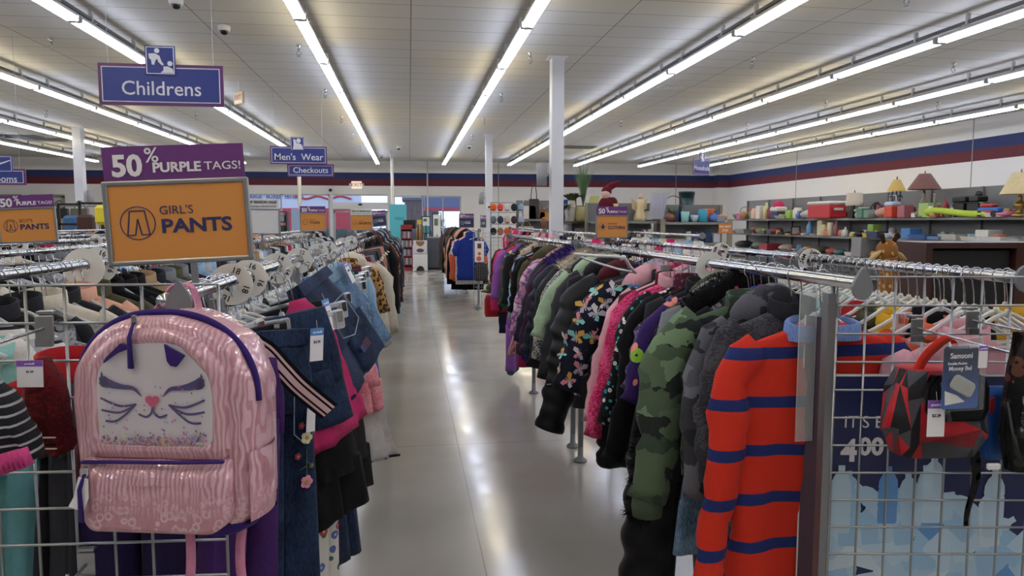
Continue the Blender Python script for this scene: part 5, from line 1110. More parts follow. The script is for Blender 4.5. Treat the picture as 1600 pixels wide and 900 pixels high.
# front panel rim and clear window
rimo, rimi = dome(.262, .235, .02), dome(.212, .186, .012); zc = .062
q = MB(); q.loft([[Vector((a * s, y, c2 * s + zc + zz)) for a, c2 in pr] for pr, y, s, zz in ((rimo, -.036, 1.04, -.004), (rimo, -.058, 1, 0), (rimi, -.066, 1.08, .002), (rimi, -.060, 1, 0))], 0, (False, False)); q.xf(lambda p: p + Vector((noise.noise(p * 25), noise.noise(p * 22), noise.noise(p * 28))) * .004); q.build('window_rim', pink_m, bp)
q = MB(); q.prism([(a, c2 + zc) for a, c2 in dome(.220, .194, .012)], -.060, -.05); wpn = q.build('white_panel', mat('pearl_panel', '#d9d3d6', .5), bp)
# cat face
def ribbon(q, pts, ws, y=-.0625, mi=0):
    P = smooth_path([(a, y, b + zc) for a, b in pts], 6); m = len(P); R = []
    for i, p in enumerate(P):
        a, b = P[max(0, i - 1)], P[min(m - 1, i + 1)]; t = (b - a).normalized(); s = Vector((t.z, 0, -t.x)); f = i / (m - 1) * (len(ws) - 1); k = min(int(f), len(ws) - 2); w_ = ws[k] + (ws[k + 1] - ws[k]) * (f - k)
        R.append([p + s * w_, p - s * w_])
    for a, b in zip(R, R[1:]): q.add([a[0] + Vector((0, -.001, 0)), a[1] + Vector((0, -.001, 0)), b[1] + Vector((0, -.001, 0)), b[0] + Vector((0, -.001, 0))], [(0, 1, 2, 3)], mi, False)
face = MB()
for s in (-1, 1):
    ribbon(face, [(s * .020, -.004), (s * .034, .010), (s * .056, .013), (s * .078, .018), (s * .092, .030)], [.0006, .0035, .0045, .0075, .004])
    for k, (ex, ez) in enumerate(((.098, .040), (.103, .030), (.104, .020))): ribbon(face, [(s * .082, .016), (s * .092, .019 + k * -.001), (s * ex * .95, ez)], [.006, .005, .0005])
    for k, (mx, mz, ex, ez) in enumerate(((.062, -.022, .098, -.008), (.062, -.034, .097, -.030), (.066, -.048, .09, -.050))): ribbon(face, [(s * .030, -.018), (s * mx, mz), (s * ex, ez)], [.0014, .0022, .0020])
    ribbon(face, [(0, -.022), (s * .003, -.034), (s * .013, -.041), (s * .027, -.036)], [.0018, .0022, .0018])
face.build('cat_face_embroidery', mat('embroidery_purple', '#33226c', .6), wpn)
q = MB(); hp_ = [(.012 * .065 * 16 * math.sin(t) ** 3, .0008 * (13 * math.cos(t) - 5 * math.cos(2 * t) - 2 * math.cos(3 * t) - math.cos(4 * t)) + zc - .012) for t in [2 * PI * k / 36 for k in range(36)]]; q.prism(hp_, -.065, -.0625); q.build('heart_nose', mat('nose_pink', '#c93c6d', .5), wpn)
for s in (-1, 1):
    q = MB()
    if s > 0: q.prism([(.030, .092 + zc), (.066, .072 + zc), (.050, .052 + zc), (.040, .054 + zc), (.034, .062 + zc)], -.070, -.064)
    else: q.prism([(-.030, .086 + zc), (-.052, .092 + zc), (-.080, .066 + zc), (-.086, .056 + zc), (-.060, .074 + zc)], -.070, -.064)
    q.build('ear', purp, wpn)
random.seed(31); q = MB()
def star(q, x, z, r, mi, y): q.prism([(x + r * (1 if k % 2 == 0 else .42) * math.sin(PI * k / 5), z + r * (1 if k % 2 == 0 else .42) * math.cos(PI * k / 5)) for k in range(10)], y - .0008, y, mi)
for k in range(330):
    if k < 290: x = random.uniform(-.1, .1); z = -.092 + abs(random.gauss(0, .008)) + max(0, x - .01) * .20 * random.random(); r_ = .0026
    else: x = random.uniform(-.095, .095); z = random.uniform(-.07, .02); r_ = .0022
    star(q, x, z + zc, r_, random.choice((0, 0, 1, 2, 3, 4)) if k < 290 else random.choice((0, 0, 4, 1)), -.0632 - random.random() * .002)
o = q.build('star_sequins', [mat('star_pink', '#c95f9f', .4), mat('star_blue', '#7fb2d6', .4), mat('star_gold', '#d9c46a', .4), mat('star_lilac', '#c5a4d6', .4), mat('star_purple', '#5a3a6d', .4)], wpn); o['kind'] = 'stuff'
q = MB(); q.prism([(a, c2 + zc) for a, c2 in dome(.216, .190, .012)], -.0685, -.067); q.build('clear_window', clear('vinyl', '#f4eef2', .0, .1), bp)
# lower pocket, side pockets
q = MB(); R = []
for s, y, zt in ((1.0, -.03, -.055), (1.0, -.058, -.06), (.97, -.078, -.075), (.86, -.084, -.10)):
    top = zt; bot = -.192 * (.97 if s > .9 else .93); hw = .138 * s; pts = []
    for k in range(14): pts.append(Vector((-hw + 2 * hw * k / 13, y - .004 * math.sin(k * 1.3), top)))
    for k in range(9): a = -PI / 2 * k / 8; pts.append(Vector((hw - .035 + .035 * math.cos(a), y, bot + .035 + .035 * math.sin(a))))
    for k in range(9): a = -PI / 2 - PI / 2 * k / 8; pts.append(Vector((-hw + .035 + .035 * math.cos(a), y, bot + .035 + .035 * math.sin(a))))
    R.append(pts)
q.loft(R, 0); q.xf(lambda p: p + Vector((noise.noise(p * 20), noise.noise(p * 24 + Vector((3, 0, 0))), noise.noise(p * 22))) * .005); q.build('front_pocket', pink_m, bp)
for s in (-1, 1):
    q = MB(); R = []
    for f, z in ((.7, -.175), (1, -.13), (1.06, -.06), (1.0, -.045)): R.append([Vector((s * (BW * .5 * .95 + .018 * f * math.sin(PI * k / 12) + .003), .07 - .115 * k / 12, z)) for k in range(13)])
    q.loft(R, 0, (False, False), True, False); q.build('side_pocket', pink_m, bp)
def zipper(pts, r, name='zipper'):
    q = MB(); q.tube(smooth_path(pts, 5), r, 6, flat=.5); q.build(name, purp, bp)
ar = [(x, z) for x, z in dome(BW * 1.012, BH * 1.004, .065) if z > -.06]
q = MB(); q.tube([(x, -.014 , z + .001) for x, z in ar], .0065, 8); q.build('zipper', purp, bp)
zipper([(-.132, -.074, -.062), (-.05, -.079, -.058), (.05, -.079, -.056), (.134, -.074, -.054)], .006, 'pocket_zipper')
for (x, y, z), L in (((-.03, -.058, .195), .085), ((-.118, -.086, -.075), .088)):
    q = MB(); q.box((x, y, z), (.010, .006, .018), 1, 0, .002); q.tube([(x, y - .004, z - .005), (x - .004, y - .012, z - .03), (x - .003, y - .012, z - L)], [.004, .0055, .008], 8, 0, flat=.5); q.build('zipper_pull', [purp, chrome], bp)
q = MB(); q.loft([[Vector((-.126, -.093, -.082)), Vector((-.108, -.093, -.086))], [Vector((-.136, -.096, -.12)), Vector((-.108, -.094, -.12))], [Vector((-.143, -.1, -.135)), Vector((-.118, -.096, -.146))]], 0, (False, False), False, False); q.build('paper_tag', ivory, bp)
for pts in ([(-.075, .06, .180), (-.062, .085, .212), (-.042, .10, .245), (-.012, .10, .245), (.012, .085, .212), (.028, .06, .184)],):
    q = MB(); P = smooth_path(pts, 6); R = [[p + Vector((0, s * .009, 0)) + Vector((.003 * s, 0, 0)) for s in (-1, 1)] + [p + Vector((0, s * .009, 0)) + Vector((0, 0, -.003)) for s in (1, -1)] for p in P]; q.loft(R, 0, (True, True), True); q.build('hang_loop', pink_web, bp)
for x, L in ((.0, .25), (.115, .20)):
    q = MB(); R = []
    for k in range(12): f = k / 11; R.append([Vector((x + s * .0095 + .008 * math.sin(f * 4 + x * 20), .03 + yy, -.165 - L * f)) for s, yy in ((-1, 0), (1, 0), (1, .002), (-1, .002))])
    q.loft(R, 0); q.build('strap', pink_web, bp)
# ------------------------------------------------------------------ the right panel: poster and bags
yP = lambda x: 1.815 + (x - 1.11) * (1.705 - 1.815) / .76
pr_ = math.atan2(-.11, .76)
po = thing('poster_board', 'navy and light blue poster board of bottles behind the right wire panel', 'poster', (1.135, 1.852, 0), pr_)
MB().box((.42, 0, .62), (.84, .006, 1.13)).build('board', mat('poster_navy', '#222a58', .45), po)
q = MB(); frame_bars(q, .84, 1.13, .006, -.004, 0, .62); q.xf(lambda p: p + Vector((.42, 0, 0))); q.build('white_border', ivory, po)
q = MB(); q.loft([[Vector((x, y, z)) for x, y in ((-.004, 0), (-.042, .06), (-.046, .06), (-.008, 0))] for z in (.05, 1.34)], 0, smooth=False); q.build('side_board', mat('dark_mauve_board', '#4b3f4c', .6), po)
q = MB(); q.tube([(-.045, .058, .05), (-.045, .058, 1.34)], .0025, 6); q.build('edge_strip', white_pl, po)
q = MB(); q.merge(text("IT'S EST", .048, -.002, 'LEFT'), T(.045, -.0045, 1.05)); q.merge(text('4', .085, .035, 'LEFT'), T(.042, -.0045, .968)); q.merge(text('00', .068, .035, 'LEFT'), T(.09, -.0045, .98)); q.build('lettering', white_ink, po)
random.seed(14); q = MB()
BOT = [(-.03, -.1), (.03, -.1), (.034, -.09), (.034, -.05), (.031, -.045), (.034, -.04), (.034, .02), (.031, .025), (.034, .03), (.032, .055), (.022, .075), (.011, .085), (.011, .105), (-.011, .105), (-.011, .085), (-.022, .075), (-.032, .055), (-.034, .03), (-.031, .025), (-.034, .02), (-.034, -.04), (-.031, -.045), (-.034, -.05), (-.034, -.09)]
CUP = [(-.03, -.05), (.03, -.05), (.045, .05), (-.045, .05)]; JUG = [(-.05, -.07), (.05, -.07), (.05, .03), (.02, .075), (-.02, .075), (-.05, .03)]
k = 0
for row in range(14):
    for c2 in range(16):
        x = .02 + c2 * .054 + random.uniform(-.02, .02); z = .10 + row * .056 + random.uniform(-.02, .02)
        if z > .83 + .05 * math.sin(x * 9): continue
        sh = random.choice((BOT, BOT, CUP, JUG)); a = random.uniform(-1.5, 1.5) if row < 12 else random.choice((0, .8, .1)); k += 1
        P = [(x + .8 * (p[0] * math.cos(a) - p[1] * math.sin(a)), z + .8 * (p[0] * math.sin(a) + p[1] * math.cos(a))) for p in sh]
        P = [(max(.006, min(.834, u)), v) for u, v in P]; y = -.0035 - .00001 * k
        q.add([(u, y, v) for u, v in P], [tuple(range(len(P)))], random.choice((0, 1, 1, 2, 2, 3, 4)), False)
for x, z in ((.045, .83), (.30, .86), (.47, .82)):
    k += 1; q.add([(x + p[0] * .85, -.0035 - .00001 * k, z + p[1] * .95) for p in BOT], [tuple(range(len(BOT)))], 2, False)
q.build('printed_bottles', [mat(f'bottle_blue_{c}', c, .5) for c in ('#6499d2', '#b2d0e6', '#c0d9eb', '#d0e2ef', '#a0c6e4')], po)
# acrylic strip post of the sign holder
ac = thing('acrylic_holder', 'clear acrylic sign holder strip at the left edge of the poster', 'sign holder', (1.085, 1.88, 0)); MB().box((0, 0, 1.2), (.05, .004, .42)).build('sheet', clear('acrylic', '#dfe6e6', .18, .05), ac)
# red and black lunch bag
def pbox(w_, d, h, r, n=6, wrk=.006, seed=0):
    q = MB(); R = []
    for z, s in ((-h / 2, .86), (-h / 2 + r, .98), (-h / 4, 1.02), (h / 4, 1.0), (h / 2 - r, .94), (h / 2, .8)):
        P = []
        for cx, cy, a0 in ((1, 1, 0), (-1, 1, PI / 2), (-1, -1, PI), (1, -1, 1.5 * PI)):
            for k in range(n): a = a0 + PI / 2 * k / (n - 1); P.append(Vector((cx * (w_ / 2 * s - r) + r * math.cos(a), cy * (d / 2 * s - r) + r * math.sin(a), z)))
        R.append(P)
    q.loft(R, 0); return q.xf(lambda p: p + Vector((noise.noise(p * 14 + Vector((seed, 0, 0))), noise.noise(p * 15), noise.noise(p * 16))) * wrk)
lc = at(1458, 640, 1.64); lb = thing('lunch_bag', 'red black and grey geometric print lunch bag on the right wire panel', 'bag', lc, -.08)
q = pbox(.235, .12, .215, .045, 4, 0); rgeo = random.Random(3); q2 = MB(); jit = [p + Vector((rgeo.uniform(-.012, .012), 0, rgeo.uniform(-.02, .02))) if abs(p.z) < .1 else p for p in q.v]
for f in q.f:
    t3 = ([(f[0], f[1], f[2]), (f[0], f[2], f[3])] if rgeo.random() < .5 else [(f[0], f[1], f[3]), (f[1], f[2], f[3])]) if len(f) == 4 else [f]
    for t in t3: q2.f.append(t); q2.m.append(rgeo.choice((0, 0, 1, 1, 2, 2, 3))); q2.sm.append(True)
q2.v = jit; q2.build('body', [F(f'geo{i}', c, rough=.55) for i, c in enumerate(('#1b1a1d', '#47474c', '#b3252d', '#7c1f27'))], lb)
q = pbox(.15, .02, .11, .02, wrk=.003); q.xf(lambda p: p + Vector((.015, -.062, .045))); q.build('black_front', F('bagblack', '#18181b'), lb)
ht = at(1452, 512, 1.60) - lc
def web(q, pts, w_, ax=Vector((1, 0, 0)), th=.002):
    P = smooth_path(pts, 6); q.loft([[p + ax * w_, p - ax * w_, p - ax * w_ + Vector((0, th, th)), p + ax * w_ + Vector((0, th, th))] for p in P], 0)
    return q
q = web(MB(), [(-.062, -.02, .095), (-.045, -.03, .14), (-.012, -.035, .175), (.012, -.03, .185), (.03, -.02, .175), (.045, -.01, .15)], .012, Vector((.9, 0, -.5)).normalized()); q.build('red_handle', F('redweb', '#d23a2c'), lb)
price_tag(lb, T(-.048, -.085, .045), tag_purple, .043, .088, '$2.29')
q = MB(); q.tube([(-.035, -.075, .085), (-.028, -.085, .06), (-.024, -.088, .02)], .0025, 6); q.tube([(-.024, -.09, .02), (-.018, -.09, -.005)], .006, 6); q.build('zipper_pull', black_pl, lb)
q = MB(); q.loft([[Vector((.09 + s * (.006 + .008 * (1 - f)) + .01 * math.sin(f * 5), -.03, -.10 - .19 * f + yy)) for s, yy in ((-1, 0), (1, 0), (1, .003), (-1, .003))] for f in [k / 9 for k in range(10)]], 0); q.build('hanging_strap', black_pl, lb)
q = MB(); q.box((.12, -.06, -.128), (.032, .01, .016), 0, 0, .003); q.build('cord_stop', white_pl, lb)
# peg hooks
h1 = at(1430, 512, yP(1.36)); peg_hook(h1, .26, 'steel peg hook on the right panel carrying the lunch bag and money belt', Vector((.62, -.55, -.18)), .015)
h2 = at(1516, 500, yP(1.5)); peg_hook(h2, .2, 'steel peg hook on the right panel carrying the dark print bag', Vector((.6, -.6, -.13)), .012)
# money belt in its pack
mc = at(1502, 590, 1.545); mbk = thing('money_belt_package', 'clear blister pack with a navy card holding a grey money belt', 'package', mc, .05); w_, h_ = .098, .150
q = MB(); q.prism([(-w_ / 2 + .004, -h_ / 2), (w_ / 2 - .004, -h_ / 2), (w_ / 2, -h_ / 2 + .006), (w_ / 2, h_ / 2 - .006), (w_ / 2 - .006, h_ / 2), (-w_ / 2 + .006, h_ / 2), (-w_ / 2, h_ / 2 - .006), (-w_ / 2, -h_ / 2 + .006)], 0, .002)
def card_grad():
    m, n, l, b = _new('navy_to_blue_card'); co = objco(n, l); s = n.new('ShaderNodeSeparateXYZ'); l.new(co, s.inputs[0]); k = n.new('ShaderNodeMath'); k.operation = 'MULTIPLY_ADD'; k.inputs[1].default_value = -6; k.inputs[2].default_value = .5; l.new(s.outputs[2], k.inputs[0]); r = ramp(n, [(.2, '#1d2440'), (.9, '#2f5aa0')]); l.new(k.outputs[0], r.inputs[0]); l.new(r.outputs[0], b.inputs['Base Color']); b.inputs['Roughness'].default_value = .35; return m
q.build('card', card_grad(), mbk)
q = MB(); q.merge(text('Sams◇ni' if False else 'Samsoni', .0185, .008, 'LEFT'), T(-.034, -.0012, .052)); q.build('lettering', white_ink, mbk)
q = MB(); q.merge(text('Double-Pocket', .0085, 0, 'LEFT'), T(-.039, -.0012, .034)); q.merge(text('Money Bel', .0145, .004, 'LEFT'), T(-.036, -.0012, .022)); q.build('small_lettering', white_ink, mbk)
q = MB(); q.add([(-.042, -.0011, -.065), (-.044, -.0011, -.03), (-.01, -.0011, -.042), (.012, -.0011, -.058), (-.02, -.0011, -.062)], [(0, 4, 3, 2, 1)], 0, False); q.build('white_leaflet', ivory, mbk)
q = pbox(.062, .01, .036, .004, 4, .001); q.xf(lambda p: Matrix.Rotation(.5, 3, 'Y') @ p + Vector((-.002, -.008, -.018))); q.build('pouch', F('pouch', '#a9aba3'), mbk)
q = MB(); q.loft([[Vector((x, y, z)) for x, z in ((-w_ / 2 * s, -h_ / 2 * s), (w_ / 2 * s, -h_ / 2 * s), (w_ / 2 * s, h_ / 2 * s), (-w_ / 2 * s, h_ / 2 * s))] for s, y in ((1.08, .001), (1.06, -.004), (.98, -.018), (.95, -.019))], 0, (False, True), False); q.build('blister', clear('blister', '#eef2f5', .0, .08), mbk)
price_tag(mbk, T(.036, -.021, .078), tag_purple, .024, .052)
q = MB(); q.tube(smooth_path([(.02, -.004, .07), (.0, -.01, .092), (.03, -.02, .098), (.04, -.015, .075)]), .001, 4); q.build('string', clear_pl, mbk)
# blue pouch with a red label and a dark printed bag at the edge
b3 = at(1562, 660, 1.70); o = thing('blue_pouch', 'bright blue pouch with a red side label behind the dark print bag', 'bag', b3); q = pbox(.10, .05, .19, .02, wrk=.004); q.build('body', F('brightblue', '#1c4a8c', rough=.5), o)
q = MB(); q.box((-.052, -.03, .055), (.012, .004, .042)); q.build('red_label', F('lab', '#b8323e'), o)
b4 = at(1618, 625, 1.60); o = thing('printed_bag', 'black bag with dark flower and lettering print at the right edge', 'bag', b4, .1); q = pbox(.17, .09, .34, .05, wrk=.008, seed=4); q.build('body', F('darkfl', '#141416', 'floral', ['#5d3b2b', '#34402f', '#7a3a3a', '#26262a'], 24, .5), o)
q = MB(); q.tube([(-.088, -.0, .0), (-.082, -.03, -.12), (-.05, -.05, -.165)], .008, 8); q.build('piping', black_pl, o); price_tag(o, T(-.055, -.06, .155) @ Matrix.Rotation(-.5, 4, 'Y'), tag_white, .05, .085)
q = MB(); q.box((-.075, -.045, -.02), (.03, .004, .09)); q.build('luggage_tag', F('lugtag', '#3a3a3c', 'camo', ['#8f8c8c', '#17171a'], 40), o)
# white poster card on the far wire panel and its small things
f = thing('poster_card', 'white card with orange picture on the distant wire panel', 'poster', at(749, 393, 13.3)); MB().box((0, 0, 0), (.17, .004, .38)).build('card', ivory, f)
q = MB(); q.box((0, -.003, .10), (.07, .002, .09), 0); q.disc((-.01, -.004, -.13), .045, -.001, .001, 16, 1); q.disc((-.0, -.004, -.04), .03, -.001, .001, 16, 1); q.build('picture', [mat('pic_brown', '#6d3a28', .6), mat('pic_orange', '#d0603a', .6)], f)
q = MB(); q.loft([rnd_ring(.12 * a, .06, z, 18, 3, .006, 1, 20) for a, z in ((.8, .15), (1, .08), (1.05, -.1), (.95, -.16))]); tag(q.build('checked_bag', F('checkbag', '#16161a', 'plaid', ['#17171b', '#d9d7d2'], 30), None, at(752, 425, 13.32)), 'small black and white checked bag on the distant wire panel', 'bag')

# ------------------------------------------------------------------ shelving for housewares
gond = mat('gondola_grey', '#77787a', .55, .1); gond_b = mat('gondola_beige', '#8b8873', .55); shelf_m = mat('shelf_edge', '#8b8c8a', .45, .2); shelf_d = mat('shelf_back', '#66675f', .7)
def gondola(name, lab, loc, rz, L, D, levels, back, n_up=4, backm=None, upm=None, bm2=None):
    r = thing(name, lab, 'shelves', loc, rz, 'housewares shelving'); q = MB(); q.box((0, D / 2 + .02, back / 2), (L, .03, back)); q.build('back_panel', backm or shelf_d, r)
    for i in range(n_up + 1):
        x = -L / 2 + L * i / n_up; q = MB(); q.box((x, D / 2 - .01, back / 2), (.05, .06, back)); q.build('upright', upm or gond, r)
    for z in levels:
        q = MB(); q.box((0, 0, z - .015), (L, D, .02)); q.box((0, -D / 2, z - .025), (L, .015, .045)); q.build('shelf', bm2 or shelf_m, r)
    q = MB(); q.box((0, .02, .08), (L, D - .06, .16)); q.build('base', gond, r)
    return r
GX = 9.15
gondola('housewares_shelving', 'long grey housewares shelves running along the right side', (GX + .22, 14.4, 0), -PI / 2, 11.2, .46, [.5, .90, 1.30, 1.685], 2.2, 9, gond)
G2Y = 14.0; xa, xb = at(1035, 345, G2Y).x, at(1140, 345, G2Y).x
gondola('end_shelving', 'short grey shelving unit with the DO NOT STEP notice', ((xa + xb) / 2, G2Y + .22, 0), 0, xb - xa, .44, [.4, .78, 1.19, 1.60], 1.95, 1, gond, gond_b)
for x in (xa, xb): tag(MB().box((x, G2Y - .02, .83), (.09, .05, 1.66)).build('shelf_post', gond_b), 'beige post at the ' + ('left' if x == xa else 'right') + ' front of the short shelving unit', 'post')
q = thing('notice', 'orange DO NOT STEP notice on the shelving post', 'notice', at(1133, 357, G2Y - .05)); MB().box((0, 0, 0), (.27, .006, .19)).build('card', mat('notice_orange', '#c9803f', .5), q)
m_ = MB(); m_.merge(text('DO NOT', .06, .02), T(0, -.005, .035)); m_.merge(text('STEP', .06, .02), T(0, -.005, -.04)); m_.build('lettering', white_ink, q)
xc, xd = at(955, 346, G2Y).x, at(1030, 346, G2Y).x; xe, xf = at(884, 345, 15).x, at(925, 345, 15).x
gondola('end_shelving', 'grey shelving behind the infant clothing sign with cups and a jug', ((xc + xd) / 2 - .2, G2Y + .3, 0), 0, xd - xc + .35, .4, [.78, 1.27, 1.62], 1.98, 1, gond, gond_b)
gondola('end_shelving', 'small grey shelves with plants right of the near column', ((xe + xf) / 2, 15.2, 0), 0, xf - xe + .1, .4, [.8, 1.24, 1.62], 1.95, 1, gond, gond_b)
xg, xh = at(814, 345, 20).x, at(860, 345, 20).x
gondola('bag_shelving', 'grey handbag shelves left of the near column', ((xg + xh) / 2 + .1, 20.2, 0), 0, xh - xg + .3, .4, [.7, 1.28, 1.68], 2.2, 1, gond)
q = thing('display_stand', 'small wooden display stand before the handbag shelves', 'stand', at(848, 370, 18.5)); m_ = MB()
for x in (-.22, .22):
    for y in (-.15, .15): m_.box((x, y, -.55), (.04, .04, 1.3))
m_.build('frame', mat('pale_wood', '#9b8a72', .6), q); m_ = MB()
for z in (.1, -.28): m_.box((0, 0, z), (.5, .36, .025))
m_.build('shelf', mat('pale_wood', '#9b8a72'), q)
# ---- small wares
def prof(kind, r, h):
    return {'vase': [(r * .55, 0), (r * .75, h * .1), (r, h * .4), (r * .7, h * .7), (r * .45, h * .85), (r * .6, h)], 'jar': [(r * .9, 0), (r, h * .08), (r, h * .8), (r * .8, h * .88), (r * .8, h)], 'bottle': [(r, 0), (r, h * .62), (r * .45, h * .78), (r * .38, h * .82), (r * .38, h)],
            'cup': [(r * .75, 0), (r * .8, h * .05), (r, h), (r * .92, h), (r * .7, h * .1)], 'bowl': [(r * .4, 0), (r * .5, h * .1), (r * .85, h * .5), (r, h), (r * .95, h), (r * .45, h * .2)], 'candle': [(r, 0), (r, h * .96), (r * .9, h)], 'tumbler': [(r * .72, 0), (r, h), (r * .95, h), (r * .95, h * .98)],
            'stick': [(r, 0), (r, h * .06), (r * .3, h * .14), (r * .5, h * .3), (r * .25, h * .5), (r * .5, h * .8), (r * .3, h * .86), (r * .6, h)], 'plate': [(r * .4, 0), (r, h), (r * .97, h), (r * .4, h * .3)]}[kind]
W_COUNT = {}
def ware(kind, P, r, h, col, lab, cat=None, rough=.35, extra=None, sx=1, grp='housewares on the shelves', rz=0):
    name = {'vase': 'vase', 'jar': 'jar', 'bottle': 'bottle', 'cup': 'cup', 'bowl': 'bowl', 'candle': 'candle', 'tumbler': 'tumbler', 'stick': 'candlestick', 'plate': 'plate', 'box': 'box', 'basket': 'basket', 'flat': 'tray', 'frame': 'picture_frame', 'handbag': 'handbag', 'soft': 'folded_cloth'}[kind]
    m1 = mat('ware_' + col, col, rough); q = MB()
    if kind == 'box': q.box((0, 0, h / 2), (2 * r, 2 * r * sx, h), 0, 0, min(.012, h * .2))
    elif kind == 'flat':
        R = [[Vector((x * s, y * s * sx, z)) for x, y in ((-r, -r), (r, -r), (r, r), (-r, r))] for s, z in ((.85, 0), (1, h), (.95, h), (.82, h * .35))]; q.loft(R, 0, smooth=False)
    elif kind == 'frame':
        for s in (-1, 1): q.box((s * r * .9, 0, h / 2), (r * .2, .02, h)); q.box((0, 0, h / 2 + s * h * .46), (2 * r, .02, h * .09))
        q.box((0, .004, h / 2), (1.7 * r, .006, h * .9), 1); q.box((0, .06, h * .3), (.03, .1, .01))
    elif kind == 'basket':
        R = [[Vector((x * s, y * s * .7, z)) for x, y in [(r * math.cos(2 * PI * k / 20), r * math.sin(2 * PI * k / 20)) for k in range(20)]] for s, z in ((.8, 0), (1, h), (.94, h), (.76, .02))]; q.loft(R, 0); q.tube([(r * .95 * math.cos(a), 0, h + r * .9 * math.sin(a)) for a in [PI * k / 10 for k in range(11)]], .012, 6)
    elif kind == 'handbag':
        R = [[Vector((x * s, y, z)) for x, y in ((-r, -.06), (r, -.06), (r, .06), (-r, .06))] for s, z in ((.9, 0), (1, .03), (.92, h * .6), (.85, h * .64))]; q.loft(R, 0, smooth=False); q.tube([(r * .55 * math.cos(a), 0, h * .62 + h * .5 * math.sin(a)) for a in [PI * k / 10 for k in range(11)]], .012, 6)
    elif kind == 'soft':
        q.ell((0, 0, h / 2), (r, r * .8, h / 2)); q.xf(lambda p: p + Vector((0, 0, .02 * noise.noise(p * 12 + Vector(P)))))
    else: q.lathe(prof(kind, r, h), n=18)
    o = q.build(name, [m1, mat('frame_picture', '#b6b2ab', .6)] if kind == 'frame' else m1, None, P, rz)
    tag(o, lab, cat or name.replace('_', ' '), grp)
    for nm, mb_, mm in extra or []: mb_.build(nm, mm, o)
    return o
def sx_(px, z, X=GX): p = aX(px, 340, X); return Vector((X, p.y, z))
TOPZ, MIDZ, LOWZ = 1.68, 1.295, .895
def cyl(r, h, z0, n=14): q = MB(); q.lathe([(r, z0), (r, z0 + h)], n=n); return q
# top shelf, along the right side (picture column, kind, radius, height, colour, words)
TOP = [(1152, 'bowl', .16, .14, '#6c7f63', 'dull green bowl'), (1160, 'box', .12, .16, '#c65a8a', 'pink box'), (1166, 'basket', .16, .2, '#a6835f', 'wicker basket'), (1172, 'vase', .12, .3, '#b0482f', 'rust vase'), (1180, 'jar', .11, .28, '#d7b7a7', 'peach jar'), (1188, 'box', .12, .34, '#d9cfc6', 'pale box'), (1196, 'bottle', .09, .42, '#c8c78a', 'yellow green bottle'), (1204, 'jar', .13, .3, '#7a2a36', 'dark red jar'),
       (1226, 'flat', .28, .08, '#9a9b96', 'grey tray'), (1236, 'box', .13, .2, '#8fb64e', 'bright green tub'), (1243, 'jar', .13, .26, '#d7d2c8', 'white canister'), (1252, 'vase', .11, .18, '#5e7ab0', 'blue vase'), (1258, 'box', .12, .15, '#34427a', 'navy box'), (1266, 'soft', .26, .2, '#b7b6b0', 'grey bundle'), (1276, 'soft', .26, .17, '#cfcabd', 'pale cloth bundle'),
       (1336, 'vase', .08, .18, '#d7d6d2', 'small white vase'), (1344, 'box', .1, .17, '#496b58', 'dark green box'), (1352, 'box', .1, .2, '#56806b', 'mid green box'), (1360, 'box', .09, .16, '#6d8f7d', 'pale green box'), (1370, 'jar', .08, .26, '#7a2444', 'plum jar'), (1382, 'soft', .2, .2, '#c48f7a', 'peach cloth'), (1386, 'bottle', .05, .2, '#dcdad6', 'white bottle'),
       (1408, 'box', .1, .2, '#4a3136', 'dark jar box'), (1418, 'box', .11, .23, '#a5606b', 'pink patterned box'), (1430, 'bottle', .06, .16, '#d4792f', 'orange bottle'), (1432, 'box', .06, .08, '#d2d0cb', 'small white box'), (1440, 'box', .08, .1, '#2b3138', 'black box'), (1447, 'box', .14, .26, '#9bbb6a', 'lime green box'), (1456, 'jar', .07, .2, '#d9d8d2', 'white jug'), (1463, 'stick', .06, .42, '#7c7468', 'pewter candlestick'), (1479, 'bottle', .06, .32, '#8c1f30', 'red lotion bottle'),
       (1538, 'stick', .1, .24, '#6f6a52', 'bronze pedestal dish'), (1553, 'flat', .2, .1, '#c64a48', 'red tray'), (1562, 'flat', .2, .06, '#d6d3ce', 'white tray'), (1572, 'soft', .2, .08, '#c96a8a', 'pink folded cloth'), (1580, 'flat', .15, .05, '#8b4a7a', 'plum tray')]
random.seed(40)
PAL = [('#8f3b3f', 'brick red'), ('#c9c4ba', 'off white'), ('#5f7f6a', 'soft green'), ('#3b4a66', 'slate blue'), ('#b98f5a', 'honey brown'), ('#7d5a6b', 'mauve'), ('#2a2b2f', 'black'), ('#c2755a', 'terracotta'), ('#8aa7b8', 'powder blue'), ('#b5b04f', 'olive yellow'), ('#9d9c99', 'mid grey')]
KD = [('jar', 'jar'), ('bottle', 'bottle'), ('box', 'box'), ('cup', 'cup'), ('vase', 'vase'), ('bowl', 'bowl'), ('soft', 'bundle')]
def fill(L_, n_, a, b, hh, skip=()):
    for _ in range(n_):
        px = random.uniform(a, b)
        if any(u < px < v for u, v in skip): continue
        col, cw = random.choice(PAL); kd, kw = random.choice(KD); h = random.uniform(.45, 1) * hh
        L_.append((px, kd, random.uniform(.06, .11), h * (.6 if kd in ('bowl', 'soft') else 1), col, f"small {cw} {kw}"))
fill(TOP, 34, 1150, 1575, .22, ((1266, 1325), (1575, 1600)))
for i, (px, kd, r, h, col, wd) in enumerate(sorted(TOP)):
    P = sx_(px, TOPZ + .002) + Vector((random.uniform(-.05, .1), 0, 0)); ware(kd, P, r * .9, h, col, f"{wd} on the long top shelf, {ordinal(i + 1)} from its far end")
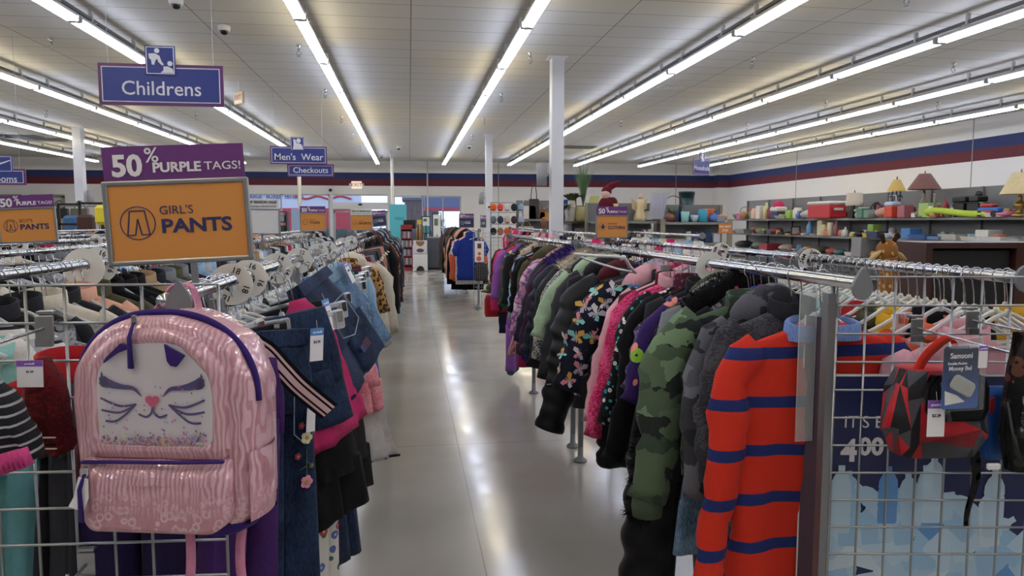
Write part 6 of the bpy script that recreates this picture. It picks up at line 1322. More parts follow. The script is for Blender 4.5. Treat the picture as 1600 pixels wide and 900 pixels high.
MID = [(1158, 'flat', .3, .08, '#8a3a3a', 'dark red platter'), (1170, 'flat', .3, .12, '#8f9090', 'steel pan'), (1182, 'bowl', .2, .13, '#5d2a2f', 'dark red bowl'), (1190, 'soft', .18, .16, '#7a8b58', 'green sprig bundle'), (1198, 'box', .16, .09, '#59585c', 'grey box'), (1208, 'box', .13, .1, '#3c4a5c', 'slate box'), (1216, 'soft', .2, .17, '#7d3a48', 'dark pink cloth'), (1226, 'flat', .16, .05, '#33353a', 'black tray'), (1238, 'box', .1, .03, '#d2a24a', 'yellow box'), (1246, 'frame', .13, .2, '#2e2b2a', 'black picture frame'),
       (1262, 'bottle', .075, .36, '#6fa3cf', 'pale blue bottle'), (1260, 'box', .06, .05, '#d3d2cd', 'small white box'), (1272, 'flat', .1, .04, '#a7a6a2', 'grey dish'), (1281, 'candle', .085, .2, '#d9d4c2', 'ivory pillar candle'), (1290, 'candle', .095, .25, '#cdbf9b', 'tan pillar candle'), (1286, 'box', .1, .34, '#c3b691', 'tan bundle of candles'), (1299, 'candle', .08, .3, '#d8cfae', 'cream tall candle'), (1306, 'bottle', .07, .33, '#8a5a66', 'mauve bottle'), (1316, 'jar', .05, .14, '#b9babb', 'grey jar'), (1323, 'bottle', .06, .2, '#dedcd6', 'white milk bottle'), (1334, 'box', .1, .1, '#c9c7c2', 'white carton'),
       (1346, 'soft', .16, .13, '#232326', 'black cloth'), (1360, 'flat', .15, .09, '#d0b83a', 'yellow tray'), (1367, 'box', .1, .26, '#7fa34d', 'green box'), (1376, 'flat', .2, .12, '#3f4566', 'blue tray'), (1390, 'jar', .08, .2, '#8c7a86', 'lilac jar'), (1392, 'flat', .15, .09, '#c7c5c0', 'white tray'), (1402, 'box', .08, .09, '#b1886e', 'tan box'), (1423, 'box', .14, .19, '#4b7fb8', 'blue box with round label'), (1440, 'flat', .2, .05, '#cfcdc7', 'white dish'), (1452, 'flat', .26, .08, '#3b5f9a', 'blue cloth tray'), (1470, 'flat', .26, .06, '#7898c0', 'pale blue tray'), (1494, 'flat', .24, .10, '#b9b7b0', 'grey wire rack'), (1508, 'box', .05, .06, '#c9a06a', 'tan box'), (1525, 'flat', .2, .07, '#c9c8c4', 'white platter'), (1545, 'box', .15, .18, '#d1cfc8', 'white birdcage box'), (1570, 'flat', .25, .08, '#d6d5d1', 'stack of white papers'), (1592, 'flat', .2, .06, '#b4b4b4', 'grey tray')]
fill(MID, 34, 1155, 1590, .15)
for i, (px, kd, r, h, col, wd) in enumerate(sorted(MID)): ware(kd, sx_(px, MIDZ + .002) + Vector((random.uniform(-.05, .08), 0, 0)), r * .9, h, col, f"{wd} on the long middle shelf, {ordinal(i + 1)} from its far end")
LOW = [(1165, 'soft', .3, .2, '#2f3433', 'dark bundle'), (1190, 'soft', .28, .2, '#5c6b58', 'green bundle'), (1208, 'box', .24, .16, '#8f2f3a', 'red box'), (1230, 'soft', .24, .16, '#b7a79a', 'tan cloth'), (1252, 'jar', .11, .16, '#3d6798', 'blue pot'), (1280, 'soft', .26, .18, '#50504c', 'dark cloth'), (1300, 'soft', .16, .14, '#b95a4a', 'coral bundle'), (1312, 'soft', .16, .12, '#4a7d86', 'teal bundle'), (1334, 'flat', .16, .08, '#d2d0ca', 'white tray'), (1352, 'box', .18, .4, '#8a8c8e', 'grey translucent bin'), (1374, 'flat', .2, .05, '#4a3a34', 'brown tray'), (1418, 'flat', .24, .04, '#9a2f33', 'red tray')]
fill(LOW, 16, 1155, 1375, .15)
for i, (px, kd, r, h, col, wd) in enumerate(sorted(LOW)): ware(kd, sx_(px, LOWZ + .002) + Vector((random.uniform(-.05, .05), 0, 0)), r * .9, h, col, f"{wd} on the long lower shelf, {ordinal(i + 1)} from its far end")
# lamps
def lamp(px, z, rs, rt, hs, hb, shade, basem, lab, kind='stick', X=GX, sq=False):
    P = sx_(px, z, X); r = thing('table_lamp', lab, 'lamp', P, 0, 'table lamps on the top shelf')
    q = MB()
    if kind == 'scroll':
        for s in (-1, 1):
            q.tube([(s * .08, 0, 0), (s * .08, 0, hb)], .012, 6); q.tube([(s * .08 + .05 * math.cos(a) * s, 0, hb * .75 + .05 * math.sin(a)) for a in [k * .6 for k in range(9)]], .008, 5)
        q.box((0, 0, .01), (.24, .16, .02)); q.tube([(0, 0, hb * .8), (0, 0, hb)], .012, 6); q.box((0, 0, hb * .82), (.2, .02, .02))
    elif kind == 'block': q.box((0, 0, .07), (.17, .17, .14), 0, 0, .01); q.tube([(0, 0, .12), (0, 0, hb + .05)], .02, 8)
    else: q.lathe([(rt * .9, 0), (rt * .95, .03), (rt * .4, .06), (rt * .3, hb * .3), (rt * .7, hb * .45), (rt * .6, hb * .6), (rt * .2, hb * .75), (rt * .3, hb * .85), (rt * .12, hb)], n=16)
    q.build('base', basem, r)
    q = MB(); n_ = 4 if sq else 24; R = []
    for rr, zz in ((rs, hb), (rt, hb + hs), (rt * .96, hb + hs), (rs * .97, hb + .004)): R.append([Vector((rr * math.cos(2 * PI * k / n_ + PI / 4) * (1 + .012 * (k % 2)), rr * math.sin(2 * PI * k / n_ + PI / 4) * (1 + .012 * (k % 2)), zz)) for k in range(n_)])
    q.loft(R, 0, (False, False), not sq); q.build('lamp_shade', shade, r)
    q = MB(); q.lathe([(.008, hb + hs * .9), (.012, hb + hs + .03), (.004, hb + hs + .06)], n=8); q.build('finial', basem, r)
dk = mat('dark_bronze', '#2a2624', .5, .4)
lamp(1334, TOPZ, .165, .150, .26, .26, F('shade1', '#c9bfb0'), dk, 'table lamp with a beige drum shade and dark block base', 'block')
lamp(1399, TOPZ, .165, .06, .22, .50, F('shade2', '#cdb06a'), dk, 'table lamp with a small yellow shade on a scrolled iron base', 'scroll')
lamp(1442, TOPZ, .275, .095, .28, .50, F('shade3', '#7d5b55'), mat('pewter', '#77726a', .35, .8), 'table lamp with a wide brown bell shade', 'stick')
lamp(1592, TOPZ, .27, .12, .32, .34, F('shade4', '#d8c79b'), mat('brass', '#8f7440', .3, .9), 'brass table lamp with a cream pleated shade at the right edge', 'stick')
# coolers and other large things on the top shelf
P = sx_(1291, TOPZ); o = thing('picnic_cooler', 'large red picnic cooler with a white lid', 'cooler', P, PI / 2); MB().box((0, 0, .15), (.88, .4, .3), 0, 0, .03).build('body', mat('cooler_red', '#bb2d34', .4), o); MB().box((0, 0, .335), (.92, .43, .08), 0, 0, .03).build('lid', mat('cooler_white', '#d9d5d2', .4), o); q = MB(); q.box((-.46, 0, .2), (.03, .2, .05)); q.build('handle', mat('cooler_white', '#d9d5d2'), o)
P = sx_(1216, TOPZ); o = thing('picnic_cooler', 'small navy and white cooler with a pink top', 'cooler', P, PI / 2); MB().box((0, 0, .09), (.36, .26, .18), 0, 0, .03).build('body', mat('cooler_navy', '#2c3154', .4), o); MB().box((0, 0, .24), (.38, .28, .12), 0, 0, .03).build('lid', mat('cooler_white', '#d9d5d2'), o); q = MB(); q.ell((0, 0, .32), (.17, .13, .14)); q.build('pink_cover', F('coolpink', '#c93c68'), o)
P = sx_(1400, TOPZ) + Vector((-.08, 0, 0)); o = thing('drinks_cooler', 'small red and white drinks cooler before the scrolled lamp', 'cooler', P, PI / 2); MB().box((0, 0, .11), (.22, .2, .22), 0, 0, .02).build('body', mat('cooler_orange', '#c9472f', .4), o); MB().box((0, 0, .26), (.24, .21, .09), 0, 0, .03).build('lid', mat('cooler_pale', '#b9c3d6', .4), o); q = MB(); q.tube([(-.1, 0, .28), (-.08, 0, .42), (.08, 0, .42), (.1, 0, .28)], .012, 6); q.build('handle', mat('cooler_pale', '#b9c3d6'), o)
P = sx_(1362, TOPZ) + Vector((.1, 0, 0)); o = thing('figurine', 'dark bird shaped figurine on the long top shelf', 'figurine', P); q = MB(); q.ell((0, 0, .25), (.07, .07, .08)); q.lathe([(.05, 0), (.03, .1), (.05, .2)], n=10); q.build('body', dk, o)
P = sx_(1364, TOPZ) + Vector((.05, 0, 0)); o = thing('basket', 'grey wire handled basket on the top shelf', 'basket', P); q = MB(); q.lathe([(.14, 0), (.17, .16), (.16, .16), (.13, .02)], n=18); q.build('body', mat('basket_grey', '#77797a', .6), o); q = MB(); q.tube([(0, .16 * math.cos(a), .15 + .16 * math.sin(a)) for a in [PI * k / 10 for k in range(11)]], .009, 6); q.build('handle', dk, o)
P = sx_(1505, TOPZ) ; o = thing('neck_pillow', 'long lime green foam float lying on the top shelf', 'pillow', P + Vector((-.08, 0, 0))); q = MB(); q.tube(smooth_path([(0, -.75, .06), (0, -.4, .05), (.03, -.1, .06), (0, .3, .1), (.02, .62, .12), (0, .75, .08)], 5), [.05] * 3 + [.075] * 20 + [.1] * 3, 12, flat=.7); q.build('float', F('limefoam', '#b3cc4a'), o)
for px, kd, lab in ((1494, 'open', 'black kitchen gadget with an open lid on the top shelf'), (1517, 'tall', 'black coffee machine on the top shelf')):
    P = sx_(px, TOPZ) + Vector((.12, 0, 0)); o = thing('coffee_machine', lab, 'appliance', P, PI / 2); q = MB(); q.box((0, 0, .12), (.26, .22, .24), 0, 0, .02); q.box((0, 0, .3), (.2 if kd == 'tall' else .3, .2, .1), 0, .0, .02); q.lathe([(.06, .32), (.05, .42), (.02, .44)], n=12) if kd == 'tall' else None; q.build('housing', mat('appliance_black', '#17181a', .3), o); q = MB(); q.box((0, -.12, .12), (.12, .02, .1)); q.build('spout', dk, o)
P = sx_(1553, TOPZ + .09); o = thing('toy_truck', 'blue and red toy truck on the top shelf', 'toy', P + Vector((-.05, 0, -.09)), PI / 2); MB().box((0, 0, .11), (.42, .16, .08), 0, 0, .02).build('body', mat('toy_blue', '#2f6fbf', .4), o); MB().box((.05, 0, .18), (.26, .12, .06), 0, 0, .02).build('top', mat('toy_red', '#b5322f', .4), o)
for s in (-.14, .14): q = MB(); q.disc((s, 0, .05), .05, -.1, .1, 14); q.build('wheel', black_pl, o)
for px, X, z, h, lab in ((1107, 10.5, 1.9, .3, 'far'),): pass
P = at(1083, 312, 16); o = thing('tall_vase', 'large dark teal ribbed vase standing behind the end shelves', 'vase', (P.x, 16.4, 0)); q = MB(); q.lathe([(.16, 1.68), (.19, 1.72), (.20, 1.95), (.17, 2.0), (.17, 2.25), (.2, 2.3), (.19, 2.3), (.15, 2.0)], n=16); q.build('body', mat('teal_glaze', '#24404a', .3), o)
tag(MB().box((0, 0, .83), (.6, .5, 1.66)).build('cabinet', gond, None, (P.x, 16.4, 0)), 'plain grey stand under the large dark teal vase', 'stand')
# end shelving by the notice
E1 = [(1062, 0, 'jar', .10, .3, '#2f6fc0', 'bright blue canister'), (1070, 0, 'cup', .12, .24, '#8cc4c2', 'pale aqua cup'), (1080, 0, 'jar', .1, .18, '#41668f', 'slate blue jar'), (1085, 0, 'bowl', .12, .16, '#b9c9d3', 'clear blue bowl'), (1090, 0, 'box', .08, .13, '#8fb4d0', 'pale blue box'), (1098, 0, 'jar', .14, .3, '#2c90ae', 'teal jar'), (1106, 0, 'box', .13, .31, '#d9652a', 'orange tub'), (1114, 0, 'vase', .15, .2, '#5872b5', 'violet blue jar'), (1124, 0, 'box', .12, .16, '#8f969a', 'grey bin'), (1119, 0, 'vase', .12, .24, '#3f5a9a', 'blue vase'), (1129, 0, 'soft', .14, .2, '#d08a62', 'peach ornament'), (1046, 0, 'soft', .14, .2, '#7a4a3c', 'red brown dried flowers'),
      (1050, 1, 'flat', .16, .10, '#8a8a7a', 'grey plate stack'), (1061, 1, 'flat', .2, .1, '#8d8f70', 'olive casserole dish'), (1076, 1, 'jar', .08, .26, '#c4c2bc', 'white canister'), (1083, 1, 'jar', .11, .17, '#6f86a6', 'slate pot'), (1089, 1, 'vase', .11, .25, '#27407f', 'cobalt vase'), (1097, 1, 'bottle', .06, .28, '#203257', 'navy bottle'), (1105, 1, 'box', .08, .26, '#22395f', 'dark blue box'), (1119, 1, 'box', .09, .22, '#c9cdd3', 'white carton'), (1099, 1, 'tumbler', .075, .22, '#7fb2cf', 'pale blue tumbler'), (1110, 1, 'jar', .07, .17, '#2f5f74', 'teal pot'), (1090, 1, 'bowl', .1, .08, '#d3d6da', 'white bowl')]
E1.sort(key=lambda t: (t[1], t[0])); TOP_N = {0: 0, 1: 0}
for i, (px, lv, kd, r, h, col, wd) in enumerate(E1):
    TOP_N[lv] += 1
    z = (1.602, 1.192)[lv]; P = at(px, 345, G2Y + .1 + .1 * (i % 2)); P.z = z; ware(kd, P, r * .72, h * .85, col, f"{wd} on the {'upper' if lv == 0 else 'middle'} shelf by the orange notice, {ordinal(TOP_N[lv])} from left")
E2 = [(962, 0, 'vase', .09, .34, '#cbb58a', 'gold and white pitcher'), (1013, 0, 'frame', .10, .22, '#2c2a28', 'black picture frame'), (990, 1, 'jar', .06, .14, '#3a2a2a', 'dark cup'), (998, 1, 'jar', .06, .14, '#b9b6b0', 'grey cup'), (1003, 1, 'vase', .075, .2, '#4a2428', 'dark red vase'), (1007, 1, 'vase', .07, .17, '#dedcd8', 'white jug'), (1016, 1, 'jar', .06, .19, '#d4d2ca', 'tall white jar')]
for i, (px, lv, kd, r, h, col, wd) in enumerate(E2): P = at(px, 346, G2Y + .2); P.z = (1.622, 1.272)[lv]; ware(kd, P, r, h, col, f"{wd} on the shelving behind the infant clothing sign")
P = at(1000, 340, G2Y + .25); P.z = 1.62; o = thing('angel_figurine', 'gold and ivory angel figurine beside the infant clothing sign', 'figurine', P); gi = mat('gilded_ivory', '#cdb98f', .4, .2); q = MB(); q.lathe([(.13, 0), (.12, .08), (.07, .28), (.085, .36), (.06, .42), (.025, .44)], n=16); q.build('robe', gi, o); q = MB(); q.ell((0, 0, .48), (.045, .045, .055)); q.build('head', mat('angel_skin', '#c9a98a', .5), o)
for s in (-1, 1): q = MB(); q.prism([(s * .04, .34), (s * .16, .46), (s * .15, .25), (s * .08, .2)], .05, .065); q.build('wing', gi, o)
P = at(1028, 322, G2Y - .2); o = thing('acrylic_sheet', 'tilted sheet of white printed paper in clear holder', 'sign holder', P, -.3); q = MB(); q.box((0, 0, 0), (.3, .004, .5)); q.xf(lambda p: Vector((p.x + .18 * p.z, p.y, p.z))); q.build('holder', clear('acr2', '#c9cad6', .45), o); q = MB()
for k in range(3): q.box((-.07 + k * .07, -.004, .08), (.03, .002, .24))
q.xf(lambda p: Vector((p.x + .18 * p.z, p.y, p.z))); q.build('print', mat('lilac_print', '#9a97b8', .6), o)
P = at(1052, 322, G2Y + .2); P.z = 1.60; o = thing('wire_arch', 'black arched wire stand with a small potted plant', 'plant stand', P); q = MB(); q.tube([(.2 * math.cos(a), 0, .3 + .22 * math.sin(a)) for a in [PI * k / 12 for k in range(13)]], .008, 5)
for s in (-1, 1): q.tube([(s * .2, 0, 0), (s * .2, 0, .3)], .008, 5)
q.build('arch', dk, o); q = MB(); random.seed(2)
for k in range(40): a = random.uniform(0, 6.3); q.tube([(0, 0, .12), (.06 * math.cos(a), .05 * math.sin(a), .2), (.12 * math.cos(a), .08 * math.sin(a), random.uniform(.15, .3))], [.006, .01, .002], 4)
q.build('leaves', mat('dry_leaf', '#5d6a3c', .8), o); q = MB(); q.lathe([(.05, 0), (.07, .13), (.06, .13)], n=12); q.build('pot', mat('clay', '#7d4a38', .7), o)
P = at(1063, 313, G2Y + .15); P.z = 1.6; tag(MB().lathe([(.035, 0), (.035, .3), (.02, .33), (.02, .5), (.012, .52)], n=10).build('bottle', dk, None, P), 'tall thin black bottle on the shelf left of the teal vase', 'bottle')
# plants by the column
def pot_plant(P, lab, leaf, n_, L, up, pot, pr, ph, w_=.012, spread=.6, seed=0):
    o = thing('potted_plant', lab, 'plant', P, 0, 'artificial plants'); q = MB(); q.lathe([(pr * .7, 0), (pr, ph * .6), (pr * .85, ph), (pr * .75, ph)], n=16); q.build('pot', pot, o); rg = random.Random(seed); q = MB()
    for k in range(n_):
        a = rg.uniform(0, 2 * PI); s = rg.uniform(.2, 1) * spread; l_ = L * rg.uniform(.6, 1.05); d = Vector((math.cos(a) * s, math.sin(a) * s, 0)); A, B, E_ = Vector((0, 0, ph * .9)), Vector((0, 0, ph)) + d * l_ * .4 + Vector((0, 0, l_ * .55 * up)), Vector((0, 0, ph)) + d * l_ + Vector((0, 0, l_ * up * (1 - .3 * s)))
        u = Vector((-d.y, d.x, .01)).normalized() * w_; q.add([A - u * .4, A + u * .4, B + u, E_, B - u], [(0, 1, 2, 4), (4, 2, 3)], 0, True)
    q.build('foliage', leaf, o); return o
lf = mat('grass_green', '#5f7d56', .6); lf2 = mat('leaf_green', '#56663c', .7)
P = at(911, 340, 14.9); P.z = 1.62; pot_plant(P, 'tall grassy potted plant in a pale yellow pot by the column', lf, 120, .95, 1.0, mat('pot_yellow', '#b8b07c', .5), .2, .3, .008, .35)
P = at(893, 340, 14.9); P.z = 1.62; pot_plant(P, 'leafy arrangement in a narrow white vase right of the column', lf2, 90, .5, .35, mat('vase_white', '#d8d3c4', .4), .09, .42, .05, .9, 3)
P = at(876, 330, 14.8); P.z = 1.52; pot_plant(P, 'leafy spray half hidden by the white column', lf2, 60, .5, .4, mat('pot_dark', '#4a4a44', .6), .1, .3, .05, .8, 4)
q = thing('shelf_board', 'leaning pale yellow board behind the grassy plant', 'board', at(925, 323, 15.1)); m_ = MB(); m_.box((0, 0, -.05), (.2, .02, .55)); m_.xf(lambda p: Vector((p.x + .3 * p.z, p.y, p.z))); m_.build('board', mat('pale_yellow', '#d3d08c', .5), q)
P = at(899, 318, 15.0); tag(MB().tube([(0, 0, 0), (0, 0, .42)], .022, 8).build('dark_rod', dk, None, (P.x, 15.0, 1.78)), 'thin dark rod standing among the plants', 'rod')
P = at(884, 322, 15.4); tag(MB().lathe([(.14, 0), (.13, .1), (.06, .17)], n=14).build('hat', F('bluehat', '#24409a'), None, (P.x, 15.3, 1.9)), 'bright blue hat on a stand right of the column', 'hat')
tag(MB().lathe([(.1, 1.3), (.12, 1.6), (.05, 1.8), (.03, 1.9)], n=14).build('bust_form', mat('bust_white', '#cfd0d4', .5), None, (P.x + .0, 15.3, 0)), 'white bust form under the bright blue hat', 'mannequin')
tag(MB().box((0, 0, .65), (.3, .3, 1.3)).build('pedestal', gond, None, (P.x, 15.3, 0)), 'grey pedestal under the white bust form', 'stand')
P = at(905, 362, 14.95); P.z = 1.242; ware('bowl', P + Vector((.1, 0, 0)), .2, .24, '#4a443c', 'dark woven bowl on the plant shelves', 'bowl'); ware('bowl', P + Vector((-.25, 0, 0)), .1, .14, '#3c4038', 'small dark bowl on the plant shelves', 'bowl')
P = at(948, 325, 14.5); o = thing('festive_figure', 'festive doll in dark red with a curved hat above the purple header', 'doll', (P.x, 14.5, 1.62)); fm_ = F('festive', '#5d1822'); q = MB(); q.ell((0, 0, .3), (.18, .14, .2)); q.ell((.12, -.02, .36), (.1, .09, .12)); q.build('body', fm_, o); q = MB(); q.ell((-.03, -.04, .53), (.09, .08, .09)); q.build('head', mat('doll_face', '#c9a79c', .6), o); q = MB(); q.tube(smooth_path([(-.03, 0, .56), (.06, 0, .68), (.2, 0, .76), (.26, 0, .80)], 5), [.1] * 4 + [.07] * 5 + [.04] * 4 + [.02] * 3, 10); q.build('hat', fm_, o)
# handbags and hats rack
for i, (px, z, r, h, col, lab) in enumerate(((824, 1.69, .26, .55, '#d8d4cc', 'white handbag on the shelf left of the column'), (834, 1.69, .16, .85, '#3a3233', 'black handbag with a tall handle'), (843, 1.69, .16, .4, '#7d5232', 'brown handbag beside the black one'), (855, 1.69, .24, .28, '#b5762c', 'tan handbag nearest to the column'), (822, 1.29, .24, .3, '#bdb3a2', 'beige handbag on the lower bag shelf'))): P = at(px, 345, 20.1); P.z = z; ware('handbag', P, r * .9, h, col, lab)
tag(MB().lathe([(.05, 0), (.08, .2), (.1, .3), (.02, .36)], n=12).build('wrapped_bottle', mat('wrap_brown', '#7d5636', .5), None, (at(850, 355, 18.4).x, 18.4, 1.37)), 'brown figure on the small wooden display stand', 'figurine')
o = thing('hat_rack', 'tall wire rack of hats and bags far right of the aisle', 'display rack', (at(792, 345, 19).x, 19, 0)); q = MB()
for s in (-1, 1): q.tube([(s * .42, 0, 0), (s * .42, 0, 2.1)], .015, 6)
for z in (1.2, 1.55, 1.85, 2.1): q.tube([(-.42, 0, z), (.42, 0, z)], .01, 6)
q.build('frame', dull_steel, o)
random.seed(6); cols = ['#d9692f', '#e0564a', '#d8d5d0', '#2b2b2e', '#8fa7c2', '#6f7782', '#37415c', '#c9b9a4', '#4b3f42', '#a7b3c4', '#26282d', '#9a6d58']
for i in range(15):
    x = -.36 + .18 * (i % 5); z = (1.98, 1.66, 1.36)[i // 5]; q = MB(); q.ell((0, 0, 0), (.085, .06, .1)); q.ell((0, -.05, -.05), (.08, .08, .015)); tag(q.build('hat', F(f'hat{i}', cols[i % 12]), None, (o.location.x + x, 18.93, z)), f"{['orange', 'coral', 'white', 'black', 'pale blue', 'grey', 'navy', 'beige', 'brown', 'silver', 'black', 'tan'][i % 12]} hat on the wire rack, {['top', 'middle', 'bottom'][i // 5]} row, {ordinal(i % 5 + 1)} from left", 'hat', 'hats on the wire rack')
# giraffe and dark cabinet
P = at(1384, 392, 5.0); gm = F('giraffe', '#8a5a2c', 'leopard', ['#8a5a2c', '#c9a468'], 17); gt = F('giraffe_tan', '#c3a878')
o = thing('plush_giraffe', 'large plush giraffe seen from behind over the right racks', 'plush toy', (P.x + .02, 5.0, 0)); o.scale = (.78, .78, .97); q = MB(); q.tube(smooth_path([(0, 0, .0), (.0, 0, .7), (.01, 0, 1.1), (.01, -.02, 1.3), (0, -.0, 1.42)], 6), [.2] * 6 + [.14] * 6 + [.085] * 8 + [.07] * 5, 16); q.build('neck', gm, o); q = MB(); q.ell((0, .02, 1.43), (.085, .12, .09)); q.ell((.0, .12, 1.38), (.06, .09, .06)); q.build('head', gm, o)
for s in (-1, 1):
    q = MB(); q.tube([(s * .045, 0, 1.49), (s * .075, -.01, 1.54)], [.018, .022], 8); q.ell((s * .08, -.01, 1.545), (.026, .026, .026)); q.build('horn', F('horn', '#33221a'), o); q = MB(); q.tube([(s * .07, 0, 1.43), (s * .13, .02, 1.395), (s * .19, .0, 1.36)], [.02, .045, .02], 10, flat=.5); q.build('ear', gt, o)
A, B = at(1430, 380, 5.2), at(1600, 382, 4.6)
o = thing('media_cabinet', 'dark brown wooden cabinet with a black opening, right of the plush giraffe', 'cabinet', ((A.x + at(1625, 380, 4.9).x) / 2, 5.1, 0), -.12); wd = mat('dark_walnut', '#3a1f18', .35); Wc = 1.0
q = MB()
for x in (-Wc / 2 + .03, .20, Wc / 2 - .03): q.box((x, 0, .74), (.05, .5, 1.40))
q.box((0, 0, 1.43), (Wc, .52, .04)); q.box((0, 0, .05), (Wc, .5, .1)); q.box((0, .24, .74), (Wc, .02, 1.4)); q.build('carcass', wd, o)
MB().box((.34, -.235, .74), (.26, .02, 1.36)).build('side_door', mat('red_walnut', '#4a2318', .35), o); MB().box((-.15, .0, .74), (.62, .4, 1.3)).build('dark_interior', mat('interior_black', '#0d0b0c', .5), o)
# ------------------------------------------------------------------ by the front doors
P = aZ(636, 423, 0); o = thing('magazine_stand', 'tall red display stand of discs left of the white box', 'display stand', (P.x, 24.7, 0)); rd = mat('stand_red', '#8c1f26', .4); q = MB(); q.box((0, .15, .76), (.37, .06, 1.5)); q.box((-.175, 0, .76), (.03, .3, 1.5)); q.box((.175, 0, .76), (.03, .3, 1.5)); q.box((0, 0, 1.43), (.37, .32, .14)); q.box((0, 0, .06), (.37, .32, .12)); q.build('frame', rd, o); random.seed(1)
for r_ in range(4):
    q = MB(); z = .30 + r_ * .29; q.box((0, 0, z - .12), (.34, .28, .02)); q.build('shelf', rd, o)
    for k in range(5): MB().box((-.135 + k * .067, -.05, z + .01), (.055, .1, .22)).build('disc_case', mat('case_' + str((k + r_) % 4), ['#b8a9ab', '#8d6a70', '#c9c4c4', '#6d7a92'][(k + r_) % 4], .3), o)
P = aZ(657, 424, 0); o = thing('donation_box', 'white cardboard bin with an arched hole beside the red stand', 'box', (P.x, 24.3, 0)); wb = mat('white_card', '#d6d5d4', .6); MB().box((0, 0, .29), (.46, .4, .56), 0, 0, .005).build('lower_box', wb, o); MB().box((0, 0, .79), (.44, .38, .42), 0, 0, .005).build('upper_box', wb, o); q = MB(); q.prism([(.13 * math.cos(a), .02 + .16 * math.sin(a)) for a in [PI * k / 14 for k in range(15)]], -.215, -.2); q.build('arched_hole', black_ink, o)
q = MB(); q.prism([(.14 * math.cos(a), .98 + .16 * math.sin(a)) for a in [PI + PI * k / 14 for k in range(15)]], -.205, -.19); q.build('upper_cutout', mat('kraft', '#8a6a48', .8), o); q = MB(); q.disc((0, -.2, .68), .08, -.005, 0, 20); q.xf(lambda p: Vector((p.x * 1.5, p.y, .68 + (p.z - .68) * .8))); q.build('oval_badge', mat('badge_dark', '#5a4a5c', .5), o)
o = thing('wrapping_paper', 'gold and brown rolls standing in the white bin', 'paper rolls', (P.x, 24.3, 1.0)); random.seed(3)
for k in range(5): q = MB(); q.tube([(-.1 + k * .045, .02 * (k % 2), -.05), (-.1 + k * .045, .02 * (k % 2), .42 + .05 * (k % 3))], .022, 8); q.build('roll', mat(f'roll{k % 3}', ['#8f6a35', '#5d4a35', '#a98a52'][k % 3], .4), o)
P = aY(674, 400, 24.9); o = thing('checkout_counter', 'slate grey counter beside the aisle end', 'counter', (P.x + .15, 25.4, 0)); MB().box((0, 0, .56), (.55, 1.2, .98), 0, 0, .01).build('body', mat('slate', '#4a4f5a', .5), o); MB().box((0, 0, 1.07), (.6, 1.25, .04)).build('top', mat('slate_top', '#6a6e75', .4), o); MB().box((0, 0, .04), (.5, 1.15, .08)).build('plinth', black_pl, o)
for px, Y, lab, w_, zc_, h_ in ((666, 25.5, 'small black framed poster on a stand by the counter', .3, 1.5, .6), (683, 27.5, 'tall black framed poster stand with a teal lower half', .34, 1.15, 1.6)):
    P = aY(px, 380, Y); o = thing('poster_stand', lab, 'poster stand', (P.x, Y, 0)); q = MB(); frame_bars(q, w_, h_, .03, 0, 0, zc_); q.box((0, 0, .02), (w_, .3, .04)); q.box((0, .01, zc_ / 2), (.03, .02, zc_)); q.build('frame', black_pl, o); MB().box((0, .004, zc_ + h_ * .2), (w_ - .04, .004, h_ * .5)).build('poster', ivory, o); MB().box((0, .005, zc_ - h_ * .25), (w_ - .04, .004, h_ * .42)).build('lower_poster', mat('teal_poster', '#4c8f96', .5), o)
    MB().box((-.03, 0, zc_ + h_ * .28), (w_ * .4, .01, h_ * .16)).build('picture', mat('pic_green', '#5a7a52', .6), o)
P = aY(618, 362, 27.6); o = thing('banner', 'large turquoise banner standing by the doors', 'banner', (P.x + .1, 27.6, 0), .1); MB().box((0, 0, 1.25), (.62, .03, 2.0)).build('banner_sheet', mat('turquoise', '#55b4c0', .5), o); MB().box((0, 0, .12), (.66, .3, .24)).build('base', dull_steel, o); q = MB(); q.merge(text('THANK YOU!' if False else 'YOU!', .14, 0), T(.05, -.02, 1.72)); q.box((.1, -.018, 1.1), (.04, .004, .22)); q.build('lettering', navy_ink, o)
P = aY(640, 352, 26); o = thing('card_terminal', 'dark monitor behind the red stand', 'monitor', (P.x, 26, 0)); MB().box((0, 0, 1.52), (.42, .04, .3), 0, 0, .01).build('screen', black_pl, o); MB().box((0, .03, .7), (.05, .05, 1.4)).build('post', black_pl, o); MB().box((0, .03, .02), (.3, .3, .04)).build('base', black_pl, o)
P = aY(656, 347, 25.6); o = thing('yellow_sign', 'small yellow card sign above the white bin', 'sign', (P.x, 25.6, P.z)); MB().box((0, 0, 0), (.18, .01, .16)).build('card', mat('yellow_card', '#d6c93f', .5), o); MB().box((0, .01, -.35), (.015, .01, .6)).build('stem', steel, o)
P = aY(578, 364, 32); tag(MB().tube([(0, 0, 0), (0, 0, 2.1)], .02, 6).build('door_post', steel, None, (P.x, 31, 0)), 'thin metal post by the sliding doors', 'post')
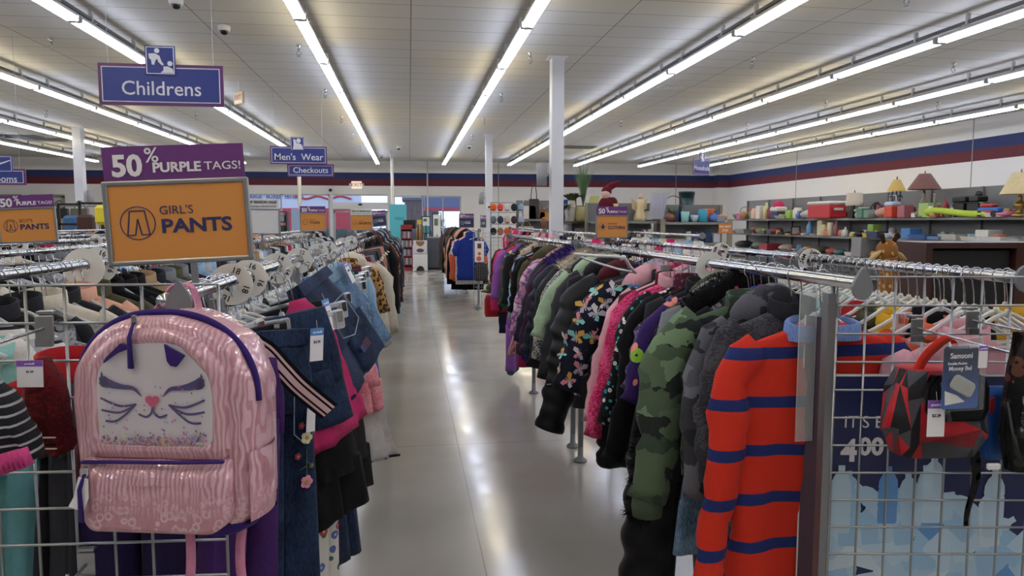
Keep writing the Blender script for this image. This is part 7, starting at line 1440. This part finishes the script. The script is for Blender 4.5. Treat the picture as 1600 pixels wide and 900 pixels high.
# racks of goods under the front windows at left, bins and shelves far left
o = thing('goods_shelf', 'dark goods shelf under the left front windows', 'shelves', (aY(418, 352, 30).x, 30, 0)); q = MB()
for s in (-1, 1): q.box((s * .75, 0, 1.0), (.05, .5, 2.0))
for z in (.4, .8, 1.2, 1.6, 2.0): q.box((0, 0, z), (1.5, .5, .03))
q.build('frame', dk, o); random.seed(8)
for i in range(12): tag(MB().box((0, 0, .13), (.36, .3, .26), 0, 0, .02).build('box', mat('goods' + str(i % 6), ['#4b5a34', '#c9c6bf', '#27382a', '#9a8a5a', '#2f4a34', '#7d8f98'][i % 6], .6), None, (o.location.x - .5 + .5 * (i % 3), 29.9, .415 + .4 * (i // 3 % 4))), f"{['olive', 'white', 'dark green', 'tan', 'green', 'grey blue'][i % 6]} box on the dark goods shelf, {ordinal(i // 3 + 1)} level up, {ordinal(i % 3 + 1)} across", 'box', 'boxes on the goods shelf')
q = thing('blue_locker', 'pale blue cabinet by the cream pipe under the left window', 'cabinet', (aY(463, 350, 29).x, 29.0, 0)); MB().box((0, 0, 1.05), (.3, .4, 2.1), 0, 0, .01).build('body', mat('locker_blue', '#8fa3bd', .5), q); MB().box((.08, -.21, 1.1), (.02, .02, .15)).build('handle', steel, q)
# far left furniture and bags
o = thing('storage_rack', 'tall shelf of dark bags below the office windows', 'shelves', (aY(100, 335, 19).x, 19, 0)); q = MB()
for s in (-1, 1): q.tube([(s * .8, 0, 0), (s * .8, 0, 2.05)], .025, 8)
for z in (1.25, 1.65, 1.98): q.box((0, 0, z), (1.6, .5, .03))
q.build('frame', dull_steel, o)
for i, (x, z, col, lab) in enumerate(((-.5, 1.68, '#2b2624', 'dark brown bag on the tall shelf at far left'), (-.05, 1.68, '#1d1d20', 'black bag on the tall shelf at far left'), (.4, 1.68, '#6f6a60', 'grey suitcase on the tall shelf at far left'), (-.45, 1.28, '#3f4a33', 'olive bag on the tall shelf at far left'), (.2, 1.28, '#57585a', 'grey bag on the tall shelf at far left'))): ware('handbag', Vector((o.location.x + x, 18.9, z)), .2, .38, col, lab, 'bag')
for (px, Y, W_, H_, z0, lab) in ((109, 18, .45, .45, 1.55, 'small square black metal frame left of the column'), (153, 17, .7, .9, 1.1, 'black angled metal frame right of the left column'), (172, 16.5, .3, .6, 1.3, 'narrow black metal frame beside the framed pants sign')):
    P = aY(px, 345, Y); o = thing('metal_frame', lab, 'frame', (P.x, Y, 0)); q = MB()
    for s in (-1, 1): q.box((s * W_ / 2, 0, (z0 + H_) / 2), (.05, .05, z0 + H_))
    for z in (z0, z0 + H_): q.box((0, 0, z), (W_ + .05, .05, .05))
    if W_ > .6: q.tube([(-W_ / 2, 0, z0), (W_ / 2, 0, z0 + H_ * .6)], .025, 6)
    q.build('tube_frame', dk, o)
for i, (px, py, Y, col, lab) in enumerate(((135, 350, 16.8, '#4a2a24', 'brown jacket on the rack right of the left column'), (112, 350, 18.5, '#3f6a96', 'blue item behind the left column'), (163, 336, 16.2, '#e0d23a', 'yellow toy box by the framed pants sign'))):
    P = aY(px, py, Y); tag(MB().box((0, 0, 0), (.3, .25, .4), 0, 0, .06).build('soft_box', mat('sb' + col, col, .7), None, P), lab, 'box')
build_hangers(300); build_generic(300)
